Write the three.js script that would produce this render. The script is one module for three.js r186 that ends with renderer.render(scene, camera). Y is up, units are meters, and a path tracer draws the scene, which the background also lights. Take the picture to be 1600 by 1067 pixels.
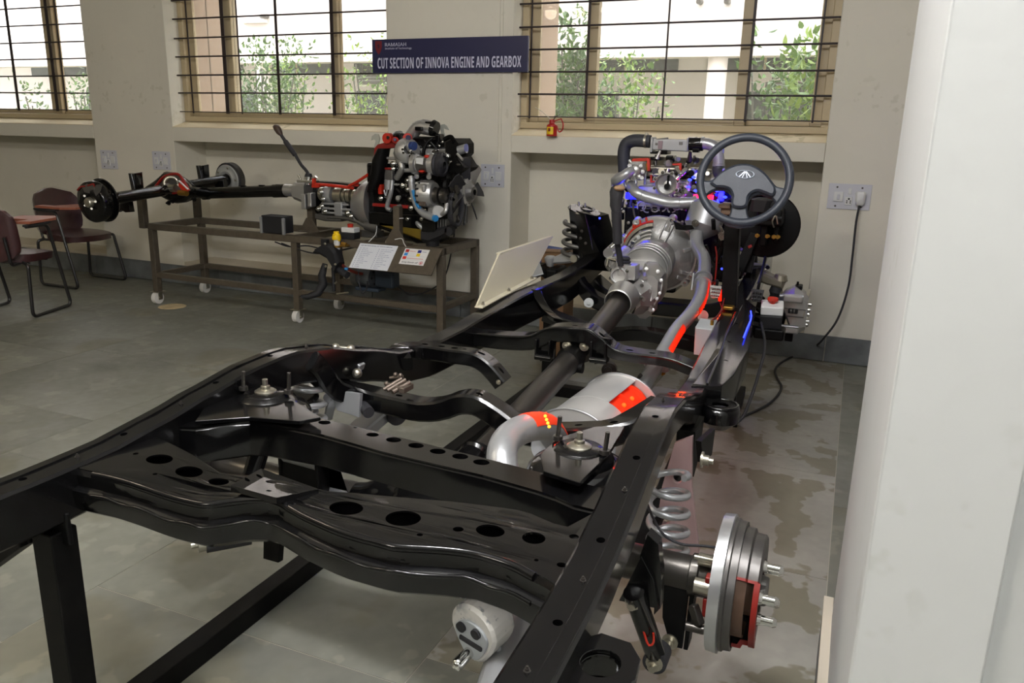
import * as THREE from 'three';
import { RoundedBoxGeometry } from 'three/addons/geometries/RoundedBoxGeometry.js';
import { mergeGeometries, mergeVertices, toCreasedNormals } from 'three/addons/utils/BufferGeometryUtils.js';
import { TessellateModifier } from 'three/addons/modifiers/TessellateModifier.js';
import { RectAreaLightUniformsLib } from 'three/addons/lights/RectAreaLightUniformsLib.js';
import { Brush, Evaluator, SUBTRACTION } from 'three-bvh-csg';
import { FontLoader } from 'three/addons/loaders/FontLoader.js';
import { TextGeometry } from 'three/addons/geometries/TextGeometry.js';

// ---------------------------------------------------------------- camera, sky, exposure
const scene = new THREE.Scene();
const V = (x, y, z) => new THREE.Vector3(x, y, z);
const FOCAL = 1240, EYE = V(0, 1.4, 0);
const pitch = 14.75 * Math.PI / 180, yaw = 22.8 * Math.PI / 180, roll = 1.32 * Math.PI / 180;
const FW = V(-Math.sin(yaw) * Math.cos(pitch), -Math.sin(pitch), -Math.cos(yaw) * Math.cos(pitch));
const R0 = V(Math.cos(yaw), 0, -Math.sin(yaw)), U0 = R0.clone().cross(FW);
const RT = R0.clone().multiplyScalar(Math.cos(roll)).addScaledVector(U0, Math.sin(roll));
const UP = U0.clone().multiplyScalar(Math.cos(roll)).addScaledVector(R0, -Math.sin(roll));
const camera = new THREE.PerspectiveCamera(2 * Math.atan(533.5 / FOCAL) * 180 / Math.PI, 1600 / 1067, 0.05, 200);
camera.position.copy(EYE); camera.up.copy(UP); camera.lookAt(EYE.clone().add(FW)); camera.updateMatrixWorld();
const renderer = new THREE.WebGLRenderer({ antialias: true });
renderer.toneMapping = THREE.LinearToneMapping;
renderer.toneMappingExposure = 1.1;
renderer.shadowMap.enabled = true;
scene.background = new THREE.Color(0xf3f6fa);       // bright overcast sky, the same all round
scene.backgroundIntensity = 5.5;
RectAreaLightUniformsLib.init();
const LAMP = 0.52;                                    // scale of the ceiling tubes
const window_gap = { start: 2.72, len: 4.6 };        // wall that is left of the silencer where it is cut open
// surveyed point: where the sight line through a photograph pixel meets a plane of the room
function on(px, py, axis, val) {
  const d = FW.clone().multiplyScalar(FOCAL).addScaledVector(RT, px - 800).addScaledVector(UP, -(py - 533.5));
  const t = (val - EYE[axis]) / d[axis];
  return EYE.clone().addScaledVector(d, t);
}
const onX = (px, py, v) => on(px, py, 'x', v), onY = (px, py, v) => on(px, py, 'y', v), onZ = (px, py, v) => on(px, py, 'z', v);

// ---------------------------------------------------------------- random, noise, textures
let seed = 7;
const rnd = () => { seed = (seed * 1664525 + 1013904223) >>> 0; return seed / 4294967296; };
const rr = (a, b) => a + (b - a) * rnd();
function hash(x, y, s) { let h = (x * 374761393 + y * 668265263 + s * 1442695041) | 0; h = Math.imul(h ^ (h >>> 13), 1274126177); return ((h ^ (h >>> 16)) >>> 0) / 4294967296; }
function vnoise(x, y, per, s) {                    // value noise that repeats every per cells
  const xi = Math.floor(x), yi = Math.floor(y), fx = x - xi, fy = y - yi, m = (v) => ((v % per) + per) % per;
  const u = fx * fx * (3 - 2 * fx), v = fy * fy * (3 - 2 * fy);
  const a = hash(m(xi), m(yi), s), b = hash(m(xi + 1), m(yi), s), c = hash(m(xi), m(yi + 1), s), d = hash(m(xi + 1), m(yi + 1), s);
  return a + (b - a) * u + (c - a) * v + (a - b - c + d) * u * v;
}
function fbm(u, v, cells, oct, s) { let t = 0, a = 0.5, n = 0; for (let i = 0; i < oct; i++) { t += a * vnoise(u * cells, v * cells, cells, s + i); n += a; a *= 0.5; cells *= 2; } return t / n; }
const sstep = (a, b, x) => { const t = Math.min(1, Math.max(0, (x - a) / (b - a))); return t * t * (3 - 2 * t); };
const mix = (a, b, t) => a + (b - a) * t;
function dataTex(n, f, srgb = true, rep = 1) {
  const d = new Uint8Array(n * n * 4);
  for (let j = 0; j < n; j++) for (let i = 0; i < n; i++) { const c = f(i / n, j / n), k = (j * n + i) * 4; d[k] = c[0]; d[k + 1] = c[1]; d[k + 2] = c[2]; d[k + 3] = 255; }
  const t = new THREE.DataTexture(d, n, n); t.wrapS = t.wrapT = THREE.RepeatWrapping; t.magFilter = THREE.LinearFilter; t.minFilter = THREE.LinearMipmapLinearFilter; t.generateMipmaps = true;
  if (srgb) t.colorSpace = THREE.SRGBColorSpace;
  t.repeat.set(rep, rep); t.needsUpdate = true; return t;
}
const grey = (v) => [v, v, v];
function canvasTex(w, h, draw) {
  const c = document.createElement('canvas'); c.width = w; c.height = h; draw(c.getContext('2d'), w, h);
  const t = new THREE.CanvasTexture(c); t.colorSpace = THREE.SRGBColorSpace; return t;
}
const std = (o) => new THREE.MeshStandardMaterial(o), phys = (o) => new THREE.MeshPhysicalMaterial(o);
// plaster: faint roller grain, a few scuffs
const plasterBump = dataTex(512, (u, v) => grey(255 * (0.6 * fbm(u, v, 8, 4, 3) + 0.4 * fbm(u, v, 96, 2, 9))), false, 0.7);
function plasterTex(r, g, b, s, dirt) {
  return dataTex(512, (u, v) => { const n = fbm(u, v, 4, 5, s) - 0.5, sc = sstep(0.66, 0.74, fbm(u, v, 40, 3, s + 20)) * sstep(0.55, 0.7, fbm(u, v, 5, 3, s + 40)) * dirt; const k = 1 + 0.05 * n - sc; return [Math.min(255, r * k), Math.min(255, g * k), Math.min(255, b * (k - 0.3 * sc))]; }, true, 0.5);
}
// polished greenish stone slab: mottled, fine speckle, brown wet-looking stains
const stoneTex = dataTex(1024, (u, v) => {
  const n = fbm(u, v, 5, 6, 11), m = fbm(u, v, 60, 3, 31), st = sstep(0.56, 0.70, fbm(u, v, 7, 5, 51)), w = sstep(0.64, 0.72, fbm(u, v, 24, 4, 71));
  const k = 0.84 + 0.30 * n + 0.10 * (m - 0.5);
  return [mix(118 * k, 100, st * 0.4) + 12 * w, mix(119 * k, 95, st * 0.4) + 11 * w, mix(110 * k, 78, st * 0.45) + 9 * w];
}, true, 0.42);
const stoneTexStain = dataTex(1024, (u, v) => {
  const n = fbm(u, v, 5, 6, 12), m = fbm(u, v, 60, 3, 32), st = sstep(0.53, 0.575, fbm(u + 0.01 * m, v, 15, 4, 57)) * (0.55 + 0.45 * fbm(u, v, 4, 2, 58));
  const k = 0.84 + 0.26 * n + 0.08 * (m - 0.5);
  return [mix(152 * k, 104, st * 0.75), mix(150 * k, 99, st * 0.75), mix(142 * k, 82, st * 0.8)];
}, true, 0.55);
const stoneRough = dataTex(512, (u, v) => grey(255 * (0.30 + 0.28 * fbm(u, v, 6, 5, 91) + 0.1 * fbm(u, v, 48, 2, 95))), false, 0.7);
const metalNoise = dataTex(256, (u, v) => grey(255 * (0.42 + 0.4 * fbm(u, v, 12, 4, 101))), false, 6);
const castBump = dataTex(256, (u, v) => grey(255 * fbm(u, v, 32, 3, 111)), false, 12);
const dustTex = (r, g, b, dr, s) => dataTex(512, (u, v) => { const d = sstep(0.52, 0.74, fbm(u, v, 10, 5, s)) * dr + sstep(0.72, 0.78, fbm(u, v, 64, 2, s + 7)) * dr * 0.8; return [r + d * 120, g + d * 112, b + d * 98]; }, true, 1.6);

const M = {
  wall: std({ map: plasterTex(222, 218, 203, 5, 0.05), bumpMap: plasterBump, bumpScale: 0.0012, roughness: 0.75 }),
  column: std({ map: plasterTex(208, 210, 208, 6, 0.03), bumpMap: plasterBump, bumpScale: 0.0007, roughness: 0.7 }),
  rearWall: std({ color: 0x5a5750, roughness: 0.8 }),
  ceiling: std({ color: 0xf0efe9, roughness: 0.9 }),
  sill: std({ map: plasterTex(214, 200, 168, 8, 0.12), bumpMap: plasterBump, bumpScale: 0.002, roughness: 0.8 }),
  stone: std({ map: stoneTex, roughnessMap: stoneRough, roughness: 1 }),
  stone2: std({ map: stoneTexStain, roughnessMap: stoneRough, roughness: 1 }),
  joint: std({ color: 0xa8a498, roughness: 0.95 }),
  skirting: std({ map: dataTex(256, (u, v) => { const k = 0.75 + 0.5 * fbm(u, v, 8, 5, 61); return [104 * k, 108 * k, 108 * k]; }, true, 1.2), roughness: 0.6 }),
  skirtTop: std({ color: 0xcfc6b4, roughness: 0.85 }),
  frameAlu: std({ color: 0xb9a988, roughness: 0.5, metalness: 0.0 }),
  grille: std({ color: 0x2a2020, roughness: 0.55 }),
  glass: phys({ color: 0xffffff, transmission: 1, roughness: 0, thickness: 0, ior: 1.15 }),
  paneDust: phys({ color: 0xf4f4e8, transmission: 1, roughness: 1, thickness: 0, ior: 1.05, transparent: true, opacity: 0.06 }),
  black: phys({ map: dustTex(5, 5, 6, 0.04, 121), roughness: 0.6, specularIntensity: 0.08, clearcoat: 0.9, clearcoatRoughness: 0.12 }),
  blackSatin: phys({ map: dustTex(6, 6, 6, 0.05, 131), roughness: 0.5, specularIntensity: 0.3 }),
  blackMatt: std({ color: 0x17171a, roughness: 0.7 }),
  rubber: std({ color: 0x26262a, roughness: 0.62, bumpMap: castBump, bumpScale: 0.0004 }),
  hose: std({ color: 0x2e3036, roughness: 0.6 }),
  wheelPlastic: std({ color: 0x343a44, roughness: 0.48, bumpMap: castBump, bumpScale: 0.0003 }),
  silver: std({ color: 0xaeb0b2, metalness: 0.6, roughness: 0.34 }),
  silverPaint: std({ color: 0x9c9ea0, metalness: 0.5, roughness: 0.38 }),
  cast: std({ color: 0xc2c2c0, metalness: 0.8, roughness: 0.32, bumpMap: castBump, bumpScale: 0.0007 }),
  castDark: std({ color: 0x6d6c69, metalness: 0.7, roughness: 0.42, bumpMap: castBump, bumpScale: 0.0006 }),
  chrome: std({ color: 0xd8d8d4, metalness: 1, roughness: 0.2, roughnessMap: metalNoise }),
  steel: std({ color: 0xb8b4a6, metalness: 0.95, roughness: 0.32 }),
  steelDark: std({ color: 0x55524e, metalness: 0.85, roughness: 0.34 }),
  brass: std({ color: 0xb08a3e, metalness: 0.9, roughness: 0.35 }),
  red: std({ color: 0x7e1408, roughness: 0.5 }),
  redGlow: std({ color: 0xff2408, roughness: 0.6, emissive: 0xff1c04, emissiveIntensity: 1.4 }),
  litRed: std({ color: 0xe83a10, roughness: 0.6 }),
  aluminised: std({ color: 0xc6c6c4, metalness: 0.35, roughness: 0.42 }),
  ledOrange: std({ color: 0xff5010, roughness: 0.6, emissive: 0xff4a08, emissiveIntensity: 1.6 }),
  orangeRed: std({ color: 0xb8260c, roughness: 0.5 }),
  blueGlow: std({ color: 0x1818ff, roughness: 0.5, emissive: 0x1a1cff, emissiveIntensity: 2.2 }),
  pinkGlow: std({ color: 0xff3060, roughness: 0.5, emissive: 0xff2050, emissiveIntensity: 1.4 }),
  ledAmber: std({ color: 0xffb040, emissive: 0xff9a20, emissiveIntensity: 2.5 }),
  ledGlintBlue: std({ color: 0x3040ff, emissive: 0x3040ff, emissiveIntensity: 3 }),  // serves the blue strips and the painted blue glints
  blue: std({ color: 0x23386e, roughness: 0.5 }),
  lightBlue: std({ color: 0x2f86c4, roughness: 0.45 }),
  gold: std({ color: 0x6e5a14, roughness: 0.45 }),
  yellow: std({ color: 0xf0c80a, roughness: 0.45 }),
  whitePlastic: std({ color: 0xd9dad8, roughness: 0.4 }),
  greyPlastic: std({ color: 0x9ba0a2, roughness: 0.5 }),
  tableSteel: std({ map: dataTex(256, (u, v) => { const k = 0.9 + 0.25 * fbm(u, v, 16, 4, 141); return [80 * k, 72 * k, 60 * k]; }, true, 3), roughness: 0.48 }),
  nylon: std({ color: 0xe6e4de, roughness: 0.4 }),
  cream: std({ color: 0xcfc8ae, roughness: 0.42 }),
  maroon: phys({ map: dataTex(256, (u, v) => { const k = 0.85 + 0.3 * fbm(u, v, 12, 4, 151); return [62 * k, 28 * k, 30 * k]; }, true, 3), roughness: 0.42, clearcoat: 0.5, clearcoatRoughness: 0.2 }),
  film: phys({ color: 0xffffff, transmission: 1, thickness: 0, roughness: 0.03, ior: 1.3 }),
  wood: std({ map: dataTex(256, (u, v) => { const g = fbm(u, v * 0.12, 24, 4, 161); return [150 + 20 * g, 84 + 18 * g, 60 + 16 * g]; }, true, 1.5), roughness: 0.5 }),
  cardboard: std({ color: 0x705438, roughness: 0.85 }),
  facade: std({ color: 0xf0e8e4, roughness: 0.9 }),
  peach: std({ color: 0xa08a76, roughness: 0.9 }),
  ground: std({ color: 0x7c7a5c, roughness: 0.95 }),
  darkGlass: std({ color: 0x3c4446, roughness: 0.2 }),
  leafA: phys({ color: 0x5f8a3a, roughness: 0.6, transmission: 0.3, thickness: 0, side: THREE.DoubleSide }),
  leafB: phys({ color: 0x456e38, roughness: 0.6, transmission: 0.3, thickness: 0, side: THREE.DoubleSide }),
  leafC: phys({ color: 0x93b544, roughness: 0.6, transmission: 0.35, thickness: 0, side: THREE.DoubleSide }),
  flower: std({ color: 0xd8402c, roughness: 0.7 }),
  navy: std({ color: 0x1e2148, roughness: 0.4 }),
  copperish: std({ color: 0x6a5f56, metalness: 0.7, roughness: 0.45 }),
  silverBand: std({ color: 0xd0d2d4, metalness: 0.85, roughness: 0.3 }),
  drumIron: std({ color: 0x5c5a58, metalness: 0.8, roughness: 0.38 }),
  rustSteel: std({ color: 0x6b5546, metalness: 0.5, roughness: 0.5 }),
  pinkSteel: std({ color: 0xb89c9c, metalness: 0.3, roughness: 0.4 }),
  whiteWorn: std({ map: dustTex(196, 194, 188, -0.6, 181), roughness: 0.45 }),
  tan: std({ color: 0xa08262, roughness: 0.6 }),
  mauveSteel: std({ color: 0x8b7a80, metalness: 0.4, roughness: 0.45 }),
  blueTintSteel: std({ color: 0x7f86c4, metalness: 0.4, roughness: 0.35 }),  // carries the blue lamp tint on the front suspension arm
  brownPlastic: std({ color: 0x7a6450, roughness: 0.4 }),
  pedalSteel: std({ color: 0x8d8d8c, metalness: 0.8, roughness: 0.3 }),
  wishbone: std({ color: 0x86806f, metalness: 0.5, roughness: 0.45 }),
  emblem: std({ color: 0xa8b0bc, metalness: 0.7, roughness: 0.35 }),
  hookGrey: std({ color: 0xa9ab9f, roughness: 0.55 }),
  knobBrown: std({ color: 0x4a3a30, roughness: 0.5 }),
  redDark: std({ color: 0x8c1810, roughness: 0.45 }),
  galv: std({ color: 0xb4b7b5, metalness: 0.45, roughness: 0.45 }),
  hoseRed: std({ color: 0x74281c, roughness: 0.5 }),
  motorGrey: std({ color: 0x565b60, roughness: 0.5 }),
  motorBlue: std({ color: 0x2e3a48, roughness: 0.55 }),
  patch: std({ map: dataTex(256, (u, v) => { const k = 0.85 + 0.3 * fbm(u, v, 8, 4, 191); return [196 * k, 176 * k, 138 * k]; }, true, 4), roughness: 0.9 }),
  tubeBlack: phys({ color: 0x1c1b1c, roughness: 0.3, clearcoat: 0.5 }),
  lettering: std({ color: 0xc9cade, roughness: 0.6 }),
  shieldRed: std({ color: 0x6e1424, roughness: 0.5 }),
  shieldDark: std({ color: 0x481430, roughness: 0.5 }),
  boardWhite: std({ color: 0xc8c9d0, roughness: 0.5 }),
  canRed: std({ color: 0xa81410, roughness: 0.4 }),
  labelYellow: std({ color: 0xe8c010, roughness: 0.5, side: THREE.DoubleSide }),
  lamp: std({ color: 0xffffff, emissive: 0xfff6e8, emissiveIntensity: 2 }),
};
// ---------------------------------------------------------------- geometry helpers (all in room metres)
function boxUV(g) {                                 // uv in metres from the dominant direction of each face
  const p = g.attributes.position, n = g.attributes.normal, uv = new Float32Array(p.count * 2);
  for (let i = 0; i < p.count; i++) {
    const ax = Math.abs(n.getX(i)), ay = Math.abs(n.getY(i)), az = Math.abs(n.getZ(i));
    if (ay >= ax && ay >= az) { uv[2 * i] = p.getX(i); uv[2 * i + 1] = p.getZ(i); } else if (ax >= az) { uv[2 * i] = p.getZ(i); uv[2 * i + 1] = p.getY(i); } else { uv[2 * i] = p.getX(i); uv[2 * i + 1] = p.getY(i); }
  }
  g.setAttribute('uv', new THREE.BufferAttribute(uv, 2)); return g;
}
function clean(g, keepUV) {
  if (g.index) g = g.toNonIndexed();
  for (const k of Object.keys(g.attributes)) if (!['position', 'normal', 'uv'].includes(k)) g.deleteAttribute(k);
  if (!g.attributes.normal) g.computeVertexNormals();
  if (!keepUV || !g.attributes.uv) boxUV(g);
  return g;
}
const merge = (list, keepUV) => { const l = [list].flat(Infinity).map((g) => clean(g, keepUV)); return l.length === 1 ? l[0] : mergeGeometries(l); };
const basis = (dir, hint) => {                      // matrix whose y axis is dir
  const y = dir.clone().normalize(); let h = hint || (Math.abs(y.y) > 0.95 ? V(0, 0, 1) : V(0, 1, 0));
  const x = h.clone().cross(y); if (x.lengthSq() < 1e-8) x.set(1, 0, 0); x.normalize(); const z = x.clone().cross(y);
  return new THREE.Matrix4().makeBasis(x, y, z);
};
const move = (g, m, p) => { g.applyMatrix4(m); if (p) g.translate(p.x, p.y, p.z); return g; };
function box(c, s, r = 0.004, rot) {
  const g = r > 0 ? new RoundedBoxGeometry(s.x, s.y, s.z, 1, Math.min(r, s.x * 0.49, s.y * 0.49, s.z * 0.49)) : new THREE.BoxGeometry(s.x, s.y, s.z);
  if (rot) g.applyMatrix4(new THREE.Matrix4().makeRotationFromEuler(new THREE.Euler(...rot, 'YXZ')));
  g.translate(c.x, c.y, c.z); return g;
}
const bx = (x0, x1, y0, y1, z0, z1, r = 0.004) => box(V((x0 + x1) / 2, (y0 + y1) / 2, (z0 + z1) / 2), V(Math.abs(x1 - x0), Math.abs(y1 - y0), Math.abs(z1 - z0)), r);
function beam(a, b, w, h, r = 0.004, hint) {        // box from a to b: w across, h along the hint
  const d = b.clone().sub(a), g = r > 0 ? new RoundedBoxGeometry(w, d.length(), h, 1, Math.min(r, w * 0.49, h * 0.49)) : new THREE.BoxGeometry(w, d.length(), h);
  return move(g, basis(d, hint), a.clone().add(b).multiplyScalar(0.5));
}
function cyl(a, b, r0, r1 = r0, seg = 20) {
  const d = b.clone().sub(a), g = new THREE.CylinderGeometry(r1, r0, d.length(), seg, 1);
  return move(g, basis(d), a.clone().add(b).multiplyScalar(0.5));
}
const disc = (c, dir, r, t, seg = 24, r1 = r) => { const d = dir.clone().normalize().multiplyScalar(t / 2); return cyl(c.clone().sub(d), c.clone().add(d), r, r1, seg); };
const ball = (c, r, sx = 1, sy = 1, sz = 1) => { const g = new THREE.SphereGeometry(r, 16, 12); g.scale(sx, sy, sz); g.translate(c.x, c.y, c.z); return g; };
function tube(pts, r, seg = 40, rad = 10, caps = true) {
  const c = pts.isCurve ? pts : new THREE.CatmullRomCurve3(pts, false, 'centripetal');
  const g = [new THREE.TubeGeometry(c, seg, r, rad, false)];
  if (caps) { const a = c.getPoint(0), b = c.getPoint(1); g.push(disc(a, c.getTangent(0), r, 0.0006, rad), disc(b, c.getTangent(1), r, 0.0006, rad)); }
  return merge(g);
}
// tube through corners with rounded bends
function bent(pts, r, bend = 0.03, rad = 10, seg = 12) {
  const c = new THREE.CurvePath(); let prev = pts[0];
  for (let i = 1; i < pts.length - 1; i++) {
    const a = pts[i - 1].clone().sub(pts[i]), b = pts[i + 1].clone().sub(pts[i]); const k = Math.min(bend, a.length() * 0.48, b.length() * 0.48);
    const s = pts[i].clone().addScaledVector(a.normalize(), k), e = pts[i].clone().addScaledVector(b.normalize(), k);
    c.add(new THREE.LineCurve3(prev, s)); c.add(new THREE.QuadraticBezierCurve3(s, pts[i], e)); prev = e;
  }
  c.add(new THREE.LineCurve3(prev, pts[pts.length - 1]));
  const out = []; for (const cc of c.curves) { const n = cc.isLineCurve3 ? 1 : 6; for (let i = out.length ? 1 : 0; i <= n; i++) out.push(cc.getPoint(i / n)); }
  const q = out.filter((p, i) => !i || p.distanceTo(out[i - 1]) > 1e-4);
  return sweepRound(q, r, rad);
}
function sweepRound(q, r, rad = 10) {
  const rings = []; let up = null;
  for (let i = 0; i < q.length; i++) {
    const t = q[Math.min(i + 1, q.length - 1)].clone().sub(q[Math.max(i - 1, 0)]).normalize();
    if (!up) up = Math.abs(t.y) > 0.9 ? V(1, 0, 0) : V(0, 1, 0);
    const s = t.clone().cross(up).normalize(); up = s.clone().cross(t).normalize(); const ri = typeof r === 'function' ? r(i / (q.length - 1)) : r;
    const ring = []; for (let k = 0; k < rad; k++) { const a = k / rad * Math.PI * 2; ring.push(q[i].clone().addScaledVector(s, Math.cos(a) * ri).addScaledVector(up, Math.sin(a) * ri)); }
    rings.push(ring);
  }
  return loft(rings, 50);
}
function loft(rings, crease = 35, caps = true) {     // closed rings of equal count joined along their order
  const n = rings[0].length, pos = [], idx = [];
  for (const r of rings) for (const p of r) pos.push(p.x, p.y, p.z);
  for (let i = 0; i < rings.length - 1; i++) for (let k = 0; k < n; k++) { const a = i * n + k, b = i * n + (k + 1) % n, c = a + n, d = b + n; idx.push(a, c, b, b, c, d); }
  if (caps) for (const [i, f] of [[0, 1], [rings.length - 1, -1]]) {
    const c = V(0, 0, 0); rings[i].forEach((p) => c.add(p)); c.multiplyScalar(1 / n); const ci = pos.length / 3; pos.push(c.x, c.y, c.z);
    for (let k = 0; k < n; k++) { const a = i * n + k, b = i * n + (k + 1) % n; f > 0 ? idx.push(ci, a, b) : idx.push(ci, b, a); }
  }
  const g = new THREE.BufferGeometry(); g.setAttribute('position', new THREE.Float32BufferAttribute(pos, 3)); g.setIndex(idx);
  let vol = 0; for (let i = 0; i < idx.length; i += 3) { const [a, b, c] = [idx[i] * 3, idx[i + 1] * 3, idx[i + 2] * 3]; vol += pos[a] * (pos[b + 1] * pos[c + 2] - pos[b + 2] * pos[c + 1]) + pos[a + 1] * (pos[b + 2] * pos[c] - pos[b] * pos[c + 2]) + pos[a + 2] * (pos[b] * pos[c + 1] - pos[b + 1] * pos[c]); }
  if (vol < 0) for (let i = 0; i < idx.length; i += 3) { const t = idx[i + 1]; idx[i + 1] = idx[i + 2]; idx[i + 2] = t; } g.setIndex(idx);
  return toCreasedNormals(g, crease * Math.PI / 180);
}
// chamfered rectangle ring: c centre, s half vector across, u half vector up
function rect(c, s, u, ch = 0.18) {
  const k = 1 - ch * 0.5, out = [], ls = s.length(), lu = u.length(), m = Math.min(ls, lu) * ch, a = 1 - m / ls, b = 1 - m / lu;
  for (const [i, j] of [[1, b], [a, 1], [-a, 1], [-1, b], [-1, -b], [-a, -1], [a, -1], [1, -b]]) out.push(c.clone().addScaledVector(s, i).addScaledVector(u, j));
  return out;
}
function lathe(prof, p, dir, seg = 32) {              // prof [[radius, height], ...] turned about dir through p
  return move(new THREE.LatheGeometry(prof.map(([r, h]) => new THREE.Vector2(Math.max(r, 1e-5), h)), seg), basis(dir), p);
}
const latheHard = (prof, p, dir, seg = 32) => toCreasedNormals(lathe(prof, p, dir, seg), 0.6);
function torus(c, dir, R, r, seg = 40, rad = 10, arc) { const g = new THREE.TorusGeometry(R, r, rad, seg, arc); g.rotateX(Math.PI / 2); return move(g, basis(dir), c); }
const poly = (pts, holes = []) => {
  const s = new THREE.Shape(pts.map((p) => new THREE.Vector2(...p)));
  for (const h of holes) { const q = new THREE.Path(); if (h.length >= 3 && typeof h[0] === 'number') q.absellipse(h[0], h[1], h[2], h[3] ?? h[2], 0, Math.PI * 2, true, h[4] || 0); else q.setFromPoints(h.map((p) => new THREE.Vector2(...p)).reverse()); s.holes.push(q); }
  return s;
};
function plate(shape, t, o, u, v, bev = 0.001, seg = 10) { // plate in the plane through o with axes u, v (metres), thickness along u x v
  const g = new THREE.ExtrudeGeometry(shape, { depth: t, bevelEnabled: bev > 0, bevelSize: bev, bevelThickness: bev, bevelSegments: 1, curveSegments: seg });
  const U = u.clone().normalize(), W = U.clone().cross(v).normalize(), Vv = W.clone().cross(U);
  return move(g, new THREE.Matrix4().makeBasis(U, Vv, W), o);
}
// plate whose outline is given as points in the room that lie in one plane
function slab(pts, t, holes = [], bev = 0.001) {
  const o = pts[0], u = pts[1].clone().sub(o).normalize(), w = u.clone().cross(pts[pts.length - 1].clone().sub(o)).normalize(), v = w.clone().cross(u);
  const to = (p) => { const d = p.clone().sub(o); return [d.dot(u), d.dot(v)]; };
  return plate(poly(pts.map(to), holes.map((h) => (h.isVector3 ? [...to(h), h.r, h.r2 ?? h.r] : h))), t, o, u, v, bev);
}
function spring(c0, c1, R, r, turns, seg = 26) {
  const d = c1.clone().sub(c0), b = basis(d), L = d.length(), pts = [];
  for (let i = 0; i <= turns * seg; i++) { const a = i / seg * Math.PI * 2; pts.push(V(Math.cos(a) * R, L * i / (turns * seg), Math.sin(a) * R).applyMatrix4(b).add(c0)); }
  return sweepRound(pts, r, 10);
}
// ---------------------------------------------------------------- things and parts
const used = {};
const numbered = (n) => { used[n] = (used[n] ?? -1) + 1; return used[n] ? n + '_' + String(used[n]).padStart(3, '0') : n; };
function shade(o) { o.castShadow = true; o.receiveShadow = true; return o; }
function thing(name, label, category, base, group) {
  const o = new THREE.Group(); o.name = numbered(name); o.position.copy(base); o.userData = { label, category }; if (group) o.userData.group = group; scene.add(o); return o;
}
const rootPos = (o) => { const p = V(0, 0, 0); while (o && o !== scene) { p.add(o.position); o = o.parent; } return p; };
function part(parent, name, geos, mat, label, keepUV) {     // geometry in room coordinates, stored from the thing's base
  const g = merge(geos, keepUV), p = rootPos(parent); g.translate(-p.x, -p.y, -p.z);
  const m = shade(new THREE.Mesh(g, mat)); m.name = numbered(name); if (label) m.userData.label = label; parent.add(m); return m;
}
function put(parent, name, geo, mat, pos, dir) {            // a shared little geometry (axis along y) set at pos
  const m = shade(new THREE.Mesh(geo, mat)); m.name = numbered(name); m.position.copy(pos).sub(rootPos(parent));
  if (dir) m.quaternion.setFromRotationMatrix(basis(dir)); parent.add(m); return m;
}
function single(name, label, category, geos, mat, group, keepUV) {
  const g = merge(geos, keepUV); g.computeBoundingBox(); const b = g.boundingBox, c = V((b.min.x + b.max.x) / 2, b.min.y, (b.min.z + b.max.z) / 2); g.translate(-c.x, -c.y, -c.z);
  const m = shade(new THREE.Mesh(g, mat)); m.name = numbered(name); m.position.copy(c); m.userData = { label, category }; if (group) m.userData.group = group; scene.add(m); return m;
}
function struct(name, geos, mat, parent = scene) {
  const m = shade(new THREE.Mesh(merge(geos), mat)); m.name = numbered(name); if (parent === scene) m.userData.kind = 'structure'; parent.add(m); return m;
}
const boltG = (() => { const h = new THREE.CylinderGeometry(0.009, 0.009, 0.009, 6); h.translate(0, 0.0065, 0); const w = new THREE.CylinderGeometry(0.0125, 0.0125, 0.003, 16); w.translate(0, 0.0012, 0); const s = new THREE.CylinderGeometry(0.005, 0.005, 0.008, 10); s.translate(0, 0.014, 0); return merge([h, w, s]); })();
const boltT = boltG.clone().scale(0.42, 0.42, 0.42), boltS = boltG.clone().scale(0.7, 0.7, 0.7), boltL = boltG.clone().scale(1.5, 1.5, 1.5);
const X = V(1, 0, 0), Y = V(0, 1, 0), Z = V(0, 0, 1), nX = V(-1, 0, 0), nY = V(0, -1, 0), nZ = V(0, 0, -1);
const at = (p, dx, dy, dz) => V(p.x + dx, p.y + dy, p.z + dz);

// bore real holes into a mesh: holes are { p, dir, r, r2, depth } in room coordinates
const evaluator = new Evaluator(); evaluator.useGroups = false; evaluator.attributes = ['position', 'normal', 'uv'];
function drill(mesh, list) {
  const base = rootPos(mesh), solid = mergeVertices(mesh.geometry.clone()); let a = new Brush(solid); a.updateMatrixWorld();
  for (const h of list) { const c = new THREE.CylinderGeometry(1, 1, 1, 18), m = basis(h.dir); c.scale(h.r, h.depth ?? 0.03, h.r2 ?? h.r); move(c, m, h.p.clone().sub(base).addScaledVector(h.dir.clone().normalize(), 0.006 - (h.depth ?? 0.03) / 2 + 0.0)); const b = new Brush(c); b.updateMatrixWorld(); a = evaluator.evaluate(a, b, SUBTRACTION); }
  mesh.geometry = a.geometry; return mesh;
}
// red lamp inside a cut-out: a light of its colour beside its glowing bead
function beadLight(parent, p, col, I) { const l = new THREE.PointLight(col, I, 0, 2); l.position.copy(p).sub(rootPos(parent)); l.shadow.radius = 0.3; l.castShadow = true; parent.add(l); return l; }
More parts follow.
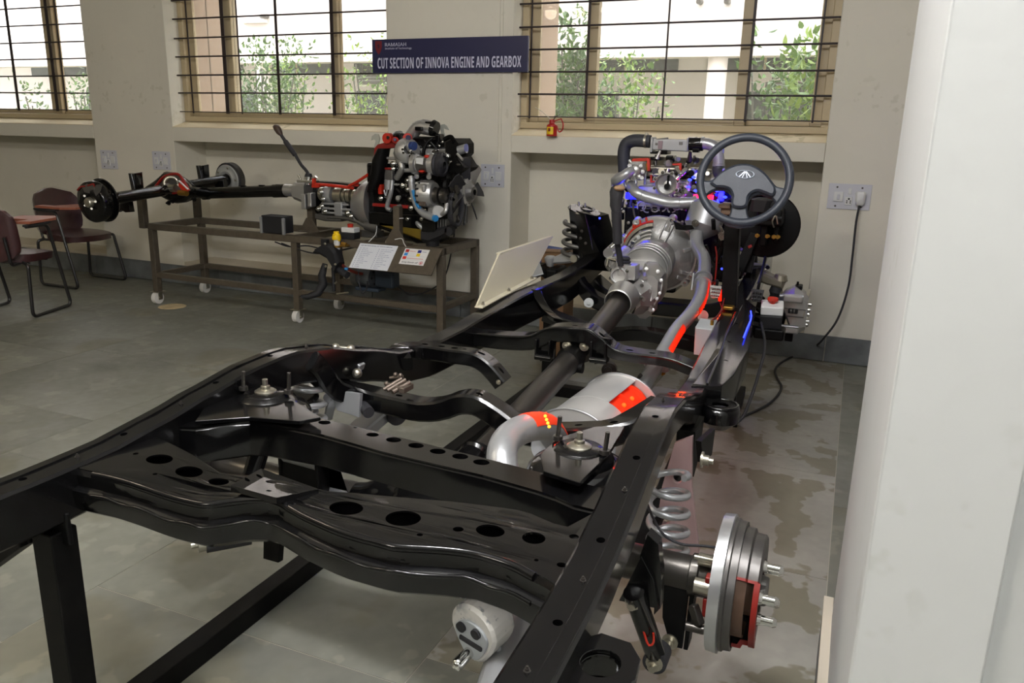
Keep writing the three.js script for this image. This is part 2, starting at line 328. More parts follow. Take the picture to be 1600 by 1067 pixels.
// ---------------------------------------------------------------- the room
const ZW = -5.4, ZA = -5.77, SILL = 1.38, TOP = 2.75, CEIL = 3.15;
const bays = [[-9.2, -6.47], [-5.51, -3.34], [-2.31, -0.2]];
{
  const g = [bx(-11, -9.2, 0, CEIL, -5.9, ZW, 0), bx(-6.47, -5.51, 0, CEIL, -5.9, ZW, 0.006), bx(-3.34, -2.31, 0, CEIL, -5.9, ZW, 0.006), bx(-0.2, 0.75, 0, CEIL, -5.9, ZW, 0.006)];
  for (const [a, b] of bays) g.push(bx(a, b, TOP, CEIL, -5.9, ZW, 0), bx(a, b, 0, 1.28, -5.9, ZA, 0));
  g.push(bx(-2.42, -2.412, 1.19, 2.6, ZW - 0.001, ZW + 0.008, 0.001), bx(-2.395, -2.389, 1.19, 2.6, ZW - 0.001, ZW + 0.008, 0.001));
  struct('wall_back', g, M.wall);
}
bays.forEach(([a, b], i) => {
  const t = struct('trim_' + (i + 1), [bx(a, b, 1.262, SILL, ZA - 0.03, ZW + 0.003, 0.004)], M.wall);
  const ramp = new THREE.Shape([[-0.002, SILL - 0.02], [-0.002, SILL + 0.003], [0.17, 1.432], [0.30, 1.437], [0.30, SILL - 0.02]].map((p) => new THREE.Vector2(...p)));
  const g = new THREE.ExtrudeGeometry(ramp, { depth: b - a, bevelEnabled: false }); g.rotateY(Math.PI / 2); g.translate(a, 0, ZW);
  struct('sill_top', g, M.sill, t);
  struct('ledge', [bx(a, b, 0, 0.2, ZA - 0.01, ZW - 0.004, 0.006)], M.skirtTop, t);
});
struct('wall_left', [bx(-11.2, -11, 0, CEIL, -5.9, 6.2, 0)], M.wall);
struct('wall_rear', [bx(-11.2, 3.2, 0, CEIL, 6, 6.2, 0)], M.rearWall);
struct('wall_right', [bx(3, 3.2, 0, CEIL, -2.2, 6.2, 0), bx(0.6, 0.8, 0, CEIL, -5.9, -1.9, 0), bx(0.3, 3.2, 0, CEIL, -2.05, -1.2, 0)], M.column);
struct('wall_pillar', [bx(0.08, 0.252, 0, CEIL, -2.08, -1.165, 0.004), bx(0.252, 0.62, 0, CEIL, -2.08, -1.195, 0)], M.column);
struct('ceiling', [bx(-11.2, 3.2, CEIL, CEIL + 0.15, -5.9, 6.2, 0)], M.ceiling);
struct('wall_sky_blocker', [bx(-16, 8, CEIL + 0.16, 10, -6.0, 6.2, 0), bx(-16, -11.2, -0.3, CEIL + 0.16, -6, 6.2, 0), bx(3.2, 8, -0.3, CEIL + 0.16, -6, 6.2, 0)], M.facade);  // unseen storeys, added to block sky light from the courtyard corridor
// skirting stones
{
  const back = struct('baseboard_back', [bx(-9.2, 0.6, 0, 0.165, ZW - 0.003, ZW + 0.006, 0.001)], M.joint);
  const xs = [-9.1, -8.2, -7.35, -6.6, -5.85, -5.1, -4.3, -3.5, -2.7, -1.9, -1.2, -0.55, -0.06, 0.6];
  for (let i = 0; i < xs.length - 1; i++) { const m = part(back, 'skirting_stone', [bx(xs[i] + 0.003, xs[i + 1] - 0.003, 0.004, rr(0.168, 0.176), ZW + 0.0005, ZW + 0.02, 0.002)], M.skirting); }
  const rt = struct('baseboard_right', [bx(0.058, 0.08, 0, 0.15, -2.16, -1.165, 0.001)], M.skirting);
  struct('mortar_top', [bx(0.056, 0.082, 0.148, 0.158, -2.18, -1.165, 0.002)], M.skirtTop, rt);
}
// floor of stone slabs
{
  const fl = struct('floor', [bx(-11.2, 3.2, -0.2, -0.0015, -5.9, 6.2, 0)], M.joint);
  const xs = [-11, -9.8, -8.7, -7.6, -6.5, -5.4, -4.35, -3.27, -2.03, -0.93, 0.07, 1.2, 2.2, 3];
  for (let i = 0; i < xs.length - 1; i++) {
    let z = -5.4 - 0.02; const off = [0.16, 0.5, 0.3][i % 3];
    const zs = [-5.42]; for (let k = -7 + off; k * 0.9 < 6; k++) { const zz = k * 0.9 + (i === 7 ? 0.13 : 0); if (zz > -5.25 && zz < 5.9) zs.push(zz); } zs.push(6);
    for (let k = 0; k < zs.length - 1; k++) {
      const g = clean(new THREE.BoxGeometry(xs[i + 1] - xs[i] - 0.003, 0.02, zs[k + 1] - zs[k] - 0.003)); const cx = (xs[i] + xs[i + 1]) / 2, cz = (zs[k] + zs[k + 1]) / 2;
      const uv = g.attributes.uv, ou = rnd() * 3, ov = rnd() * 3; for (let q = 0; q < uv.count; q++) uv.setXY(q, uv.getX(q) + ou, uv.getY(q) + ov);
      const st = cx > -0.95 && cx < 0.1 && cz < -1.6;
      const m = shade(new THREE.Mesh(g, st ? M.stone2 : M.stone)); m.name = numbered('floor_slab'); m.position.set(cx, -0.01 + rr(-0.0004, 0.0004), cz); fl.add(m);
    }
  }
}
// ---------------------------------------------------------------- windows: sliding frames, panes, welded grille
const ZF = -5.6, ZG = -5.5;
function windowUnit(n, a, b, stiles, verts, wide, skip) {
  const w = new THREE.Group(); w.name = 'window_' + n; w.userData = { kind: 'structure' }; scene.add(w);
  part(w, 'window_frame', [bx(a, b, 1.432, 1.475, ZF - 0.05, ZF + 0.05), bx(a + 0.001, a + 0.05, 1.473, TOP - 0.048, ZF - 0.048, ZF + 0.048), bx(b - 0.05, b - 0.001, 1.473, TOP - 0.048, ZF - 0.048, ZF + 0.048), bx(a, b, TOP - 0.05, TOP, ZF - 0.05, ZF + 0.05)], M.frameAlu);
  const edges = [a + 0.05, ...stiles, b - 0.05]; let side = 1;
  const cuts = [[a + 0.05, a + 0.12], ...stiles, [b - 0.12, b - 0.05]];
  for (let i = 0; i < cuts.length - 1; i++) {
    const z = ZF + (i % 2 ? 0.02 : -0.02), l = cuts[i], r = cuts[i + 1];
    const s = part(w, 'window_sash', [bx(l[0], l[1], 1.476, TOP - 0.05, z - 0.016, z + 0.016), bx(r[0], r[1] - 0.002, 1.476, TOP - 0.05, z - 0.0155, z + 0.0155), bx(l[1], r[0], 1.476, 1.512, z - 0.015, z + 0.015), bx(l[1], r[0], TOP - 0.1, TOP - 0.05, z - 0.015, z + 0.015)], M.frameAlu);
    part(s, 'dust_film', [bx(l[1] - 0.004, r[0] + 0.004, 1.51, TOP - 0.092, z - 0.0042, z - 0.0036, 0)], M.paneDust);
    part(s, 'pane', [bx(l[1] - 0.005, r[0] + 0.005, 1.508, TOP - 0.09, z - 0.002, z + 0.002, 0)], M.glass);
  }
  for (const [i, y] of [1.515, 1.665, 1.815, 1.965, 2.115, 2.265, 2.415, 2.565].entries()) part(w, 'grille_bar', [cyl(V(a - 0.02, y + rr(-0.004, 0.004), ZG), V(b + 0.02, y + rr(-0.004, 0.004), ZG), i ? 0.0065 : 0.004, undefined, 10)], M.grille);
  verts.forEach((x, i) => part(w, 'grille_upright', [bx(x - wide[i] / 2, x + wide[i] / 2, 1.50, TOP, ZG - 0.012, ZG - 0.006, 0.001)], M.grille));
}
windowUnit(1, -9.2, -6.47, [[-8.55, -8.42], [-7.18, -7.05]], [-8.4, -7.575, -7.04, -6.92], [0.03, 0.035, 0.035, 0.015]);
windowUnit(2, -5.51, -3.34, [[-5.05, -4.945], [-3.95, -3.885]], [-5.365, -4.985, -4.83, -4.435, -3.9], [0.012, 0.035, 0.012, 0.024, 0.03]);
windowUnit(3, -2.31, -0.2, [[-1.83, -1.75], [-0.79, -0.72]], [-2.22, -1.8, -1.255, -0.712, -0.3], [0.012, 0.018, 0.012, 0.018, 0.012]);
// ---------------------------------------------------------------- unseen ceiling tubes, shining all round: the first inferred, the others added fill
const lampRow = [[-0.55, -0.85, 25, 0xfdfcff, 'bare fluorescent tube under the ceiling nearest the white pillar'], [-3.6, -0.65, 4.5, 0xffecd0, 'unseen fill tube added under the ceiling over the empty floor left of the chassis'], [-7.2, -0.65, 0.8, 0xffdcae, 'unseen fill tube added under the ceiling at the dim far left end near the chairs'],
  [1.2, 2.2, 18, 0xfdfcff, 'unseen fill tube added under the ceiling in the rear of the room behind the pillar'], [-2.6, 2.6, 19, 0xfff6ea, 'unseen fill tube added under the ceiling in the rear of the room behind the chassis'], [-7.2, 2.6, 1, 0xffdcae, 'unseen fill tube added under the ceiling in the far left rear corner']];
for (const [x, z, cd, col, lab] of lampRow) {
  const t = thing('ceiling_light', lab, 'ceiling light', V(x, CEIL - 0.16, z));
  part(t, 'housing', [bx(x - 0.62, x + 0.62, CEIL - 0.05, CEIL - 0.002, z - 0.03, z + 0.03), bx(x - 0.62, x - 0.605, CEIL - 0.12, CEIL - 0.04, z - 0.02, z + 0.02), bx(x + 0.605, x + 0.62, CEIL - 0.12, CEIL - 0.04, z - 0.02, z + 0.02)], M.whitePlastic);
  part(t, 'tube', [cyl(V(x - 0.605, CEIL - 0.1, z), V(x + 0.605, CEIL - 0.1, z), 0.013, 0.013, 14)], M.lamp);
  for (const dx of [-0.4, 0, 0.4]) { const l = new THREE.PointLight(col, cd * LAMP / 3, 0, 2); l.shadow.radius = 4; l.castShadow = true; l.position.set(dx, -0.045, 0); t.add(l); }
}
// ---------------------------------------------------------------- the courtyard outside
{
  struct('ground', [bx(-40, 30, -0.5, -0.3, -60, -5.95, 0)], M.ground);
  const zf = -12, b = new THREE.Group(); b.name = 'building'; b.position.set(-4, -0.3, -12.5); b.userData = { label: 'white building with a ground floor corridor across the courtyard', category: 'building' }; scene.add(b);
  part(b, 'upper_wall', [bx(-30, 20, 2.5, 9, zf - 0.3, zf, 0)], M.facade);
  part(b, 'corridor_ceiling', [bx(-30, 20, 2.72, 2.9, zf - 2.6, zf - 0.2, 0)], M.facade);
  part(b, 'corridor_wall', [bx(-30, 20, -0.3, 3.2, zf - 2.9, zf - 2.6, 0)], M.facade);
  part(b, 'corridor_floor', [bx(-30, 20, -0.3, 0.05, zf - 2.7, zf + 0.1, 0)], M.ground);
  for (let i = 0; i < 7; i++) { const x = -2.03 - 4.05 * (i - 1); part(b, 'column', [cyl(V(x, 0, zf - 0.2), V(x, 2.52, zf - 0.2), 0.14, 0.14, 24)], M.facade); }
  const yT0 = onZ(1000, 112, zf - 2.58).y, yT1 = onZ(1000, 84, zf - 2.58).y, yD = onZ(1000, 143, zf - 2.58).y;
  for (let i = 0; i < 9; i++) { const x = -1.6 - 2.4 * (i - 1); const w = part(b, 'transom_window', [bx(x - 1, x + 0.9, yT0, yT1, zf - 2.61, zf - 2.57, 0.002)], M.darkGlass); part(w, 'glazing_bar', [bx(x - 0.06, x - 0.02, yT0, yT1, zf - 2.59, zf - 2.55, 0.002)], M.frameAlu); }
  for (let i = 0; i < 5; i++) { const x = -3.1 - 3.9 * (i - 0.5); const d = part(b, 'door_pair', [bx(x - 0.8, x + 0.9, 0, yD, zf - 2.61, zf - 2.56, 0.002)], M.darkGlass); part(d, 'door_post', [bx(x - 0.07, x - 0.02, 0, yD + 0.02, zf - 2.58, zf - 2.53, 0.002)], M.frameAlu); }
  for (const [x0, x1] of [[-10.3, -9.9], [-13.9, -13.4]]) { const w = part(b, 'window', [bx(x0, x1, 3.25, 4.4, zf - 0.02, zf + 0.02, 0.002)], M.facade); part(w, 'window_surround', [bx(x0 - 0.06, x1 + 0.06, 3.16, 3.25, zf, zf + 0.08)], M.facade); }
  for (const [px, py] of [[1094, 2], [1137, 2], [415, 25]]) { const p = onZ(px, py, zf + 0.05); part(b, 'rain_spout', [cyl(at(p, 0, 0, -0.06), at(p, 0, -0.02, 0.12), 0.04, 0.035, 12)], M.castDark); }
  // notice boards hung in the corridor
  for (const [px0, px1, py0, py1, lab, txt] of [[558, 610, 115, 132, 'dark notice board hung in the corridor seen behind the left shrubs', ''], [1196, 1250, 128, 141, 'dark notice board hung in the corridor seen at far right', '']]) {
    const a = onZ(px0, py0, zf - 1.2), c = onZ(px1, py1, zf - 1.2); const t = thing('corridor_sign', lab, 'sign', V((a.x + c.x) / 2, c.y, zf - 1.2));
    part(t, 'board', [bx(a.x, c.x, c.y, a.y, zf - 1.23, zf - 1.2, 0.003)], M.castDark); part(t, 'hanger', [cyl(V(a.x + 0.1, a.y, zf - 1.215), V(a.x + 0.1,  2.72, zf - 1.215), 0.01), cyl(V(c.x - 0.1, a.y, zf - 1.215), V(c.x - 0.1,  2.72, zf - 1.215), 0.01)], M.grille);
    for (const [k, w] of [[0.66, 0.6], [0.36, 0.7]]) part(t, 'text_line', [bx(mix(a.x, c.x, 0.5 - w / 2), mix(a.x, c.x, 0.5 + w / 2), mix(c.y, a.y, k) - 0.012, mix(c.y, a.y, k) + 0.012, zf - 1.2, zf - 1.196, 0)], M.greyPlastic);
  }
  // fins standing out of our own wall beside each window
  for (const x of [-9.2, -5.51, -2.31]) struct('wall_fin', [bx(x - 0.3, x + 0.004, -0.3, 4, -6.28, -5.89, 0), bx(x - 0.01, x + 0.004, 1.45, TOP, -5.9, -5.66, 0)], M.peach);
  for (const x of [-6.47, -3.34, -0.2]) struct('wall_fin', [bx(x - 0.004, x + 0.2, -0.3, 4, -6.28, -5.89, 0), bx(x - 0.004, x + 0.01, 1.45, TOP, -5.9, -5.66, 0)], M.peach);
}
// shrubs
const leafShape = (() => { const s = new THREE.Shape(); s.moveTo(0, 0); s.quadraticCurveTo(0.46, 0.4, 0, 1); s.quadraticCurveTo(-0.46, 0.4, 0, 0); const g = new THREE.ShapeGeometry(s, 3); const p = g.attributes.position; for (let i = 0; i < p.count; i++) p.setZ(i, -0.18 * p.getY(i) * p.getY(i) + 0.3 * Math.abs(p.getX(i))); g.computeVertexNormals(); return clean(g); })();
function shrub(label, px, py0, py1, z, w, mats, n, leaf, flowers) {
  const top = onZ(px, py0, z), bot = V(top.x, -0.3, z), h = top.y + 0.3; const t = thing('flowering_shrub', label, 'shrub', bot);
  const fo = mats.map(() => []), tips = [];
  for (let i = 0; i < 16; i++) { const a = rr(0, 6.28), k = Math.sqrt(rnd()) * w * 0.5; tips.push(V(bot.x + Math.cos(a) * k, bot.y + h * rr(0.55, 1), z + Math.sin(a) * k * 0.8)); }
  part(t, 'stem', tips.map((p) => tube([at(bot, rr(-0.05, 0.05), 0, rr(-0.05, 0.05)), V(mix(bot.x, p.x, 0.5), mix(bot.y, p.y, 0.55), mix(z, p.z, 0.35)), p], 0.009, 6, 5, false)), M.castDark);
  for (let i = 0; i < n; i++) {
    const p = tips[i % tips.length], q = V(p.x + rr(-0.5, 0.5) * w * 0.42, p.y + rr(-0.5, 0.35) * h * 0.38, p.z + rr(-0.4, 0.4) * w * 0.6);
    const g = leafShape.clone(); g.scale(leaf * rr(0.7, 1.2), leaf * rr(0.7, 1.2), leaf); g.rotateX(rr(0.3, 1.9)); g.rotateZ(rr(-0.6, 0.6)); g.rotateY(rr(0, 6.28)); g.translate(q.x, q.y, q.z); fo[Math.floor(rnd() * mats.length)].push(g);
  }
  fo.forEach((l, i) => { const m = part(t, 'foliage', l, mats[i]); m.userData.kind = 'stuff'; });
  for (let i = 0; i < flowers; i++) { const p = tips[i % tips.length]; part(t, 'flower', [ball(at(p, rr(-0.1, 0.1), rr(-0.5, -0.1), 0.2), 0.045, 1, 0.7, 1)], M.flower); }
}
shrub('dense leafy shrub with red flowers behind the red oil can', 900, 62, 200, -7.5, 0.62, [M.leafA, M.leafB], 2600, 0.075, 4);
shrub('low yellow-green shrub left of the round white column', 985, 122, 200, -8.3, 0.72, [M.leafC, M.leafA], 1300, 0.075, 2);
shrub('broad-leaved shrub at the right end of the right window', 1272, 84, 200, -7.0, 0.5, [M.leafA, M.leafC], 700, 0.1, 0);
shrub('broad-leaved shrub beside the right mullion of the right window', 1215, 100, 200, -8.1, 0.6, [M.leafA, M.leafB], 700, 0.09, 0);
shrub('bushy pale shrub at the left of the middle window', 405, 98, 200, -8.0, 0.95, [M.leafA, M.leafB], 2200, 0.07, 0);
shrub('tall sparse shrub in the left half of the middle window', 450, 100, 200, -9.3, 0.6, [M.leafA, M.leafC], 800, 0.072, 0);
shrub('loose shrub at the right end of the middle window', 578, 88, 200, -8.4, 1.0, [M.leafC, M.leafA], 800, 0.072, 0);
shrub('thin shrub with pale leaves in the far left window', 58, 128, 200, -7.6, 0.6, [M.leafA, M.leafB], 420, 0.085, 0);
shrub('fine leafed shrub by the pier of the far left window', 130, 130, 200, -8.3, 0.6, [M.leafA, M.leafB], 700, 0.07, 0);
// ---------------------------------------------------------------- chassis frame
const lerpTab = (tab) => (z) => { if (z >= tab[0][0]) return tab[0][1]; for (let i = 1; i < tab.length; i++) if (z >= tab[i][0]) { const t = (tab[i - 1][0] - z) / (tab[i - 1][0] - tab[i][0]); const s = t * t * (3 - 2 * t) * 0.4 + t * 0.6; return mix(tab[i - 1][1], tab[i][1], s); } return tab[tab.length - 1][1]; };
const railTop = lerpTab([[-0.4, 0.70], [-1.0, 0.70], [-1.15, 0.705], [-1.3, 0.725], [-1.45, 0.752], [-1.6, 0.777], [-1.75, 0.785], [-1.9, 0.765], [-2.1, 0.712], [-2.3, 0.656], [-2.5, 0.637], [-2.7, 0.642], [-2.95, 0.664], [-3.4, 0.688], [-3.9, 0.688], [-4.2, 0.708], [-4.45, 0.735], [-4.7, 0.75], [-4.95, 0.72], [-5.1, 0.70]]);
const railH = lerpTab([[-0.4, 0.125], [-1.3, 0.125], [-1.7, 0.105], [-2.1, 0.12], [-2.6, 0.135], [-3.4, 0.165], [-4.0, 0.165], [-4.5, 0.13], [-5.1, 0.11]]);
const railLx = lerpTab([[-0.4, -1.535], [-0.9, -1.52], [-3.0, -1.42], [-3.6, -1.395], [-5.1, -1.39]]);   // outer face of the left rail
const railRx = lerpTab([[-0.4, -0.35], [-0.9, -0.365], [-3.0, -0.45], [-3.5, -0.468], [-5.1, -0.49]]);     // inner face of the right rail
const RW = 0.078;
const bores = new Map();                              // holes are collected here and bored at the end of the chassis
function hole(mesh, p, dir, r, r2 = r, depth = 0.03) { if (!bores.has(mesh)) bores.set(mesh, []); bores.get(mesh).push({ p, dir, r, r2, depth }); }
const frame = thing('vehicle_chassis', 'glossy black ladder frame of a bodiless vehicle from the near edge to the engine', 'vehicle chassis', V(-0.93, 0, -2.8));
function rail(xf, side) {
  const rings = []; for (let z = -0.42; z > -5.06; z -= (z > -2.6 ? 0.05 : 0.12)) { const y = railTop(z), h = railH(z) * (side > 0 ? mix(0.62, 1, sstep(-1.9, -2.6, z)) : 0.92), x = xf(z) + RW / 2; rings.push(rect(V(x, y - h / 2, z), V(RW / 2, 0, 0), V(0, h / 2, 0), 0.16)); }
  return loft(rings, 30);
}
const railL = part(frame, 'side_rail', [rail(railLx, -1)], M.black), railR = part(frame, 'side_rail', [rail(railRx, 1)], M.black);
// folded lap strip welded along the top of each rail, with its bolts and holes
for (const [m, xf, o] of [[railL, railLx, 0.003], [railR, railRx, RW - 0.026]]) {
  const rings = []; for (let z = -0.45; z > -2.4; z -= 0.06) rings.push(rect(V(xf(z) + o + 0.011, railTop(z) + 0.0015, z), V(0.011, 0, 0), V(0, 0.0022, 0), 0.3));
  part(m, 'weld_flange', [loft(rings, 30)], M.black);
  for (const z of [-0.62, -0.86, -1.1, -1.38, -1.86, -2.05]) put(m, 'rail_stud', boltT, M.steelDark, V(xf(z) + RW * rr(0.35, 0.65), railTop(z), z));
  for (const z of [-0.72, -0.98, -1.22, -1.5, -1.7, -1.95, -2.2]) hole(m, V(xf(z) + RW * 0.5, railTop(z), z), Y, 0.008);
}
// wide outrigger deck on the right rail
{
  const pts = [onY(1080, 606, 0.645), onY(1128, 606, 0.645), onY(1146, 590, 0.645), onY(1168, 548, 0.66), onY(1176, 505, 0.672), onY(1181, 482, 0.68), onY(1166, 470, 0.684), onY(1134, 471, 0.684), onY(1124, 538, 0.668), onY(1100, 577, 0.652)];
  const top = pts.map((p) => at(p, 0, 0.006, 0)), low = pts.map((p) => at(p, 0, -0.10, 0)), mid = pts.map((p) => at(p, 0, -0.004, 0));
  const cen = pts.reduce((a, p) => a.add(p), V(0, 0, 0)).multiplyScalar(0.1), ins = top.map((p) => p.clone().lerp(V(cen.x, p.y, cen.z), 0.05));
  const dk = part(frame, 'outrigger_deck', [loft([low, mid, top, ins], 40)], M.black);
  for (const [px, py] of [[1120, 585], [1135, 555], [1140, 530], [1150, 505]]) hole(dk, onY(px, py, railTop(-3) + 0.012), Y, 0.008, 0.005);
  part(dk, 'weld_bead', [tube([onY(1105, 600, 0.655), onY(1122, 560, 0.665), onY(1135, 520, 0.678), onY(1150, 488, 0.688)], 0.004, 30, 6)], M.black);
  part(dk, 'blue_led_strip', [tube([onY(1173, 486, 0.692), onY(1174, 496, 0.69), onY(1167, 514, 0.686), onY(1162, 527, 0.684)], 0.003, 10, 6)], M.ledGlintBlue, 'thin glowing blue strip');
}
// rear cross member: hat section with pierced top plate
function planEdge(pts, y) { const q = pts.map(([a, b]) => onY(a, b, y)); q.sort((a, b) => a.x - b.x); return (x) => { if (x <= q[0].x) return q[0].z; for (let i = 1; i < q.length; i++) if (x <= q[i].x) return mix(q[i - 1].z, q[i].z, (x - q[i - 1].x) / (q[i].x - q[i - 1].x)); return q[q.length - 1].z; }; }
{
  const y = 0.698, zN = planEdge([[100, 724], [128, 732], [180, 742], [250, 760], [330, 779], [375, 776], [430, 780], [480, 803], [540, 828], [620, 850], [700, 856], [750, 862], [800, 877], [840, 897], [868, 910], [890, 935]], y), zF = planEdge([[190, 668], [232, 676], [300, 708], [345, 732], [390, 736], [500, 768], [560, 770], [700, 784], [820, 800], [850, 812], [880, 824], [905, 820], [925, 800]], y);
  const xa = -1.44, xb = -0.36, bump = (x) => { const t = (x - xa) / (xb - xa); return 0.008 * Math.exp(-Math.pow((t - 0.43) / 0.07, 2)) - 0.010 * Math.exp(-Math.pow((t - 0.27) / 0.1, 2)) + 0.004 * Math.exp(-Math.pow((t - 0.8) / 0.12, 2)); };
  const N = 40, near = [], far = [], rings = [], wallN = [], wallF = [];
  for (let i = 0; i <= N; i++) {
    const x = mix(xa, xb, i / N), n = zN(x), f = zF(x), b = y + bump(x); near.push([x, -n]); far.unshift([x, -f]);
    wallN.push([V(x, b - 0.005, n - 0.012), V(x, b - 0.004, n), V(x, b - 0.014, n + 0.006), V(x, b - 0.034, n + 0.002), V(x, b - 0.04, n + 0.004), V(x, b - 0.046, n + 0.017), V(x, b - 0.056, n + 0.018), V(x, b - 0.09, n + 0.012), V(x, b - 0.10, n), V(x, b - 0.095, n - 0.012)]);
    wallF.push([V(x, b - 0.005, f), V(x, b - 0.005, f + 0.01), V(x, b - 0.095, f + 0.01), V(x, b - 0.1, f)]); rings.push([V(x, b - 0.09, f), V(x, b - 0.09, n - 0.004), V(x, b - 0.097, n - 0.004), V(x, b - 0.097, f)]);
  }
  const cm = part(frame, 'rear_crossmember', [loft(wallN, 30), loft(wallF, 30), loft(rings, 30)], M.black);
  const H = [[195, 698, .030, .024], [249, 716, .030, .024], [295, 732, .030, .024], [341, 745, .024, .016], [541, 793, .034, .027], [630, 810, .034, .030], [766, 831, .027, .022], [834, 841, .021, .021], [716, 829, .010, .009], [897, 838, .009, .009], [878, 882, .009, .008], [656, 837, .006, .005], [838, 875, .004, .004], [212, 708, .006, .006], [242, 738, .005, .005]];
  const holes = H.map(([px, py, a, b]) => { const p = onY(px, py, y); return [p.x, -p.z, a, b]; });
  let g = new THREE.ExtrudeGeometry(poly([...near, ...far], holes), { depth: 0.004, bevelEnabled: false, curveSegments: 14 });
  g = new TessellateModifier(0.05, 4).modify(g.index ? g.toNonIndexed() : g); g.rotateX(-Math.PI / 2); g.translate(0, y - 0.005, 0);
  const p = g.attributes.position; for (let i = 0; i < p.count; i++) p.setY(i, p.getY(i) + bump(p.getX(i)));
  part(cm, 'top_plate', [toCreasedNormals(mergeVertices(clean(g).deleteAttribute('normal').deleteAttribute('uv')), 0.6)], M.black);
  part(cm, 'bead', [tube(Array.from({ length: 24 }, (_, i) => { const x = mix(xa + 0.05, xb - 0.05, i / 23); return V(x, y + bump(x) - 0.008, zN(x) + 0.001); }), 0.0085, 60, 8)], M.black);
  part(cm, 'bead', [tube(Array.from({ length: 24 }, (_, i) => { const x = mix(xa + 0.05, xb - 0.05, i / 23); return V(x, y + bump(x) - 0.05 + 0.003 * Math.sin(i * 2.3), zN(x) + 0.016); }), 0.0045, 60, 8)], M.black);
  // bright dished plate in the middle
  const d = [[360, 758], [408, 732], [498, 764], [432, 778]].map(([a, b], i) => onY(a, b, y + (i % 3 ? 0.008 : 0.02))), c = d.reduce((s, q) => s.add(q.clone().multiplyScalar(0.25)), V(0, 0, 0));
  const inn = d.map((q) => { const k = q.clone().lerp(c, 0.3); k.y -= 0.008; return k; });
  const mp = part(cm, 'dished_plate', [loft([d.map((q) => at(q, 0, -0.012, 0)), d, d.map((q) => at(q.clone().lerp(c, 0.06), 0, -0.001, 0)), inn], 20)], M.black, 'dished mounting plate');
  for (const [a, b, r] of [[385, 752, 0.008], [405, 742, 0.007], [424, 749, 0.013], [455, 752, 0.006], [420, 766, 0.006]]) hole(mp, onY(a, b, y + 0.0085), Y, r, r * 0.7);
}
// bar crossing between the rails along x whose top centre follows given points
function crossbar(name, pts, w, h, mat = M.black, wf) {
  const c = new THREE.CatmullRomCurve3(pts, false, 'centripetal'), rings = [], n = 36;
  for (let i = 0; i <= n; i++) { const p = c.getPoint(i / n), t = c.getTangent(i / n); const s = V(-t.z, 0, t.x).normalize(), u = s.clone().cross(t).normalize(); if (u.y < 0) u.negate(); const hh = typeof h === 'function' ? h(i / n) : h, ww = w * (wf ? wf(i / n) : 1); rings.push(rect(p.clone().addScaledVector(u, -hh / 2), s.multiplyScalar(ww / 2), u.multiplyScalar(hh / 2), 0.22)); }
  return part(frame, name, [loft(rings, 30)], mat);
}
{ // pierced cross member over the axle
  const y = 0.70, zN = planEdge([[285, 668], [300, 668], [400, 657], [495, 676], [600, 706], [755, 742], [860, 772], [900, 790]], y), zF = planEdge([[320, 640], [400, 634], [495, 652], [575, 671], [665, 693], [750, 714], [860, 742], [930, 760]], y);
  const xa = -1.43, xb = -0.39, near = [], far = [], rings = [], wf = [], fl = [], N = 24;
  for (let i = 0; i <= N; i++) { const x = mix(xa, xb, i / N), n = zN(x), f = zF(x), h = 0.075 + 0.03 * Math.abs(i / N - 0.5); near.push([x, -n]); far.unshift([x, -f]); rings.push([V(x, y - 0.004, n - 0.012), V(x, y - 0.003, n - 0.006), V(x, y - 0.01, n), V(x, y - h, n + 0.004), V(x, y - h - 0.006, n - 0.004), V(x, y - h, n - 0.012)]); wf.push([V(x, y - 0.004, f), V(x, y - 0.004, f + 0.008), V(x, y - h, f + 0.008), V(x, y - h, f)]); fl.push([V(x, y - h + 0.006, f), V(x, y - h + 0.006, n - 0.002), V(x, y - h, n - 0.002), V(x, y - h, f)]); }
  const cm = part(frame, 'axle_crossmember', [loft(rings, 30), loft(wf, 30), loft(fl, 30)], M.black);
  const holes = [[507, 660, .013], [582, 679, .0125], [615, 687, .015], [650, 696, .015], [684, 705, .015], [719, 713, .015], [752, 722, .015], [555, 668, .004]].map(([a, b, r]) => { const p = onY(a, b, y); return [p.x, -p.z, r * 1.25, r]; });
  const g = new THREE.ExtrudeGeometry(poly([...near, ...far], holes), { depth: 0.004, bevelEnabled: false, curveSegments: 12 }); g.rotateX(-Math.PI / 2); g.translate(0, y - 0.004, 0);
  part(cm, 'top_plate', [g], M.black);
}
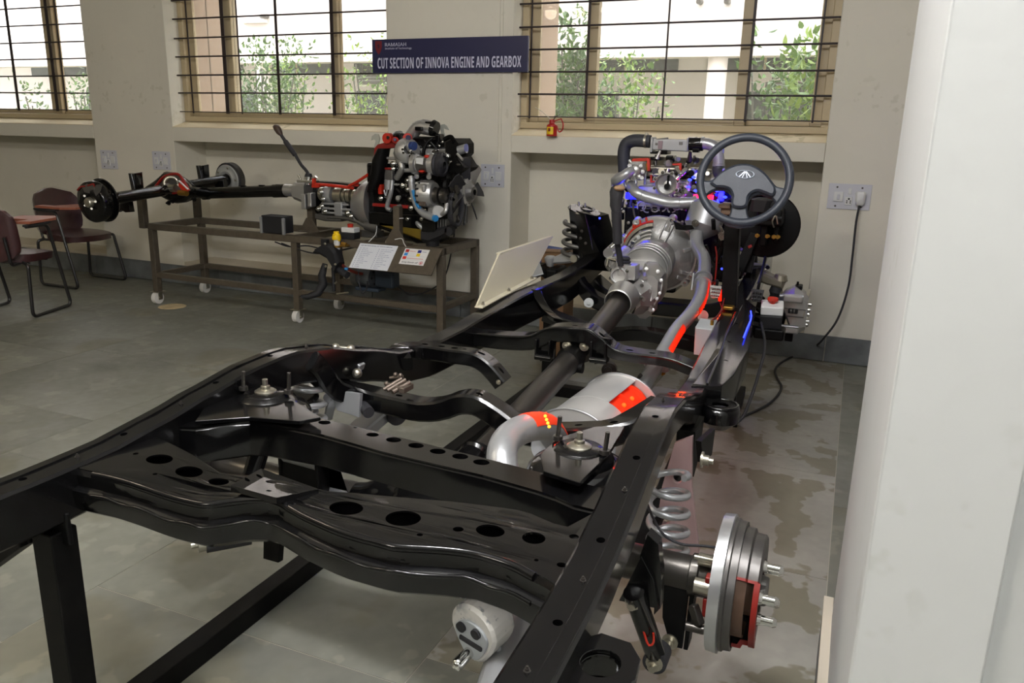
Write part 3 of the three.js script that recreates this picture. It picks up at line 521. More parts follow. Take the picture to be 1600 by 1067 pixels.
// spring seats on the inner side of both rails, with studs
for (const [name, px, py, y, sx, lab] of [['spring_seat', 415, 612, 0.735, 1, 0], ['spring_seat', 905, 698, 0.735, -1, 1]]) {
  const c = onY(px, py, y), b = at(c, 0, -0.065, 0);
  const m = part(frame, name, [latheHard([[0.001, 0], [0.05, 0], [0.056, -0.004], [0.075, -0.016], [0.082, -0.03], [0.1, -0.036], [0.112, -0.05], [0.115, -0.06], [0.115, -0.07]].reverse(), c, Y, 40), slab((lab ? [[850, 742], [905, 760], [950, 715], [975, 672], [930, 672], [872, 690], [845, 715]] : [[306, 658], [330, 622], [376, 580], [400, 590], [500, 652], [468, 658], [390, 652]]).map(([a, b2]) => onY(a, b2, y - 0.014)), 0.008)], M.black);
  part(m, 'bush', [latheHard([[0.002, 0.034], [0.007, 0.034], [0.007, 0.018], [0.012, 0.016], [0.012, 0.009], [0.02, 0.008], [0.028, 0.003], [0.028, 0]].reverse(), at(c, 0, 0, 0), Y, 20)], M.steel);
  for (const [dx, dz, l] of [[-0.062, 0.012, 0.05], [0.058, -0.02, 0.055]]) { const q = at(c, dx * sx, 0, dz); part(m, 'stud', [cyl(q, at(q, 0.004, l, 0), 0.005, 0.005, 10), disc(at(q, 0, 0.004, 0), Y, 0.012, 0.01, 6)], M.steelDark); }
  part(m, 'weld_ring', [torus(at(c, 0, -0.004, 0), Y, 0.052, 0.003, 30, 6)], M.black);
}
// third bar: kinked tube across, lamp bracket on it
{
  const z = -2.0, P = [[486, 548, -1.85], [505, 568, -1.9], [530, 592, -1.95], [570, 604, z], [625, 617, z], [660, 624, z], [690, 622, z], [720, 612, z], [750, 614, z], [785, 634, z], [815, 655, z], [850, 663, z], [905, 663, z], [960, 658, z], [1000, 640, -2.05], [1030, 622, -2.12]].map(([a, b, zz]) => onZ(a, b, zz));
  const m = crossbar('middle_crossmember', P, 0.072, 0.062, M.black);
  for (const i of [1, 4, 8, 12, 13]) hole(m, at(P[i], 0, 0.0008, 0.005), Y, 0.012, 0.007);
  const q = onZ(617, 606, -2.0); const cl = part(m, 'clamp_block', [cyl(at(q, -0.022, 0.0, 0.03), at(q, 0.012, 0.026, -0.02), 0.006), cyl(at(q, -0.006, 0.0, 0.034), at(q, 0.026, 0.024, -0.02), 0.007), cyl(at(q, 0.012, -0.002, 0.034), at(q, 0.042, 0.018, -0.02), 0.008), cyl(at(q, -0.03, 0.008, 0.0), at(q, 0.03, 0.008, 0.02), 0.005), ball(at(q, -0.03, 0.009, 0), 0.0075), ball(at(q, -0.01, 0.036, -0.02), 0.007), ball(at(q, 0.008, 0.036, -0.02), 0.007), cyl(at(q, -0.03, 0.022, -0.02), at(q, 0.012, 0.03, -0.03), 0.005), bx(q.x + 0.03, q.x + 0.05, q.y - 0.004, q.y + 0.014, q.z - 0.03, q.z + 0.03, 0.003)], M.copperish, 'copper coloured bolted clamp');
}
{ // stub bracket that ends in mid air
  const P = [[600, 556, -2.28], [625, 540, -2.35], [660, 537, -2.42], [705, 543, -2.42], [745, 549, -2.42], [765, 560, -2.42], [782, 577, -2.42], [794, 592, -2.42]].map(([a, b, z]) => onZ(a, b, z));
  P[0].x = railLx(-2.3) + RW; const m = crossbar('cut_stub_arm', P, 0.07, 0.05, M.black, (t) => 1 + 0.5 * Math.max(0, 0.3 - t));
  for (const [a, b, s] of [[664, 535, 8], [690, 539, 8], [710, 541, 8], [726, 544, 5], [752, 550, 9], [783, 577, 7]]) hole(m, at(onZ(a, b, -2.42), 0, 0.001, 0), Y, s * 0.0016, s * 0.0011);
  put(m, 'arm_bolt', boltS, M.steel, onZ(779, 597, -2.385), Z);
}
{ // arched cross member that carries the shaft bearing
  const z = -2.85, P = [[700, 518, z], [740, 518, z], [800, 521, z], [835, 520, z], [860, 509, z], [880, 507, z], [905, 508, z], [925, 510, z], [945, 525, z], [965, 541, z], [1000, 548, z], [1050, 555, z], [1080, 566, z], [1103, 575, z]].map(([a, b, zz]) => onZ(a, b, zz)); P[0].x = railLx(z) + 0.06;
  const m = crossbar('bearing_crossmember', P, 0.085, (k) => mix(0.06, 0.038, sstep(0.6, 0.72, k)), M.black, (t) => 1 + 0.25 * Math.exp(-Math.pow((t - 0.5) / 0.2, 2)));
  for (const [a, b, s] of [[770, 519, 12], [827, 521, 9], [900, 506, 7], [943, 520, 10], [985, 545, 9], [1020, 549, 8]]) hole(m, at(onZ(a, b, z), 0, 0.001, 0.01), Y, s * 0.0016, s * 0.001);
  part(m, 'edge_lip', [tube(P.map((p) => at(p, 0, -0.004, 0.044)), 0.006, 50, 8)], M.black);
  for (const [px, py] of [[852, 548], [938, 552]]) { const b = onZ(px, py, -2.82); part(m, 'hanger_bracket', [slab([at(b, -0.04, 0.06, 0), at(b, 0.04, 0.06, 0), at(b, 0.03, -0.03, 0.0), at(b, -0.02, -0.045, 0)], 0.02), bx(b.x - 0.035, b.x - 0.025, b.y - 0.02, b.y + 0.05, b.z - 0.04, b.z + 0.03), bx(b.x + 0.02, b.x + 0.03, b.y - 0.02, b.y + 0.05, b.z - 0.04, b.z + 0.03), cyl(at(b, -0.03, -0.02, 0.03), at(b, 0.035, -0.02, 0.03), 0.012)], M.black); }
  const bc = onZ(899, 540, -2.86); part(m, 'bearing_housing', [latheHard([[0.02, 0.03], [0.05, 0.03], [0.058, 0.02], [0.062, -0.02], [0.05, -0.035]].reverse(), bc, V(0, -0.12, 1), 28)], M.blackSatin);
  for (const [a, b] of [[886, 540], [913, 541]]) put(m, 'bearing_bolt', boltL, M.steel, onZ(a, b, -2.81), Z);
}
// front cross members and engine cradle
{
  const m = crossbar('front_crossmember', [[735, 520, -3.6], [940, 512, -3.6], [1000, 512, -3.6], [1040, 518, -3.6], [1090, 530, -3.6]].map(([a, b, z]) => onZ(a, b, z)).map((p, i) => (i ? p : V(-1.33, 0.56, -3.6))), 0.09, 0.055);
  const n = crossbar('engine_cradle', [V(-1.33, 0.6, -4.42), V(-1.2, 0.52, -4.42), V(-0.93, 0.5, -4.42), V(-0.65, 0.52, -4.42), V(-0.48, 0.6, -4.42)], 0.16, 0.08);
  const g = part(frame, 'gusset_arm', [loft([[838, 456, -3.42], [843, 470, -3.38], [854, 486, -3.3], [866, 497, -3.22], [874, 502, -3.15]].map(([a, b, z]) => onZ(a, b, z)).map((p) => rect(p, V(0.03, 0, 0.008), V(0.004, 0.012, 0.012), 0.3)), 30)], M.black);
  const w = part(frame, 'curved_brace', [loft([[905, 440], [915, 455], [930, 468], [952, 478], [975, 482]].map(([a, b]) => onZ(a, b, -4.1)).map((p, i) => rect(p, V(0, 0.05 - 0.004 * i, 0), V(0.0, 0.0, 0.05), 0.3)), 30)], M.black);
  for (const [px, py, r, z] of [[920, 473, 0.026, -4.0], [1098, 493, 0.026, -3.75]]) part(frame, 'mount_washer', [disc(onZ(px, py, z), V(0.2, 0.2, 1), r, 0.012, 24), disc(onZ(px, py, z + 0.01), V(0.2, 0.2, 1), r * 0.45, 0.014, 6)], M.galv, 'zinc washer and bolt');
}
// body mounts
{
  const c = onY(1125, 634, 0.60), m = part(frame, 'body_mount', [latheHard([[0.026, 0], [0.026, 0.004], [0.05, 0.006], [0.058, 0.0], [0.064, -0.012], [0.06, -0.045], [0.03, -0.07], [0.026, -0.06]].reverse(), c, Y, 36), loft([rect(V(-0.40, 0.575, c.z), V(0, 0, 0.07), V(0, 0.055, 0), 0.3), rect(V(c.x - 0.055, 0.57, c.z), V(0, 0, 0.05), V(0, 0.03, 0), 0.3), rect(V(c.x - 0.02, 0.575, c.z), V(0, 0, 0.02), V(0, 0.02, 0), 0.3)], 40)], M.black);
  part(m, 'mount_rim', [torus(at(c, 0, 0.004, 0), Y, 0.052, 0.006, 36, 8)], M.black); part(m, 'mount_cup', [disc(at(c, 0, -0.012, 0), Y, 0.026, 0.01, 20)], M.blackMatt);
  const rim = [[870, 1030], [895, 1002], [940, 990], [985, 1005], [1000, 1030], [992, 1062], [960, 1085], [850, 1080]].map(([a, b]) => onY(a, b, 0.655)); const hc = onY(938, 1036, 0.655); hc.r = 0.034; hc.r2 = 0.03;
  part(frame, 'rear_body_mount', [slab(rim, 0.006, [hc]), latheHard([[0.036, 0], [0.036, -0.05], [0.05, -0.06], [0.05, -0.064], [0.034, -0.05]].reverse(), at(hc, 0, 0, 0), Y, 30), slab(rim.map((p) => at(p, 0, -0.01, 0)), 0.004, [hc])], M.black);
}
for (const [m, l] of bores) drill(m, l);
bores.clear();
// ---------------------------------------------------------------- stand under the frame
{
  const t = thing('chassis_stand', 'black square tube stand that holds the chassis frame off the floor', 'stand', V(-0.93, 0, -2.4));
  const tp = onY(84, 824, 0.565), x0 = tp.x, z0 = tp.z;
  part(t, 'post', [beam(V(x0, 0, z0), V(x0, 0.565, z0), 0.062, 0.062)], M.blackSatin);
  part(t, 'saddle', [beam(V(x0 - 0.045, 0.572, z0), V(x0 + 0.05, 0.572, z0), 0.012, 0.075), bx(x0 - 0.05, x0 - 0.04, 0.53, 0.6, z0 - 0.03, z0 + 0.03), ], M.blackSatin);
  part(t, 'tow_bracket', [beam(onZ(-25, 888, z0 + 0.02), onZ(44, 838, z0 + 0.02), 0.05, 0.03, 0.004)], M.blackSatin);
  part(t, 'post', [beam(V(-0.40, 0, -1.05), V(-0.37, 0.58, -1.05), 0.05, 0.05)], M.blackSatin);
  for (const [x, z, h] of [[-1.42, -3.9, 0.52], [-0.45, -3.9, 0.52]]) part(t, 'post', [beam(V(x, 0, z), V(x, h, z), 0.06, 0.06)], M.blackSatin);
  part(t, 'floor_beam', [beam(V(x0, 0.031, z0), V(-1.5, 0.031, -4.4), 0.062, 0.062)], M.blackSatin);
  part(t, 'floor_beam', [beam(V(-0.43, 0.031, -3.87), V(-0.46, 0.031, -4.4), 0.06, 0.06)], M.blackSatin);
  part(t, 'floor_crossbeam', [beam(V(-1.5, 0.031, -3.95), V(-0.43, 0.031, -3.95), 0.06, 0.06)], M.blackSatin);
}
// ---------------------------------------------------------------- rear axle with brake drums
const AX = V(-0.93, 0.42, -1.68);
{
  const t = thing('rear_axle', 'dark grey rear axle with a cutaway brake drum at its right end', 'axle', V(-0.93, 0.2, -1.68)), { y, z } = AX;
  const ax = (x) => V(x, y, z);
  part(t, 'axle_tube', [cyl(ax(-0.86), ax(-0.18), 0.043, 0.043, 28), cyl(ax(-1.0), ax(-1.68), 0.043, 0.043, 28), latheHard([[0.043, 0], [0.05, 0.003], [0.05, 0.02], [0.046, 0.024], [0.046, 0.05]], ax(-0.245), X, 28)], M.steelDark);
  const df = part(t, 'differential_housing', [latheHard([[0.02, -0.11], [0.085, -0.1], [0.12, -0.05], [0.135, 0], [0.125, 0.04], [0.09, 0.085], [0.05, 0.1], [0.001, 0.1]], ax(-0.93), Z, 36), latheHard([[0.036, -0.26], [0.05, -0.2], [0.1, -0.1], [0.11, 0], [0.1, 0.1], [0.05, 0.2], [0.036, 0.26]], ax(-0.93), X, 28), latheHard([[0.09, 0.08], [0.06, 0.16], [0.045, 0.25], [0.05, 0.26], [0.001, 0.26]], ax(-0.93), V(0.05, 0.3, -1), 24)], M.black);
  part(df, 'cut_edge', [torus(at(ax(-0.93), 0, 0.035, 0.06), V(0, 0.75, 0.65), 0.085, 0.008, 40, 8)], M.red, 'red painted cut edge'); part(df, 'ring_gear', [torus(at(ax(-0.93), 0.01, 0.015, 0.04), V(0.2, 0.8, 0.55), 0.07, 0.02, 40, 10)], M.steel);
  // right drum
  const DX = -0.172;
  const bp = part(t, 'backing_plate', [latheHard([[0.03, -0.014], [0.06, -0.02], [0.14, -0.012], [0.154, -0.012], [0.156, 0.012], [0.15, 0.014], [0.03, 0.004]], ax(DX), X, 56)], M.silverBand, 'bright machined backing plate');
  const rim = [[0.136, 0.004], [0.149, 0.004], [0.149, 0.021], [0.145, 0.024], [0.144, 0.039], [0.136, 0.04], [0.136, 0.004]], prof = [[0.07, 0.086], [0.118, 0.086], [0.123, 0.082], [0.124, 0.062], [0.133, 0.058], [0.134, 0.038], [0.126, 0.038], [0.126, 0.05], [0.114, 0.056], [0.113, 0.076], [0.07, 0.078]];
  const g0 = 338 * Math.PI / 180, gl = 256 * Math.PI / 180; // the cut sector faces the camera, low
  const lg = new THREE.LatheGeometry([...prof, prof[0]].map(([r, h]) => new THREE.Vector2(r, h)), 64, g0, gl); move(lg, basis(X), ax(DX));
  const dr = part(t, 'brake_drum', [toCreasedNormals(lg, 0.5), latheHard(rim, ax(DX), X, 64)], M.drumIron);
  for (const a of [g0, g0 + gl]) { // red faces of the cut
    const rad = V(0, -Math.cos(a), -Math.sin(a)), s = new THREE.ExtrudeGeometry(poly(prof.map(([r, h]) => [r * 1.01, h])), { depth: 0.006, bevelEnabled: false }); s.translate(0, 0, -0.003);
    move(s, new THREE.Matrix4().makeBasis(rad, X, rad.clone().cross(X)), ax(DX)); part(dr, 'cut_face', [s], M.red, 'red painted cut face');
  }
  const edge = new THREE.LatheGeometry([[0.105, 0.076], [0.125, 0.076], [0.125, 0.088], [0.105, 0.088], [0.105, 0.076]].map(([r, h]) => new THREE.Vector2(r, h)), 24, g0 + gl, Math.PI * 2 - gl); move(edge, basis(X), ax(DX)); part(dr, 'cut_rim', [toCreasedNormals(edge, 0.5)], M.red, 'red painted rim of the cut');
  const shoe = new THREE.LatheGeometry([[0.104, 0.03], [0.11, 0.03], [0.11, 0.06], [0.104, 0.06], [0.104, 0.03]].map(([r, h]) => new THREE.Vector2(r, h)), 40, 3.6, 2.9); move(shoe, basis(X), ax(DX)); part(dr, 'brake_shoe', [toCreasedNormals(shoe, 0.5)], M.rustSteel); part(dr, 'inner_hub', [disc(ax(-0.13), X, 0.06, 0.07, 24)], M.rustSteel);
  part(dr, 'hub', [latheHard([[0.001, 0.1], [0.03, 0.1], [0.033, 0.096], [0.034, 0.08], [0.07, 0.08]].reverse(), ax(DX), X, 28)], M.castDark);
  for (let i = 0; i < 5; i++) { const a = i * 1.2566 + 0.25, p = at(ax(-0.086), 0, Math.sin(a) * 0.062, Math.cos(a) * 0.062); part(dr, 'wheel_nut', [disc(at(p, 0.004, 0, 0), X, 0.014, 0.008, 20, 0.012), disc(at(p, 0.02, 0, 0), X, 0.0115, 0.026, 6), disc(at(p, 0.037, 0, 0), X, 0.0115, 0.008, 20, 0.008)], M.chrome); }
  part(bp, 'cylinder', [disc(at(ax(-0.205), 0, 0.02, 0.075), X, 0.018, 0.035, 14)], M.steel); part(bp, 'cylinder', [disc(at(ax(-0.21), 0, 0.06, 0.03), X, 0.014, 0.03, 12)], M.steel); part(bp, 'bleed_pipe', [cyl(at(ax(-0.23), 0, 0.08, 0.06), at(ax(-0.18), 0, 0.08, 0.06), 0.006)], M.steel);
  part(bp, 'red_lug', [bx(-0.2, -0.186, y + 0.035, y + 0.05, z + 0.06, z + 0.085, 0.003), bx(-0.2, -0.186, y - 0.045, y - 0.0, z + 0.08, z + 0.09, 0.003)], M.red);
  part(bp, 'link_lever', [beam(at(ax(-0.22), 0, -0.02, 0.09), at(ax(-0.2), 0, -0.06, 0.1), 0.02, 0.02), cyl(at(ax(-0.23), 0, -0.07, 0.1), at(ax(-0.19), 0, -0.07, 0.1), 0.01)], M.steelDark);
  // left drum, mostly hidden
  part(t, 'brake_drum', [latheHard([[0.03, -0.014], [0.156, -0.012], [0.156, 0.012], [0.147, 0.02], [0.143, 0.05], [0.12, 0.07], [0.118, 0.11], [0.03, 0.11]], ax(-1.655), nX, 48)], M.drumIron);
  // shock bracket and suspension link brackets
  const b = onZ(1055, 925, z + 0.03); const br = part(t, 'shock_bracket', [slab([at(b, -0.03, 0.05, 0), at(b, 0.03, 0.05, 0), at(b, 0.03, -0.12, 0.03), at(b, 0.005, -0.12, 0.03), at(b, -0.02, -0.06, 0.02)], 0.012), slab([at(b, 0.035, 0.05, -0.04), at(b, 0.035, 0.05, 0.0), at(b, 0.035, -0.12, 0.03), at(b, 0.035, -0.12, -0.02)], 0.008)], M.blackSatin);
  put(br, 'bracket_bolt', boltL, M.steel, at(b, 0.005, -0.1, 0.045), Z);
  const lb = V(-1.36, 0.34, -1.58); part(t, 'shock_bracket', [slab([at(lb, -0.03, 0.08, 0), at(lb, 0.03, 0.08, 0), at(lb, 0.02, -0.1, 0.02), at(lb, -0.03, -0.1, 0.02)], 0.02)], M.blackSatin);
}
// frame bracket behind the right rail with the damper that hangs from it
{
  const t = thing('shock_absorber', 'black rear damper with a red cut slot, under the right frame rail', 'shock absorber', onZ(1025, 1035, -1.5));
  const lo = onZ(1026, 1027, -1.5), up = onZ(990, 925, -1.42);
  const tb = part(t, 'damper_tube', [cyl(lo, up, 0.022, 0.022, 20)], M.black);
  part(t, 'lower_eye', [cyl(at(lo, 0, 0, -0.03), at(lo, 0, 0, 0.022), 0.026, 0.026, 24)], M.rubber); put(t, 'eye_bolt', boltL, M.steel, at(lo, 0, 0, 0.02), Z);
  const s = onZ(1015, 985, -1.46); part(tb, 'cut_slot', [tube([at(s, -0.012, 0.02, 0.022), at(s, 0.006, -0.02, 0.022), at(s, 0.013, -0.014, 0.02), at(s, 0.012, 0.01, 0.02)], 0.0025, 16, 6)], M.orangeRed, 'red painted edge of the cut slot');
  const pts = [[1012, 835], [1028, 850], [1033, 905], [1031, 950], [1022, 960], [1020, 905], [990, 950], [968, 938], [985, 905], [1000, 870]].map(([a, b]) => onZ(a, b, -1.45));
  part(frame, 'damper_bracket', [slab([pts[0], pts[1], pts[2], pts[3], pts[4], at(pts[5], 0.006, 0, 0), at(pts[5], 0, 0, 0), pts[9]], 0.03), slab([[1002, 870], [1020, 905], [1028, 950], [1000, 945], [968, 938], [985, 905]].map(([a, b]) => onZ(a, b, -1.44)), 0.01)], M.black);
  put(frame, 'damper_bolt', boltL, M.steel, onZ(991, 939, -1.425), Z);
  const t2 = thing('shock_absorber', 'black rear damper under the left half of the rear cross member', 'shock absorber', onZ(338, 848, -1.35));
  const l2 = onZ(345, 842, -1.38); part(t2, 'lower_eye', [cyl(at(l2, -0.02, 0, 0.03), at(l2, 0.05, 0.0, -0.05), 0.026, 0.026, 20)], M.rubber); part(t2, 'pin', [disc(at(l2, -0.026, 0, 0.038), V(-0.5, 0, 0.7), 0.02, 0.02, 20), disc(at(l2, -0.036, 0, 0.05), V(-0.5, 0, 0.7), 0.01, 0.02, 6)], M.steel);
  part(t2, 'damper_tube', [cyl(at(l2, 0.02, 0, -0.02), V(-1.3, 0.66, -1.5), 0.024, 0.024, 20)], M.black);
}
// coil springs between axle and frame
{
  const c = onZ(1045, 790, -1.83); const t = thing('coil_spring', 'silver coil spring of the rear axle beside the right frame rail', 'spring', V(-0.3, 0.42, -1.78));
  part(t, 'coil', [spring(onZ(1043, 872, -1.78), onZ(1045, 738, -1.78), 0.046, 0.0085, 4.6)], M.silver);
  const u = thing('damper_plate', 'pink-tinged pierced steel plate standing behind the silver rear coil spring', 'bracket', V(-0.25, 0.44, -1.97));
  part(u, 'plate', [slab([[1055, 692], [1082, 682], [1080, 760], [1092, 862], [1088, 874], [1020, 868], [1035, 760]].map(([a, b]) => onZ(a, b, -1.96)), 0.012, [(() => { const p = onZ(1058, 748, -1.96); p.r = 0.013; return p; })(), (() => { const p = onZ(1050, 778, -1.96); p.r = 0.01; return p; })(), (() => { const p = onZ(1040, 812, -1.96); p.r = 0.013; return p; })()])], M.pinkSteel);
  const v = thing('coil_spring', 'silver coil spring of the rear axle half hidden at the left frame rail', 'spring', V(-1.42, 0.45, -1.86));
  part(v, 'coil', [spring(V(-1.47, 0.46, -1.88), V(-1.47, 0.66, -1.88), 0.055, 0.0095, 4)], M.silver);
  const q = onZ(464, 618, -1.86), w = thing('bump_stop', 'black rubber bump stop cup with a bright coil end below, inside the left rail', 'bump stop', at(q, 0, -0.1, 0));
  part(w, 'cup', [latheHard([[0.001, 0.01], [0.062, 0.008], [0.066, 0.0], [0.062, -0.028], [0.05, -0.034], [0.001, -0.034]].reverse(), q, V(0.15, 1, 0.1), 30)], M.black);
  part(w, 'coil_end', [torus(at(q, 0.005, -0.05, 0), V(0.1, 1, 0.1), 0.05, 0.009, 30, 8, 4.6), tube([at(q, 0.05, -0.05, 0.0), at(q, 0.062, -0.065, 0.01), at(q, 0.05, -0.085, 0.03), at(q, 0.02, -0.095, 0.05)], 0.008, 16, 8)], M.silver);
}
// brake line and yellow-lit bracket on right rail
{
  const t = single('brake_line', 'thin dark brake pipe running to the near right brake drum', 'brake pipe', [tube([[1005, 770, -1.7], [1022, 812, -1.62], [1040, 838, -1.58], [1065, 850, -1.58], [1100, 853, -1.6], [1130, 857, -1.62]].map(([a, b, z]) => onZ(a, b, z)), 0.003, 50, 8)], M.rubber);
  const p = onX(1090, 690, -0.33), m = part(frame, 'link_bracket', [slab([at(p, 0, 0.05, 0.06), at(p, 0, 0.05, -0.08), at(p, 0, -0.06, -0.05), at(p, 0, -0.1, 0.02), at(p, 0, -0.06, 0.06)], 0.05), slab([[1095, 690], [1117, 670], [1112, 710], [1098, 722]].map(([a, b]) => onX(a, b, -0.27)), 0.012)], M.blackSatin);
  put(m, 'link_bolt', boltL, M.steel, onX(1096, 718, -0.25), X);
  part(frame, 'lower_link', [beam(V(-0.38, 0.5, -2.3), V(-0.4, 0.36, -1.75), 0.05, 0.04, 0.01)], M.blackSatin);
}
// trailing links seen below the cross members
{
  const t = thing('trailing_link', 'grey pressed steel link slanting to the floor side below the middle cross member', 'suspension link', onY(560, 670, 0.4));
  const a = onY(600, 640, 0.5), b = onY(480, 745, 0.4); part(t, 'link_plate', [loft([rect(a, V(0.045, 0, 0.02), V(0, 0.02, 0), 0.3), rect(a.clone().lerp(b, 0.5), V(0.04, 0, 0.02), V(0, 0.022, 0), 0.3), rect(b, V(0.035, 0, 0.02), V(0, 0.02, 0), 0.3)], 40)], M.silverPaint);
  part(t, 'eye', [cyl(at(a, -0.02, 0, -0.03), at(a, 0.07, 0.0, 0.03), 0.034, 0.034, 20)], M.rubber);
  drill(t.children[0], [[580, 655], [552, 690]].map(([x, y]) => ({ p: at(onY(x, y, 0.472), 0, 0.012, 0), dir: Y, r: 0.012, r2: 0.006, depth: 0.09 })));
  const c = thing('trailing_link', 'narrow bent grey bracket under the left end of the middle cross member', 'suspension link', onY(530, 620, 0.55));
  const d = onY(520, 618, 0.6), e = onY(545, 622, 0.6), f = onY(512, 655, 0.5); part(c, 'bracket', [slab([at(d, -0.01, 0.02, 0), at(d, 0.1, 0.02, 0), at(d, 0.1, -0.05, 0.01), at(d, 0.02, -0.04, 0.01)], 0.014), beam(d, f, 0.03, 0.012), cyl(at(d, 0, 0, 0), at(d, 0.0, 0, 0.03), 0.014)], M.silverPaint);
  part(c, 'eye', [cyl(at(d, 0.09, -0.03, -0.03), at(d, 0.13, -0.035, 0.0), 0.018)], M.rubber);
  const g = thing('track_rod_mount', 'grey cylinder clamped in a black U bracket under the axle cross member', 'bracket', onZ(475, 745, -1.62)), h = onZ(475, 716, -1.62);
  part(g, 'u_bracket', [slab([at(h, -0.06, 0.0, 0.02), at(h, 0.06, -0.01, 0.02), at(h, 0.07, -0.12, 0.03), at(h, -0.05, -0.11, 0.03)], 0.012), bx(h.x - 0.065, h.x - 0.055, h.y - 0.1, h.y + 0.03, h.z - 0.04, h.z + 0.03), bx(h.x + 0.055, h.x + 0.065, h.y - 0.1, h.y + 0.03, h.z - 0.04, h.z + 0.03)], M.blackSatin);
  part(g, 'cylinder', [cyl(at(h, -0.05, 0.015, 0), at(h, 0.055, 0.01, 0), 0.034, 0.034, 24)], M.silverPaint);
  part(g, 'pin', [cyl(at(h, -0.095, 0.015, 0), at(h, -0.055, 0.015, 0), 0.016), cyl(at(h, 0.06, 0.01, 0), at(h, 0.1, 0.01, 0), 0.016)], M.steel);
  part(g, 'link_arm', [loft([rect(at(h, 0.06, -0.0, -0.02), V(0.03, 0, 0.0), V(0, 0.02, 0.0), 0.3), rect(at(h, 0.09, -0.1, -0.02), V(0.035, 0, 0), V(0, 0.02, 0), 0.3), rect(at(h, 0.05, -0.17, 0.0), V(0.03, 0, 0), V(0, 0.02, 0), 0.3)], 40)], M.silverPaint);
  const k = onZ(550, 572, -2.045), l = thing('damper_shackle', 'light grey angled bracket with bolts behind the left end of the middle cross member', 'bracket', at(k, 0, -0.06, 0));
  part(l, 'channel', [slab([[519, 554], [545, 556], [562, 572], [558, 586], [545, 584], [528, 568]].map(([a, b]) => onZ(a, b, -2.04)), 0.03), slab([at(k, -0.06, 0.04, 0.0), at(k, -0.04, 0.05, 0), at(k, -0.03, 0.02, 0.02), at(k, -0.05, 0.01, 0.02)], 0.01)], M.silverPaint);
  part(l, 'pivot', [ball(onZ(524, 543, -2.0), 0.014), ball(onZ(548, 545, -2.03), 0.014), cyl(onZ(524, 543, -2.0), onZ(548, 545, -2.03), 0.007), ball(onZ(558, 583, -2.01), 0.016)], M.steel);
}
// propeller shaft
{
  const t = thing('propeller_shaft', 'dark two-piece propeller shaft from gearbox to rear axle under the arched cross member', 'drive shaft', V(-0.93, 0.4, -2.6));
  const a = onX(972, 468, -0.93), b = V(-0.93, 0.56, -2.93), c = V(-0.93, 0.56, -2.8), d = V(-0.93, 0.46, -1.98);
  part(t, 'front_tube', [cyl(a, b, 0.05, 0.05, 32)], M.steelDark);
  part(t, 'rear_tube', [cyl(c, d, 0.045, 0.045, 32)], M.steelDark);
  part(t, 'joint', [latheHard([[0.02, -0.05], [0.05, -0.04], [0.055, 0], [0.05, 0.04], [0.02, 0.05]], c, d.clone().sub(c), 24), cyl(at(c, -0.06, -0.02, 0.03), at(c, 0.06, -0.02, 0.03), 0.02)], M.blackSatin); part(t, 'joint', [latheHard([[0.045, -0.01], [0.06, 0], [0.06, 0.02], [0.03, 0.06]], d, d.clone().sub(c), 24)], M.blackSatin);
}
// exhaust: pipe, silencer, tail pipe, lit cut-outs
function arcSkin(q, r, a0, a1, th = 0.0016, n = 10) {     // a strip of tube wall between two angles
  const rings = []; let up = V(0, 1, 0);
  for (let i = 0; i < q.length; i++) { const t = q[Math.min(i + 1, q.length - 1)].clone().sub(q[Math.max(i - 1, 0)]).normalize(); const s = t.clone().cross(up).normalize(), u = s.clone().cross(t).normalize(); const ring = []; const ta = i / (q.length - 1), w = 1; for (let k = 0; k <= n; k++) { const a = mix(a0, a1, k / n); ring.push(q[i].clone().addScaledVector(s, Math.cos(a) * (r + th)).addScaledVector(u, Math.sin(a) * (r + th))); } for (let k = n; k >= 0; k--) { const a = mix(a0, a1, k / n); ring.push(q[i].clone().addScaledVector(s, Math.cos(a) * (r - 0.002)).addScaledVector(u, Math.sin(a) * (r - 0.002))); } rings.push(ring); }
  return loft(rings, 40);
}
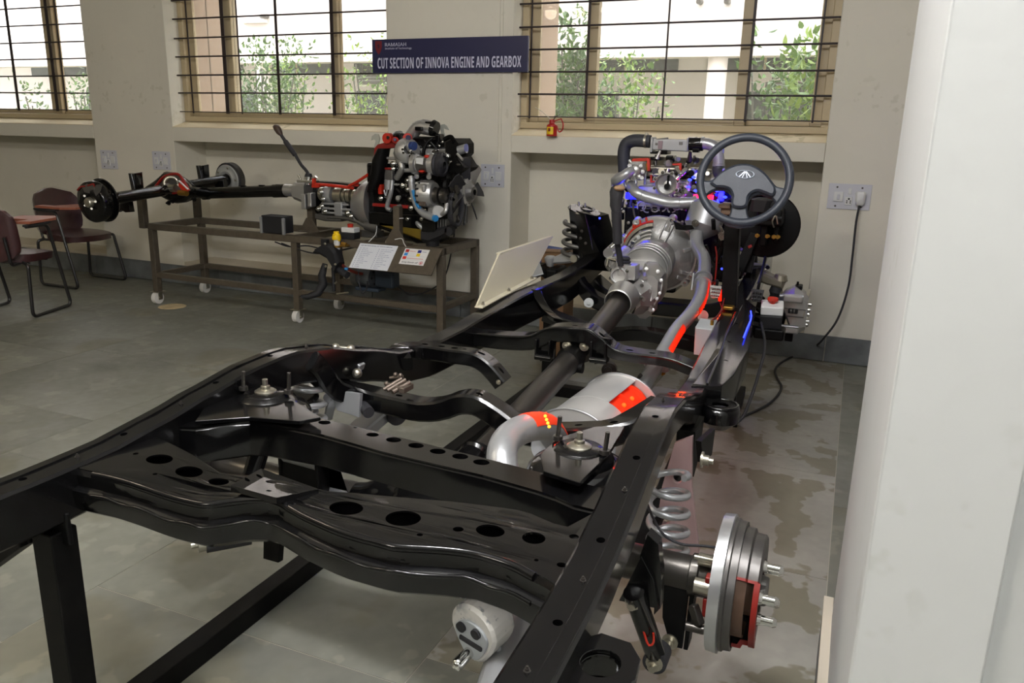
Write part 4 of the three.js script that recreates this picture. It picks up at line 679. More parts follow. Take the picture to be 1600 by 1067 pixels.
// red painted opening in a pipe with its row of glowing beads
function litCut(parent, q, r, a0, a1, col) {
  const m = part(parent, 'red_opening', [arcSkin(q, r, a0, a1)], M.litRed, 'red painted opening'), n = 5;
  for (let i = 0; i < n; i++) { const k = Math.round((i + 0.5) / n * (q.length - 1)), t = q[Math.min(k + 1, q.length - 1)].clone().sub(q[Math.max(k - 1, 0)]).normalize(), s = t.clone().cross(Y).normalize(), u = s.clone().cross(t).normalize(), a = (a0 + a1) / 2, o = s.multiplyScalar(Math.cos(a)).addScaledVector(u, Math.sin(a)); part(m, 'led', [ball(q[k].clone().addScaledVector(o, r + 0.0005), 0.0024)], M.ledOrange); beadLight(parent.parent, q[k].clone().addScaledVector(o, r + 0.03), col, 0.0042); }
}
{
  const t = thing('exhaust', 'grey exhaust with silencer and tail pipe, red-lit cut-outs along it', 'exhaust', V(-0.7, 0.25, -2.6));
  const mc = V(-0.738, 0.392, -2.86), mn = V(-0.785, 0.378, -2.42), ad = mn.clone().sub(mc).normalize(), L = mn.distanceTo(mc);
  const sh = (prof, g0, gl, mat, nm, par, lab) => { const g = new THREE.LatheGeometry(prof.map(([r, h]) => new THREE.Vector2(r, h)), 48, g0, gl); g.scale(1.12, 1, 0.9); move(g, basis(ad, Y), mc); return part(par, nm, [toCreasedNormals(g, 0.5)], mat, lab); };
  const body = sh([[0.001, 0.62 * L], [0.128, 0.62 * L], [0.13, 0.98 * L], [0.136, 0.985 * L], [0.136, L], [0.12, L - 0.004], [0.001, L - 0.004]], 0, Math.PI * 2, M.aluminised, 'silencer_body', t);
  // open far half: the gap looks up and to the right
  const g0 = window_gap.start, gl = window_gap.len;
  sh([[0.122, 0.012], [0.136, 0.0], [0.136, 0.014], [0.13, 0.016], [0.129, 0.62 * L], [0.125, 0.62 * L], [0.125, 0.016]], g0, gl, M.aluminised, 'silencer_shell', body);
  sh([[0.001, 0.0], [0.122, 0.0], [0.136, 0.0], [0.136, 0.012], [0.001, 0.012]], 0, Math.PI * 2, M.aluminised, 'end_cap', body);
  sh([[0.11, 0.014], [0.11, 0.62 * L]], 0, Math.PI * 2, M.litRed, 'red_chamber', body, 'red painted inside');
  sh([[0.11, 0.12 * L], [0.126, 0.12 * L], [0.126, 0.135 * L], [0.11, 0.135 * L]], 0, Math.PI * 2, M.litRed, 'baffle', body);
  for (let i = 0; i < 6; i++) { const a = g0 + gl + (Math.PI * 2 - gl) * (0.2 + 0.3 * (i % 3)), p = V(Math.sin(a) * 0.112 * 1.12, L * (i < 3 ? 0.26 : 0.44), Math.cos(a) * 0.112 * 0.9).applyMatrix4(basis(ad, Y)).add(mc); part(body, 'led', [ball(p, 0.009)], M.ledOrange); const o = p.clone().sub(mc.clone().addScaledVector(ad, (i < 3 ? 0.26 : 0.44) * L)).normalize(); beadLight(t, p.clone().addScaledVector(o, 0.03), 0xff2a08, 0.006); }
  for (const h of [0.006, L - 0.004]) { const g = new THREE.TorusGeometry(0.136, 0.005, 8, 56); g.rotateX(Math.PI / 2); g.scale(1.12, 1, 0.9); g.translate(0, h, 0); move(g, basis(ad, Y), mc); part(body, 'end_rim', [g], M.silver); }
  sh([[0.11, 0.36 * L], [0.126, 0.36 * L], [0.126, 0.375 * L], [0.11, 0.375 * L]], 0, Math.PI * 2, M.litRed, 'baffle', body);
  // front pipe
  const fp = [[1088, 365, -4.05], [1090, 385, -4.0], [1100, 405, -3.9], [1098, 440, -3.75], [1092, 470, -3.55], [1078, 492, -3.4], [1058, 515, -3.25], [1040, 545, -3.08], [1022, 575, -2.97], [1008, 600, -2.88]].map(([a, b, z]) => onZ(a, b, z)); fp[9].copy(mc).add(V(0.045, 0.02, -0.01));
  const crv = new THREE.CatmullRomCurve3(fp, false, 'centripetal'), q = crv.getPoints(70);
  const pipe = part(t, 'front_pipe', [sweepRound(q, 0.031, 22)], M.silverPaint);
  litCut(pipe, q.slice(24, 38), 0.031, 2.6, 4.4, 0xff3c06);
  litCut(pipe, q.slice(46, 57), 0.031, 2.3, 4.1, 0xff3c06);
  part(pipe, 'clamp', [disc(q[22], q[24].clone().sub(q[20]), 0.043, 0.008, 26), disc(q[24], q[25].clone().sub(q[21]), 0.041, 0.008, 26), cyl(at(q[22], -0.046, 0.02, 0), at(q[22], -0.046, -0.06, 0.02), 0.006)], M.silverPaint);
  const fl = q[61], fd = q[63].clone().sub(q[59]).normalize(), fb = basis(fd); part(pipe, 'flange', [move(new THREE.CylinderGeometry(0.058, 0.058, 0.01, 5), fb, fl), disc(fl, fd, 0.045, 0.014, 24)], M.silverPaint);
  for (const a of [0.6, 3.0]) put(pipe, 'flange_bolt', boltS, M.brass, V(Math.sin(a) * 0.045, 0.004, Math.cos(a) * 0.045).applyMatrix4(fb).add(fl), fd);
  const hp = onZ(952, 577, -2.95); part(t, 'rubber_hanger', [disc(hp, V(0.2, 0, 1), 0.03, 0.03, 24), disc(at(hp, 0, 0, 0.02), V(0.2, 0, 1), 0.018, 0.02, 6), tube([hp, at(hp, 0.08, -0.02, 0), at(hp, 0.12, -0.02, 0.03), at(hp, 0.14, 0.01, 0.05)], 0.008, 20, 8)], M.steelDark);
  // tail pipe over the axle
  const tp = [mn.clone().add(V(0.02, 0, 0)), onY(890, 700, 0.46), onY(872, 692, 0.55), onY(852, 668, 0.645), onY(822, 669, 0.672), onY(795, 684, 0.67), onY(784, 712, 0.655), onY(791, 752, 0.61), onY(806, 792, 0.55), onY(822, 850, 0.49), V(-0.43, 0.46, -0.95), onY(795, 1010, 0.45), onY(765, 1120, 0.45)];
  const tq = new THREE.CatmullRomCurve3(tp, false, 'centripetal').getPoints(110), tail = part(t, 'tail_pipe', [sweepRound(tq, 0.037, 26)], M.silver);
  litCut(tail, tq.slice(20, 38), 0.037, 0.4, 2.8, 0xff2408);
  for (let i = 0; i < 4; i++) { const p = onY(852 + 2 * i, 650 + 5.5 * i, 0.712); part(tail, 'led', [ball(p, 0.004)], M.ledAmber); }
  const el = part(t, 'connector', [disc(onY(858, 697, 0.56), V(0.3, 0.4, 1), 0.05, 0.012, 26), ], M.silverPaint);
  // hanger casting below the rear end of the frame
  const hc = onZ(741, 985, -1.12), hb = thing('exhaust_hanger', 'white painted oval exhaust hanger with dark rubber inserts at the near end', 'exhaust hanger', at(hc, 0, -0.09, 0));
  const ov = new THREE.Shape(); ov.absellipse(0, 0.012, 0.042, 0.045, 0, Math.PI * 2); const shp = poly(Array.from({ length: 28 }, (_, i) => { const a = i / 28 * 6.283, s = Math.sin(a); return [Math.cos(a) * (0.046 - 0.016 * (s < 0 ? -s : 0)), s * (s < 0 ? 0.062 : 0.048)]; }));
  const dir = V(-0.25, -0.12, 1).normalize(), ux = V(0, 1, 0).cross(dir).normalize(), uy = dir.clone().cross(ux);
  part(hb, 'casting', [plate(shp, 0.05, hc.clone().addScaledVector(dir, -0.05), ux, uy, 0.006, 8)], M.whiteWorn);
  const W = (a, b, c) => hc.clone().addScaledVector(ux, a).addScaledVector(uy, b).addScaledVector(dir, c);
  part(hb, 'face', [plate(poly(Array.from({ length: 24 }, (_, i) => { const a = i / 24 * 6.283, s = Math.sin(a); return [Math.cos(a) * (0.036 - 0.01 * (s < 0 ? -s : 0)), s * (s < 0 ? 0.05 : 0.03) - 0.006]; })), 0.004, W(0, 0, 0.006), ux, uy, 0.001, 6)], M.greyPlastic);
  for (const a of [-0.019, 0.015]) part(hb, 'rubber_insert', [disc(W(a, 0.008, 0.012), dir, 0.010, 0.008, 18)], M.blackMatt);
  part(hb, 'rubber_strip', [beam(W(-0.026, -0.016, 0.012), W(0.026, -0.022, 0.012), 0.006, 0.01)], M.blackMatt);
  part(hb, 'stud', [cyl(W(-0.006, -0.042, 0.005), W(-0.008, -0.048, 0.04), 0.010, 0.012, 16), ball(W(-0.008, -0.048, 0.04), 0.012)], M.chrome);
  part(hb, 'rod', [tube([W(0.026, -0.02, -0.03), W(0.036, -0.06, -0.02), W(0.045, -0.11, 0.02), W(0.03, -0.13, 0.06)], 0.0055, 24, 8)], M.silver);
}
// ---------------------------------------------------------------- gearbox behind the main engine
const CB = onX(1030, 395, -0.93), CT = onX(968, 470, -0.93), GA = CT.clone().sub(CB).normalize();
const gb = basis(GA), GP = (r, a, h) => V(Math.sin(a) * r, h, Math.cos(a) * r).applyMatrix4(gb).add(CB);
const angTo = (px, py) => { const p = on(px, py, 'z', CB.z + 0.02).sub(CB).applyMatrix4(gb.clone().invert()); return Math.atan2(p.x, p.z); };
{
  const t = thing('gearbox', 'silver cutaway gearbox with round bell housing behind the chassis engine', 'gearbox', V(-0.93, 0.6, -3.9));
  const bell = part(t, 'bell_housing', [latheHard([[0.05, 0], [0.205, 0], [0.207, 0.004], [0.207, 0.028], [0.196, 0.03], [0.19, 0.036], [0.182, 0.05], [0.13, 0.078], [0.11, 0.1], [0.105, 0.19], [0.05, 0.19]], CB, GA, 64)], M.cast);
  for (const [px, py] of [[1003, 352], [1046, 356], [1074, 387], [1077, 430], [1070, 442], [978, 373], [960, 392]]) {
    const a = angTo(px, py), p = GP(0.208, a, 0.0); part(bell, 'lug', [cyl(p, GP(0.208, a, 0.05), 0.022, 0.019, 18), beam(GP(0.2, a, 0.024), GP(0.15, a, 0.07), 0.026, 0.02)], M.cast); put(bell, 'lug_bolt', boltS, M.chrome, GP(0.208, a, 0.05), GA);
  }
  const ra = angTo(1046, 356); for (const d of [-0.12, 0.12]) part(bell, 'rib', [beam(GP(0.19, ra + d, 0.042), GP(0.105, ra + d * 1.5, 0.11), 0.008, 0.014)], M.cast);
  // cutaway sector: red lip, toothed ring, clutch rings
  const a0 = angTo(962, 395), a1 = angTo(1026, 356), arc = (r, h, n = 24) => Array.from({ length: n + 1 }, (_, i) => { let b = a1; if (b < a0) b += Math.PI * 2; return GP(r, mix(a0, b, i / n), h); });
  const arc2 = (r, h) => { let d = a1 - a0; while (d > Math.PI) d -= 2 * Math.PI; while (d < -Math.PI) d += 2 * Math.PI; return Array.from({ length: 25 }, (_, i) => GP(r, a0 + d * i / 24, h)); };
  part(bell, 'cut_lip', [sweepRound(arc2(0.186, 0.052), 0.0075, 8), sweepRound(arc2(0.198, 0.046).slice(14, 17).map((p, i) => p.clone().addScaledVector(V(0, 1, 0), i * 0.0)), 0.006, 6)], M.orangeRed, 'red painted cut edge');
  for (const k of [15, 18, 21]) { const p = arc2(0.186, 0.055)[k], q = arc2(0.212, 0.04)[k]; part(bell, 'cut_edge', [beam(p, q, 0.009, 0.012, 0.002)], M.orangeRed); }
  part(bell, 'flywheel', [sweepRound(arc2(0.172, 0.066), 0.012, 8)], M.castDark);
  const tq = arc2(0.178, 0.076); let dd = a1 - a0; while (dd > Math.PI) dd -= 2 * Math.PI; while (dd < -Math.PI) dd += 2 * Math.PI;
  const teeth = []; for (let i = 0; i < 46; i++) { const a = a0 + dd * i / 45; teeth.push(beam(GP(0.168, a, 0.08), GP(0.183, a, 0.076), 0.0045, 0.016, 0)); } const rg = part(bell, 'ring_gear', teeth, M.steel); rg.userData.kind = 'stuff';
  for (const [r, h, w] of [[0.15, 0.10, 0.010], [0.133, 0.115, 0.008], [0.115, 0.13, 0.012]]) part(bell, 'clutch_ring', [sweepRound(arc2(r, h), w, 8)], M.cast);
  for (const k of [3, 7, 11, 16]) part(bell, 'clutch_rivet', [disc(arc2(0.142, 0.118)[k], GA, 0.011, 0.012, 12)], M.chrome);
  // ribbed front case, stepped
  const c1 = GP(0, 0, 0.17);
  const fc = part(t, 'front_case', [latheHard([[0.05, 0], [0.12, 0], [0.122, 0.02], [0.118, 0.03], [0.117, 0.05], [0.116, 0.052], [0.114, 0.085], [0.108, 0.088], [0.108, 0.12], [0.112, 0.122], [0.112, 0.145], [0.05, 0.15]], c1, GA, 44)], M.cast);
  for (const h of [0.06, 0.098, 0.135]) part(fc, 'case_rib', [torus(c1.clone().addScaledVector(GA, h), GA, 0.117, 0.0055, 44, 8)], M.cast);
  { const p = GP(0.125, angTo(992, 408), 0.19), q = part(fc, 'cut_patch', [slab([[978, 410], [991, 404], [1006, 394], [1008, 396], [1002, 405], [992, 408], [988, 414], [981, 413]].map(([a, b]) => onZ(a, b, p.z + 0.05)), 0.008)], M.orangeRed, 'red painted cut face'); part(q, 'notch', [ball(onZ(988, 408, p.z + 0.062), 0.008), ball(onZ(997, 405, p.z + 0.062), 0.009)], M.blackMatt); }
  // main case: lofted from px outline
  const ring = (cx, cy, z, w, h, ch) => rect(onZ(cx, cy, z), V(w, 0, 0), V(0, h, 0.0), ch);
  const mc = part(t, 'main_case', [loft([ring(1008, 436, -3.96, 0.115, 0.1, 0.5), ring(1003, 442, -3.9, 0.118, 0.11, 0.5), ring(999, 449, -3.82, 0.112, 0.112, 0.5), ring(995, 456, -3.74, 0.098, 0.105, 0.55), ring(989, 462, -3.66, 0.08, 0.09, 0.6), ring(981, 467, -3.6, 0.062, 0.07, 0.7)], 32)], M.cast);
  part(mc, 'side_cover', [loft([ring(1018, 435, -3.84, 0.06, 0.085, 0.6), ring(1020, 440, -3.75, 0.058, 0.085, 0.6), ring(1016, 450, -3.68, 0.035, 0.06, 0.7)], 40), loft([ring(1012, 475, -3.84, 0.05, 0.05, 0.6), ring(1005, 482, -3.72, 0.04, 0.05, 0.6)], 40)], M.cast);
  for (const [a, b] of [[1028, 424], [1033, 438], [1030, 458], [1026, 466], [1010, 420], [996, 444], [995, 455], [988, 482], [1020, 484]]) put(mc, 'case_bolt', boltS, M.cast, onZ(a, b, -3.7), V(0.3, 0.3, 1));
  for (const L of [[[1012, 418, -3.8], [1022, 440, -3.72], [1016, 470, -3.68]], [[1003, 424, -3.76], [1012, 446, -3.68], [1006, 470, -3.64]], [[986, 420, -3.7], [996, 436, -3.66], [1006, 440, -3.66]], [[1024, 428, -3.8], [1031, 448, -3.76], [1022, 478, -3.74]], [[996, 486, -3.66], [1010, 478, -3.68], [1020, 462, -3.7]]]) part(mc, 'case_rib', [sweepRound(new THREE.CatmullRomCurve3(L.map(([a, b, z]) => onZ(a, b, z))).getPoints(10), 0.008, 8)], M.cast);
  for (const [a, b, r] of [[1008, 432, 0.012], [1014, 452, 0.015], [1000, 468, 0.013], [1016, 482, 0.011], [990, 436, 0.012]]) part(mc, 'case_boss', [disc(onZ(a, b, -3.68), V(0.25, -0.15, 1), r, 0.05, 16, r * 0.8)], M.cast);
  part(mc, 'stub', [cyl(onZ(997, 448, -3.66), onZ(1003, 446, -3.6), 0.009, 0.009, 10), cyl(onZ(998, 462, -3.6), onZ(1006, 468, -3.55), 0.009), cyl(onZ(988, 487, -3.6), onZ(992, 480, -3.58), 0.012, 0.006, 8), cyl(onZ(1000, 424, -3.7), onZ(1006, 423, -3.66), 0.008)], M.chrome);
  part(mc, 'seam', [tube([onZ(993, 415, -3.72), onZ(1002, 428, -3.7), onZ(998, 442, -3.68), onZ(990, 455, -3.64)], 0.007, 20, 6), tube([onZ(1008, 412, -3.78), onZ(1030, 422, -3.74), onZ(1034, 445, -3.72), onZ(1026, 470, -3.72), onZ(1010, 490, -3.74)], 0.006, 30, 6)], M.cast);
  // tail bore
  part(t, 'tail_housing', [latheHard([[0.05, -0.11], [0.075, -0.1], [0.064, -0.02], [0.064, 0], [0.06, 0.003], [0.057, -0.004], [0.057, -0.06], [0.001, -0.06]], CT.clone().addScaledVector(GA, 0.03), GA, 40), latheHard([[0.06, -0.1], [0.06, -0.03]], CT, GA, 24)], M.cast);
  // lever tower
  const lt = onZ(966, 431, -3.56); const tower = part(t, 'lever_tower', [latheHard([[0.04, -0.09], [0.04, 0.0], [0.034, 0.004], [0.031, 0.002], [0.029, -0.012], [0.001, -0.014]], lt, V(0.03, 0.1, 1), 30), cyl(at(lt, 0.005, 0, -0.05), at(lt, 0.01, 0.055, -0.05), 0.04, 0.036, 24), bx(lt.x + 0.03, lt.x + 0.075, lt.y - 0.02, lt.y + 0.05, lt.z - 0.1, lt.z - 0.02)], M.cast);
  for (const [dx, dy] of [[-0.036, 0.022], [-0.04, -0.016], [0.036, 0.024], [0.036, -0.022]]) put(tower, 'tower_bolt', boltS, M.chrome, at(lt, dx, dy, -0.015), Z);
  part(t, 'lever_boot', [latheHard([[0.03, 0], [0.034, 0.006], [0.026, 0.014], [0.03, 0.02], [0.022, 0.03], [0.001, 0.032]], at(lt, 0.01, 0.055, -0.05), Y, 24)], M.rubber);
  const lv = [onZ(970, 415, -3.56), onZ(968, 400, -3.55), onZ(965, 382, -3.53)], top = onZ(965, 322, -3.5);
  const lever = part(t, 'gear_lever', [tube([...lv, onZ(965, 378, -3.52)], 0.014, 16, 12), cyl(onZ(965, 380, -3.52), onZ(963, 330, -3.5), 0.021, 0.023, 20)], M.rubber);
  part(lever, 'knob', [loft([[963, 332, 0.02], [962, 322, 0.027], [963, 310, 0.029], [964, 300, 0.034], [965, 293, 0.03], [966, 289, 0.018]].map(([a, b, r]) => { const c = onZ(a, b, -3.5), o = []; for (let i = 0; i < 16; i++) o.push(at(c, Math.cos(i / 16 * 6.283) * r, 0, Math.sin(i / 16 * 6.283) * r * 0.8)); return o; }), 60)], M.rubber);
  part(lever, 'knob_cap', [ball(onZ(968, 294, -3.48), 0.026, 1, 0.5, 0.8)], M.tan, 'worn tan cap');
  // starter motor at the left of the bell
  const s0 = onZ(975, 398, -4.05), s1 = onZ(958, 412, -3.85); const st = part(t, 'starter_motor', [cyl(s0, s1, 0.05, 0.045, 24), cyl(at(s0, -0.03, 0.06, 0), at(s1, -0.02, 0.055, 0.03), 0.026, 0.026, 18), latheHard([[0.001, 0.03], [0.03, 0.025], [0.044, 0], [0.044, -0.02]].reverse(), s1, s1.clone().sub(s0), 24)], M.cast);
  part(st, 'terminal', [cyl(onZ(954, 388, -3.84), onZ(963, 380, -3.86), 0.014), cyl(onZ(952, 404, -3.82), onZ(964, 407, -3.8), 0.01), cyl(onZ(952, 404, -3.82), onZ(950, 416, -3.82), 0.014)], M.chrome);
}
// ---------------------------------------------------------------- main engine on the chassis
{
  const t = thing('engine', 'cutaway engine on the chassis with silver pipes, red cut edges and blue lights inside', 'engine', V(-0.95, 0.55, -4.6));
  const E = (a, b, z = -4.3) => onZ(a, b, z);
  const bl = E(972, 360), br = E(1074, 318); const blk = part(t, 'engine_block', [bx(bl.x, br.x, 0.62, 1.03, -4.95, -4.32, 0.02), bx(bl.x + 0.03, br.x - 0.04, 0.55, 0.64, -4.9, -4.36, 0.02)], M.black);
  for (const x of [0.08, 0.14, 0.2, 0.255, 0.3]) part(blk, 'block_rib', [bx(bl.x + x, bl.x + x + 0.012, 0.88, 1.02, -4.325, -4.305, 0.004)], M.black);
  for (const [a, b] of [[1014, 341], [1022, 346], [1040, 345], [974, 330], [978, 318], [982, 348], [1066, 347]]) put(blk, 'block_bolt', boltS, M.steel, E(a, b, -4.31), Z);
  const hl = E(992, 330), hr = E(1068, 308); const head = part(t, 'cylinder_head', [bx(hl.x, hr.x, hl.y, hr.y + 0.05, -4.9, -4.33, 0.012), bx(hl.x + 0.02, hr.x + 0.02, hr.y + 0.02, hr.y + 0.085, -4.88, -4.36, 0.012)], M.cast);
  for (const [a, b] of [[1003, 322], [1012, 325], [1024, 324], [1035, 323], [1050, 325], [1058, 321]]) part(head, 'core_plug', [latheHard([[0.001, 0.004], [0.018, 0.004], [0.02, 0.014], [0.026, 0.014], [0.027, 0]].reverse(), E(a, b, -4.33), Z, 22)], M.cast);
  for (const [a, b] of [[996, 312], [1072, 312], [1065, 326], [1000, 330], [1045, 330]]) put(head, 'head_bolt', boltS, M.chrome, E(a, b, -4.325), Z);
  part(head, 'rib', [bx(hl.x + 0.03, hl.x + 0.04, hr.y + 0.05, hr.y + 0.12, -4.36, -4.34), bx(hl.x + 0.08, hl.x + 0.09, hr.y + 0.05, hr.y + 0.1, -4.36, -4.34)], M.cast);
  // valve gear seen through the opened cover
  const vl = E(1004, 284, -4.4), vr = E(1090, 250, -4.4);
  const cov = part(t, 'valve_cover', [bx(vl.x, vr.x, vl.y - 0.02, vr.y - 0.06, -4.9, -4.42, 0.015)], M.black);
  for (let i = 0; i < 26; i++) { const p = E(rr(1012, 1088), rr(247, 276), rr(-4.42, -4.36)); part(cov, 'valve_part', [rnd() < 0.5 ? cyl(p, at(p, rr(-0.02, 0.02), rr(0.02, 0.05), rr(-0.02, 0.02)), rr(0.006, 0.014), rr(0.006, 0.012), 10) : disc(p, V(rr(-1, 1), rr(-0.3, 0.3), 1), rr(0.01, 0.02), rr(0.012, 0.03), 14)], [M.castDark, M.steel, M.black, M.cast, M.steelDark][i % 5]); }
  part(cov, 'camshaft', [cyl(E(1008, 262, -4.42), E(1092, 266, -4.42), 0.014, 0.014, 14), cyl(E(1010, 272, -4.38), E(1050, 274, -4.38), 0.012)], M.steel);
  part(cov, 'filler_block', [bx(E(1041, 252, -4.42).x, E(1053, 243, -4.42).x, E(1041, 252, -4.42).y, E(1053, 243, -4.42).y, -4.5, -4.4, 0.006), bx(E(1017, 250, -4.4).x, E(1034, 243, -4.4).x, E(1017, 250, -4.4).y, E(1034, 245, -4.4).y, -4.46, -4.38)], M.black);
  for (const L of [[[986, 252], [989, 248], [1012, 247], [1015, 249], [1015, 267], [1012, 267], [1011, 251], [989, 252]], [[1051, 256], [1064, 255], [1064, 266], [1062, 266], [1061, 258], [1051, 258]], [[1016, 274], [1018, 274], [1018, 283], [1024, 283], [1024, 285], [1016, 285]]]) part(cov, 'cut_edge', [slab(L.map(([a, b]) => E(a, b, -4.32)), 0.02)], M.orangeRed, 'red painted cut edge');
  part(cov, 'brass_spring', [cyl(E(1011, 255, -4.33), E(1012, 267, -4.33), 0.008, 0.008, 12)], M.brass);
  // cast thermostat and pump housing at upper left
  const th = E(996, 268, -4.3), tp = part(t, 'pump_housing', [loft([rect(E(995, 281, -4.32), V(0.032, 0, 0), V(0, 0, 0.05), 0.4), rect(E(996, 268, -4.32), V(0.045, 0, 0), V(0, 0, 0.06), 0.4), rect(E(996, 253, -4.34), V(0.04, 0, 0), V(0, 0, 0.05), 0.4)], 40), ball(at(th, 0, 0.01, 0.05), 0.03, 1, 1, 0.7), ball(at(th, 0.022, -0.025, 0.04), 0.02), cyl(E(983, 250, -4.3), E(990, 260, -4.3), 0.008), cyl(E(981, 258, -4.3), E(990, 262, -4.3), 0.007)], M.cast);
  for (const [a, b] of [[984, 259], [1001, 259], [1003, 278], [990, 272], [1004, 268]]) part(tp, 'boss', [cyl(E(a, b, -4.3), E(a, b, -4.23), 0.012, 0.01, 14), cyl(E(a, b, -4.24), E(a, b, -4.225), 0.0055, 0.0055, 8)], M.cast);
  // round timing cover with its ring of bolts
  const rc = E(1041, 288, -4.27), rp = part(t, 'round_cover', [latheHard([[0.04, -0.06], [0.061, -0.05], [0.063, 0.006], [0.056, 0.01], [0.053, 0.004], [0.05, -0.02], [0.02, -0.035], [0.001, -0.03]], rc, V(0, 0.05, 1), 44)], M.cast);
  part(rp, 'inner_spindle', [cyl(at(rc, 0.0, -0.012, -0.03), at(rc, 0, -0.012, -0.012), 0.016, 0.014, 18), beam(at(rc, 0.004, -0.01, -0.02), at(rc, 0.004, 0.046, -0.02), 0.012, 0.008)], M.blackSatin);
  for (let i = 0; i < 8; i++) { const a = i * 0.785 + 0.35, p = at(rc, Math.cos(a) * 0.064, Math.sin(a) * 0.064, -0.01); part(rp, 'flange_ear', [cyl(p, at(p, 0, 0, 0.016), 0.011, 0.011, 14)], M.cast); put(rp, 'cover_bolt', boltS, M.chrome, at(p, 0, 0, 0.016), Z); }
  part(t, 'injector_pipe', [cyl(E(1056, 263, -4.27), E(1064, 271, -4.25), 0.009), cyl(E(1062, 274, -4.25), E(1072, 264, -4.28), 0.012), ball(E(1064, 272, -4.25), 0.014), cyl(E(1056, 280, -4.26), E(1070, 268, -4.28), 0.011)], M.chrome);
  for (const [a, b] of [[1058, 296], [1060, 302], [1063, 292], [1056, 303], [1068, 298]]) put(t, 'side_bolt', boltL, M.chrome, E(a, b, -4.32), Z);
  part(t, 'front_plate', [bx(E(1050, 308).x, E(1072, 286).x, E(1050, 308).y, E(1072, 288).y, -4.4, -4.33, 0.01)], M.cast);
  // recirculation pipes
  part(t, 'upper_elbow', [tube([E(961, 283, -4.25), E(968, 279, -4.22), E(980, 271, -4.22), E(990, 265, -4.26)], 0.027, 30, 20)], M.silver);
  part(t, 'side_rail_pipe', [tube([E(957, 291, -4.3), E(958, 281, -4.3), E(965, 273, -4.3), E(975, 270, -4.3)], 0.009, 24, 10)], M.silver);
  const pp = part(t, 'recirculation_pipe', [tube([E(986, 290, -4.3), E(988, 294, -4.24), E(994, 301, -4.2), E(1005, 306, -4.2), E(1022, 311, -4.2), E(1042, 316, -4.2), E(1060, 317, -4.2), E(1086, 316, -4.22)], 0.0285, 60, 22), torus(E(985, 285, -4.27), V(0.3, 0.2, 1), 0.03, 0.008, 28, 8)], M.silver);
  part(pp, 'pipe_bead', [torus(E(1004, 305.5, -4.2), V(1, -0.25, 0), 0.029, 0.0022, 28, 6), torus(E(1063, 317, -4.2), V(1, 0, 0), 0.029, 0.0022, 28, 6)], M.silver);
  part(pp, 'flange', [slab([[1081, 308], [1086, 305], [1090, 312], [1089, 325], [1084, 329], [1080, 325], [1079, 315]].map(([a, b]) => E(a, b, -4.2)), 0.014)], M.silverPaint);
  // intake duct across the top
  const du = part(t, 'intake_hose', [tube([E(976, 275, -4.45), E(975, 255, -4.45), E(975, 236, -4.45), E(979, 225, -4.45), E(989, 220, -4.45), E(1005, 220, -4.45), E(1016, 221, -4.45)], 0.035, 50, 24)], M.hose);
  part(du, 'hose_clip', [disc(E(1009, 220.5, -4.45), X, 0.0365, 0.012, 28), bx(E(1009, 220, -4.45).x - 0.006, E(1009, 220, -4.45).x + 0.012, E(1009, 212, -4.45).y - 0.004, E(1009, 212, -4.45).y + 0.016, -4.46, -4.44, 0.003)], M.steel);
  const bc = E(1049, 226.5, -4.45), sb = part(t, 'throttle_box', [box(bc, V(0.195, 0.062, 0.07), 0.006, [0, 0, -0.02])], M.silver);
  part(sb, 'end_flange', [box(E(1020.5, 226, -4.45), V(0.014, 0.082, 0.085), 0.004), box(E(1076, 226, -4.45), V(0.01, 0.07, 0.08), 0.004)], M.silver); part(sb, 'cut_patch', [box(at(E(1034, 226.5, -4.45), 0, 0, 0.034), V(0.026, 0.044, 0.008), 0.002)], M.mauveSteel, 'dull mauve cut window'); part(sb, 'slot', [box(at(E(1028, 225, -4.45), 0, 0, 0.035), V(0.014, 0.012, 0.006), 0.002), box(at(E(1066, 224, -4.45), 0, 0, 0.035), V(0.02, 0.016, 0.006), 0.002)], M.castDark);
  part(sb, 'lever_rod', [cyl(at(E(1022, 219, -4.45), 0, 0, 0.03), at(E(1046, 216, -4.45), 0, 0, 0.03), 0.005)], M.castDark);
  part(sb, 'servo', [bx(E(1031, 240, -4.45).x, E(1046, 234, -4.45).x, E(1031, 241, -4.45).y, E(1046, 234, -4.45).y, -4.5, -4.4, 0.006), bx(E(1018, 240, -4.45).x, E(1030, 236, -4.45).x, E(1018, 240, -4.45).y, E(1030, 236, -4.45).y, -4.48, -4.41)], M.black);
  part(t, 'coupling', [latheHard([[0.03, -0.045], [0.036, -0.04], [0.035, -0.01], [0.038, 0], [0.035, 0.01], [0.036, 0.04], [0.03, 0.045]], E(1087, 225, -4.45), V(1, -0.02, 0), 28), bx(E(1083, 236, -4.45).x, E(1094, 230, -4.45).x, E(1083, 238, -4.45).y, E(1094, 232, -4.45).y, -4.47, -4.42)], M.black);
  const el = part(t, 'outlet_elbow', [tube([E(1097, 224, -4.45), E(1106, 225, -4.45), E(1115, 229, -4.45), E(1121, 239, -4.45), E(1123, 252, -4.45), E(1123, 258, -4.45)], 0.031, 40, 24)], M.silver);
  part(el, 'elbow_flange', [disc(E(1098, 224, -4.45), X, 0.035, 0.014, 28), disc(E(1123, 250, -4.45), Y, 0.032, 0.004, 28), disc(E(1123, 258, -4.45), Y, 0.034, 0.012, 28)], M.silver); part(el, 'peg', [bx(E(1130, 240, -4.45).x - 0.004, E(1130, 240, -4.45).x + 0.004, E(1130, 240, -4.45).y, E(1130, 232, -4.45).y, -4.46, -4.44)], M.blueTintSteel);
  part(t, 'lower_hose', [tube([E(1123, 259, -4.45), E(1123, 268, -4.44), E(1130, 276, -4.42), E(1145, 278, -4.42), E(1165, 276, -4.42)], 0.033, 30, 20)], M.hose);
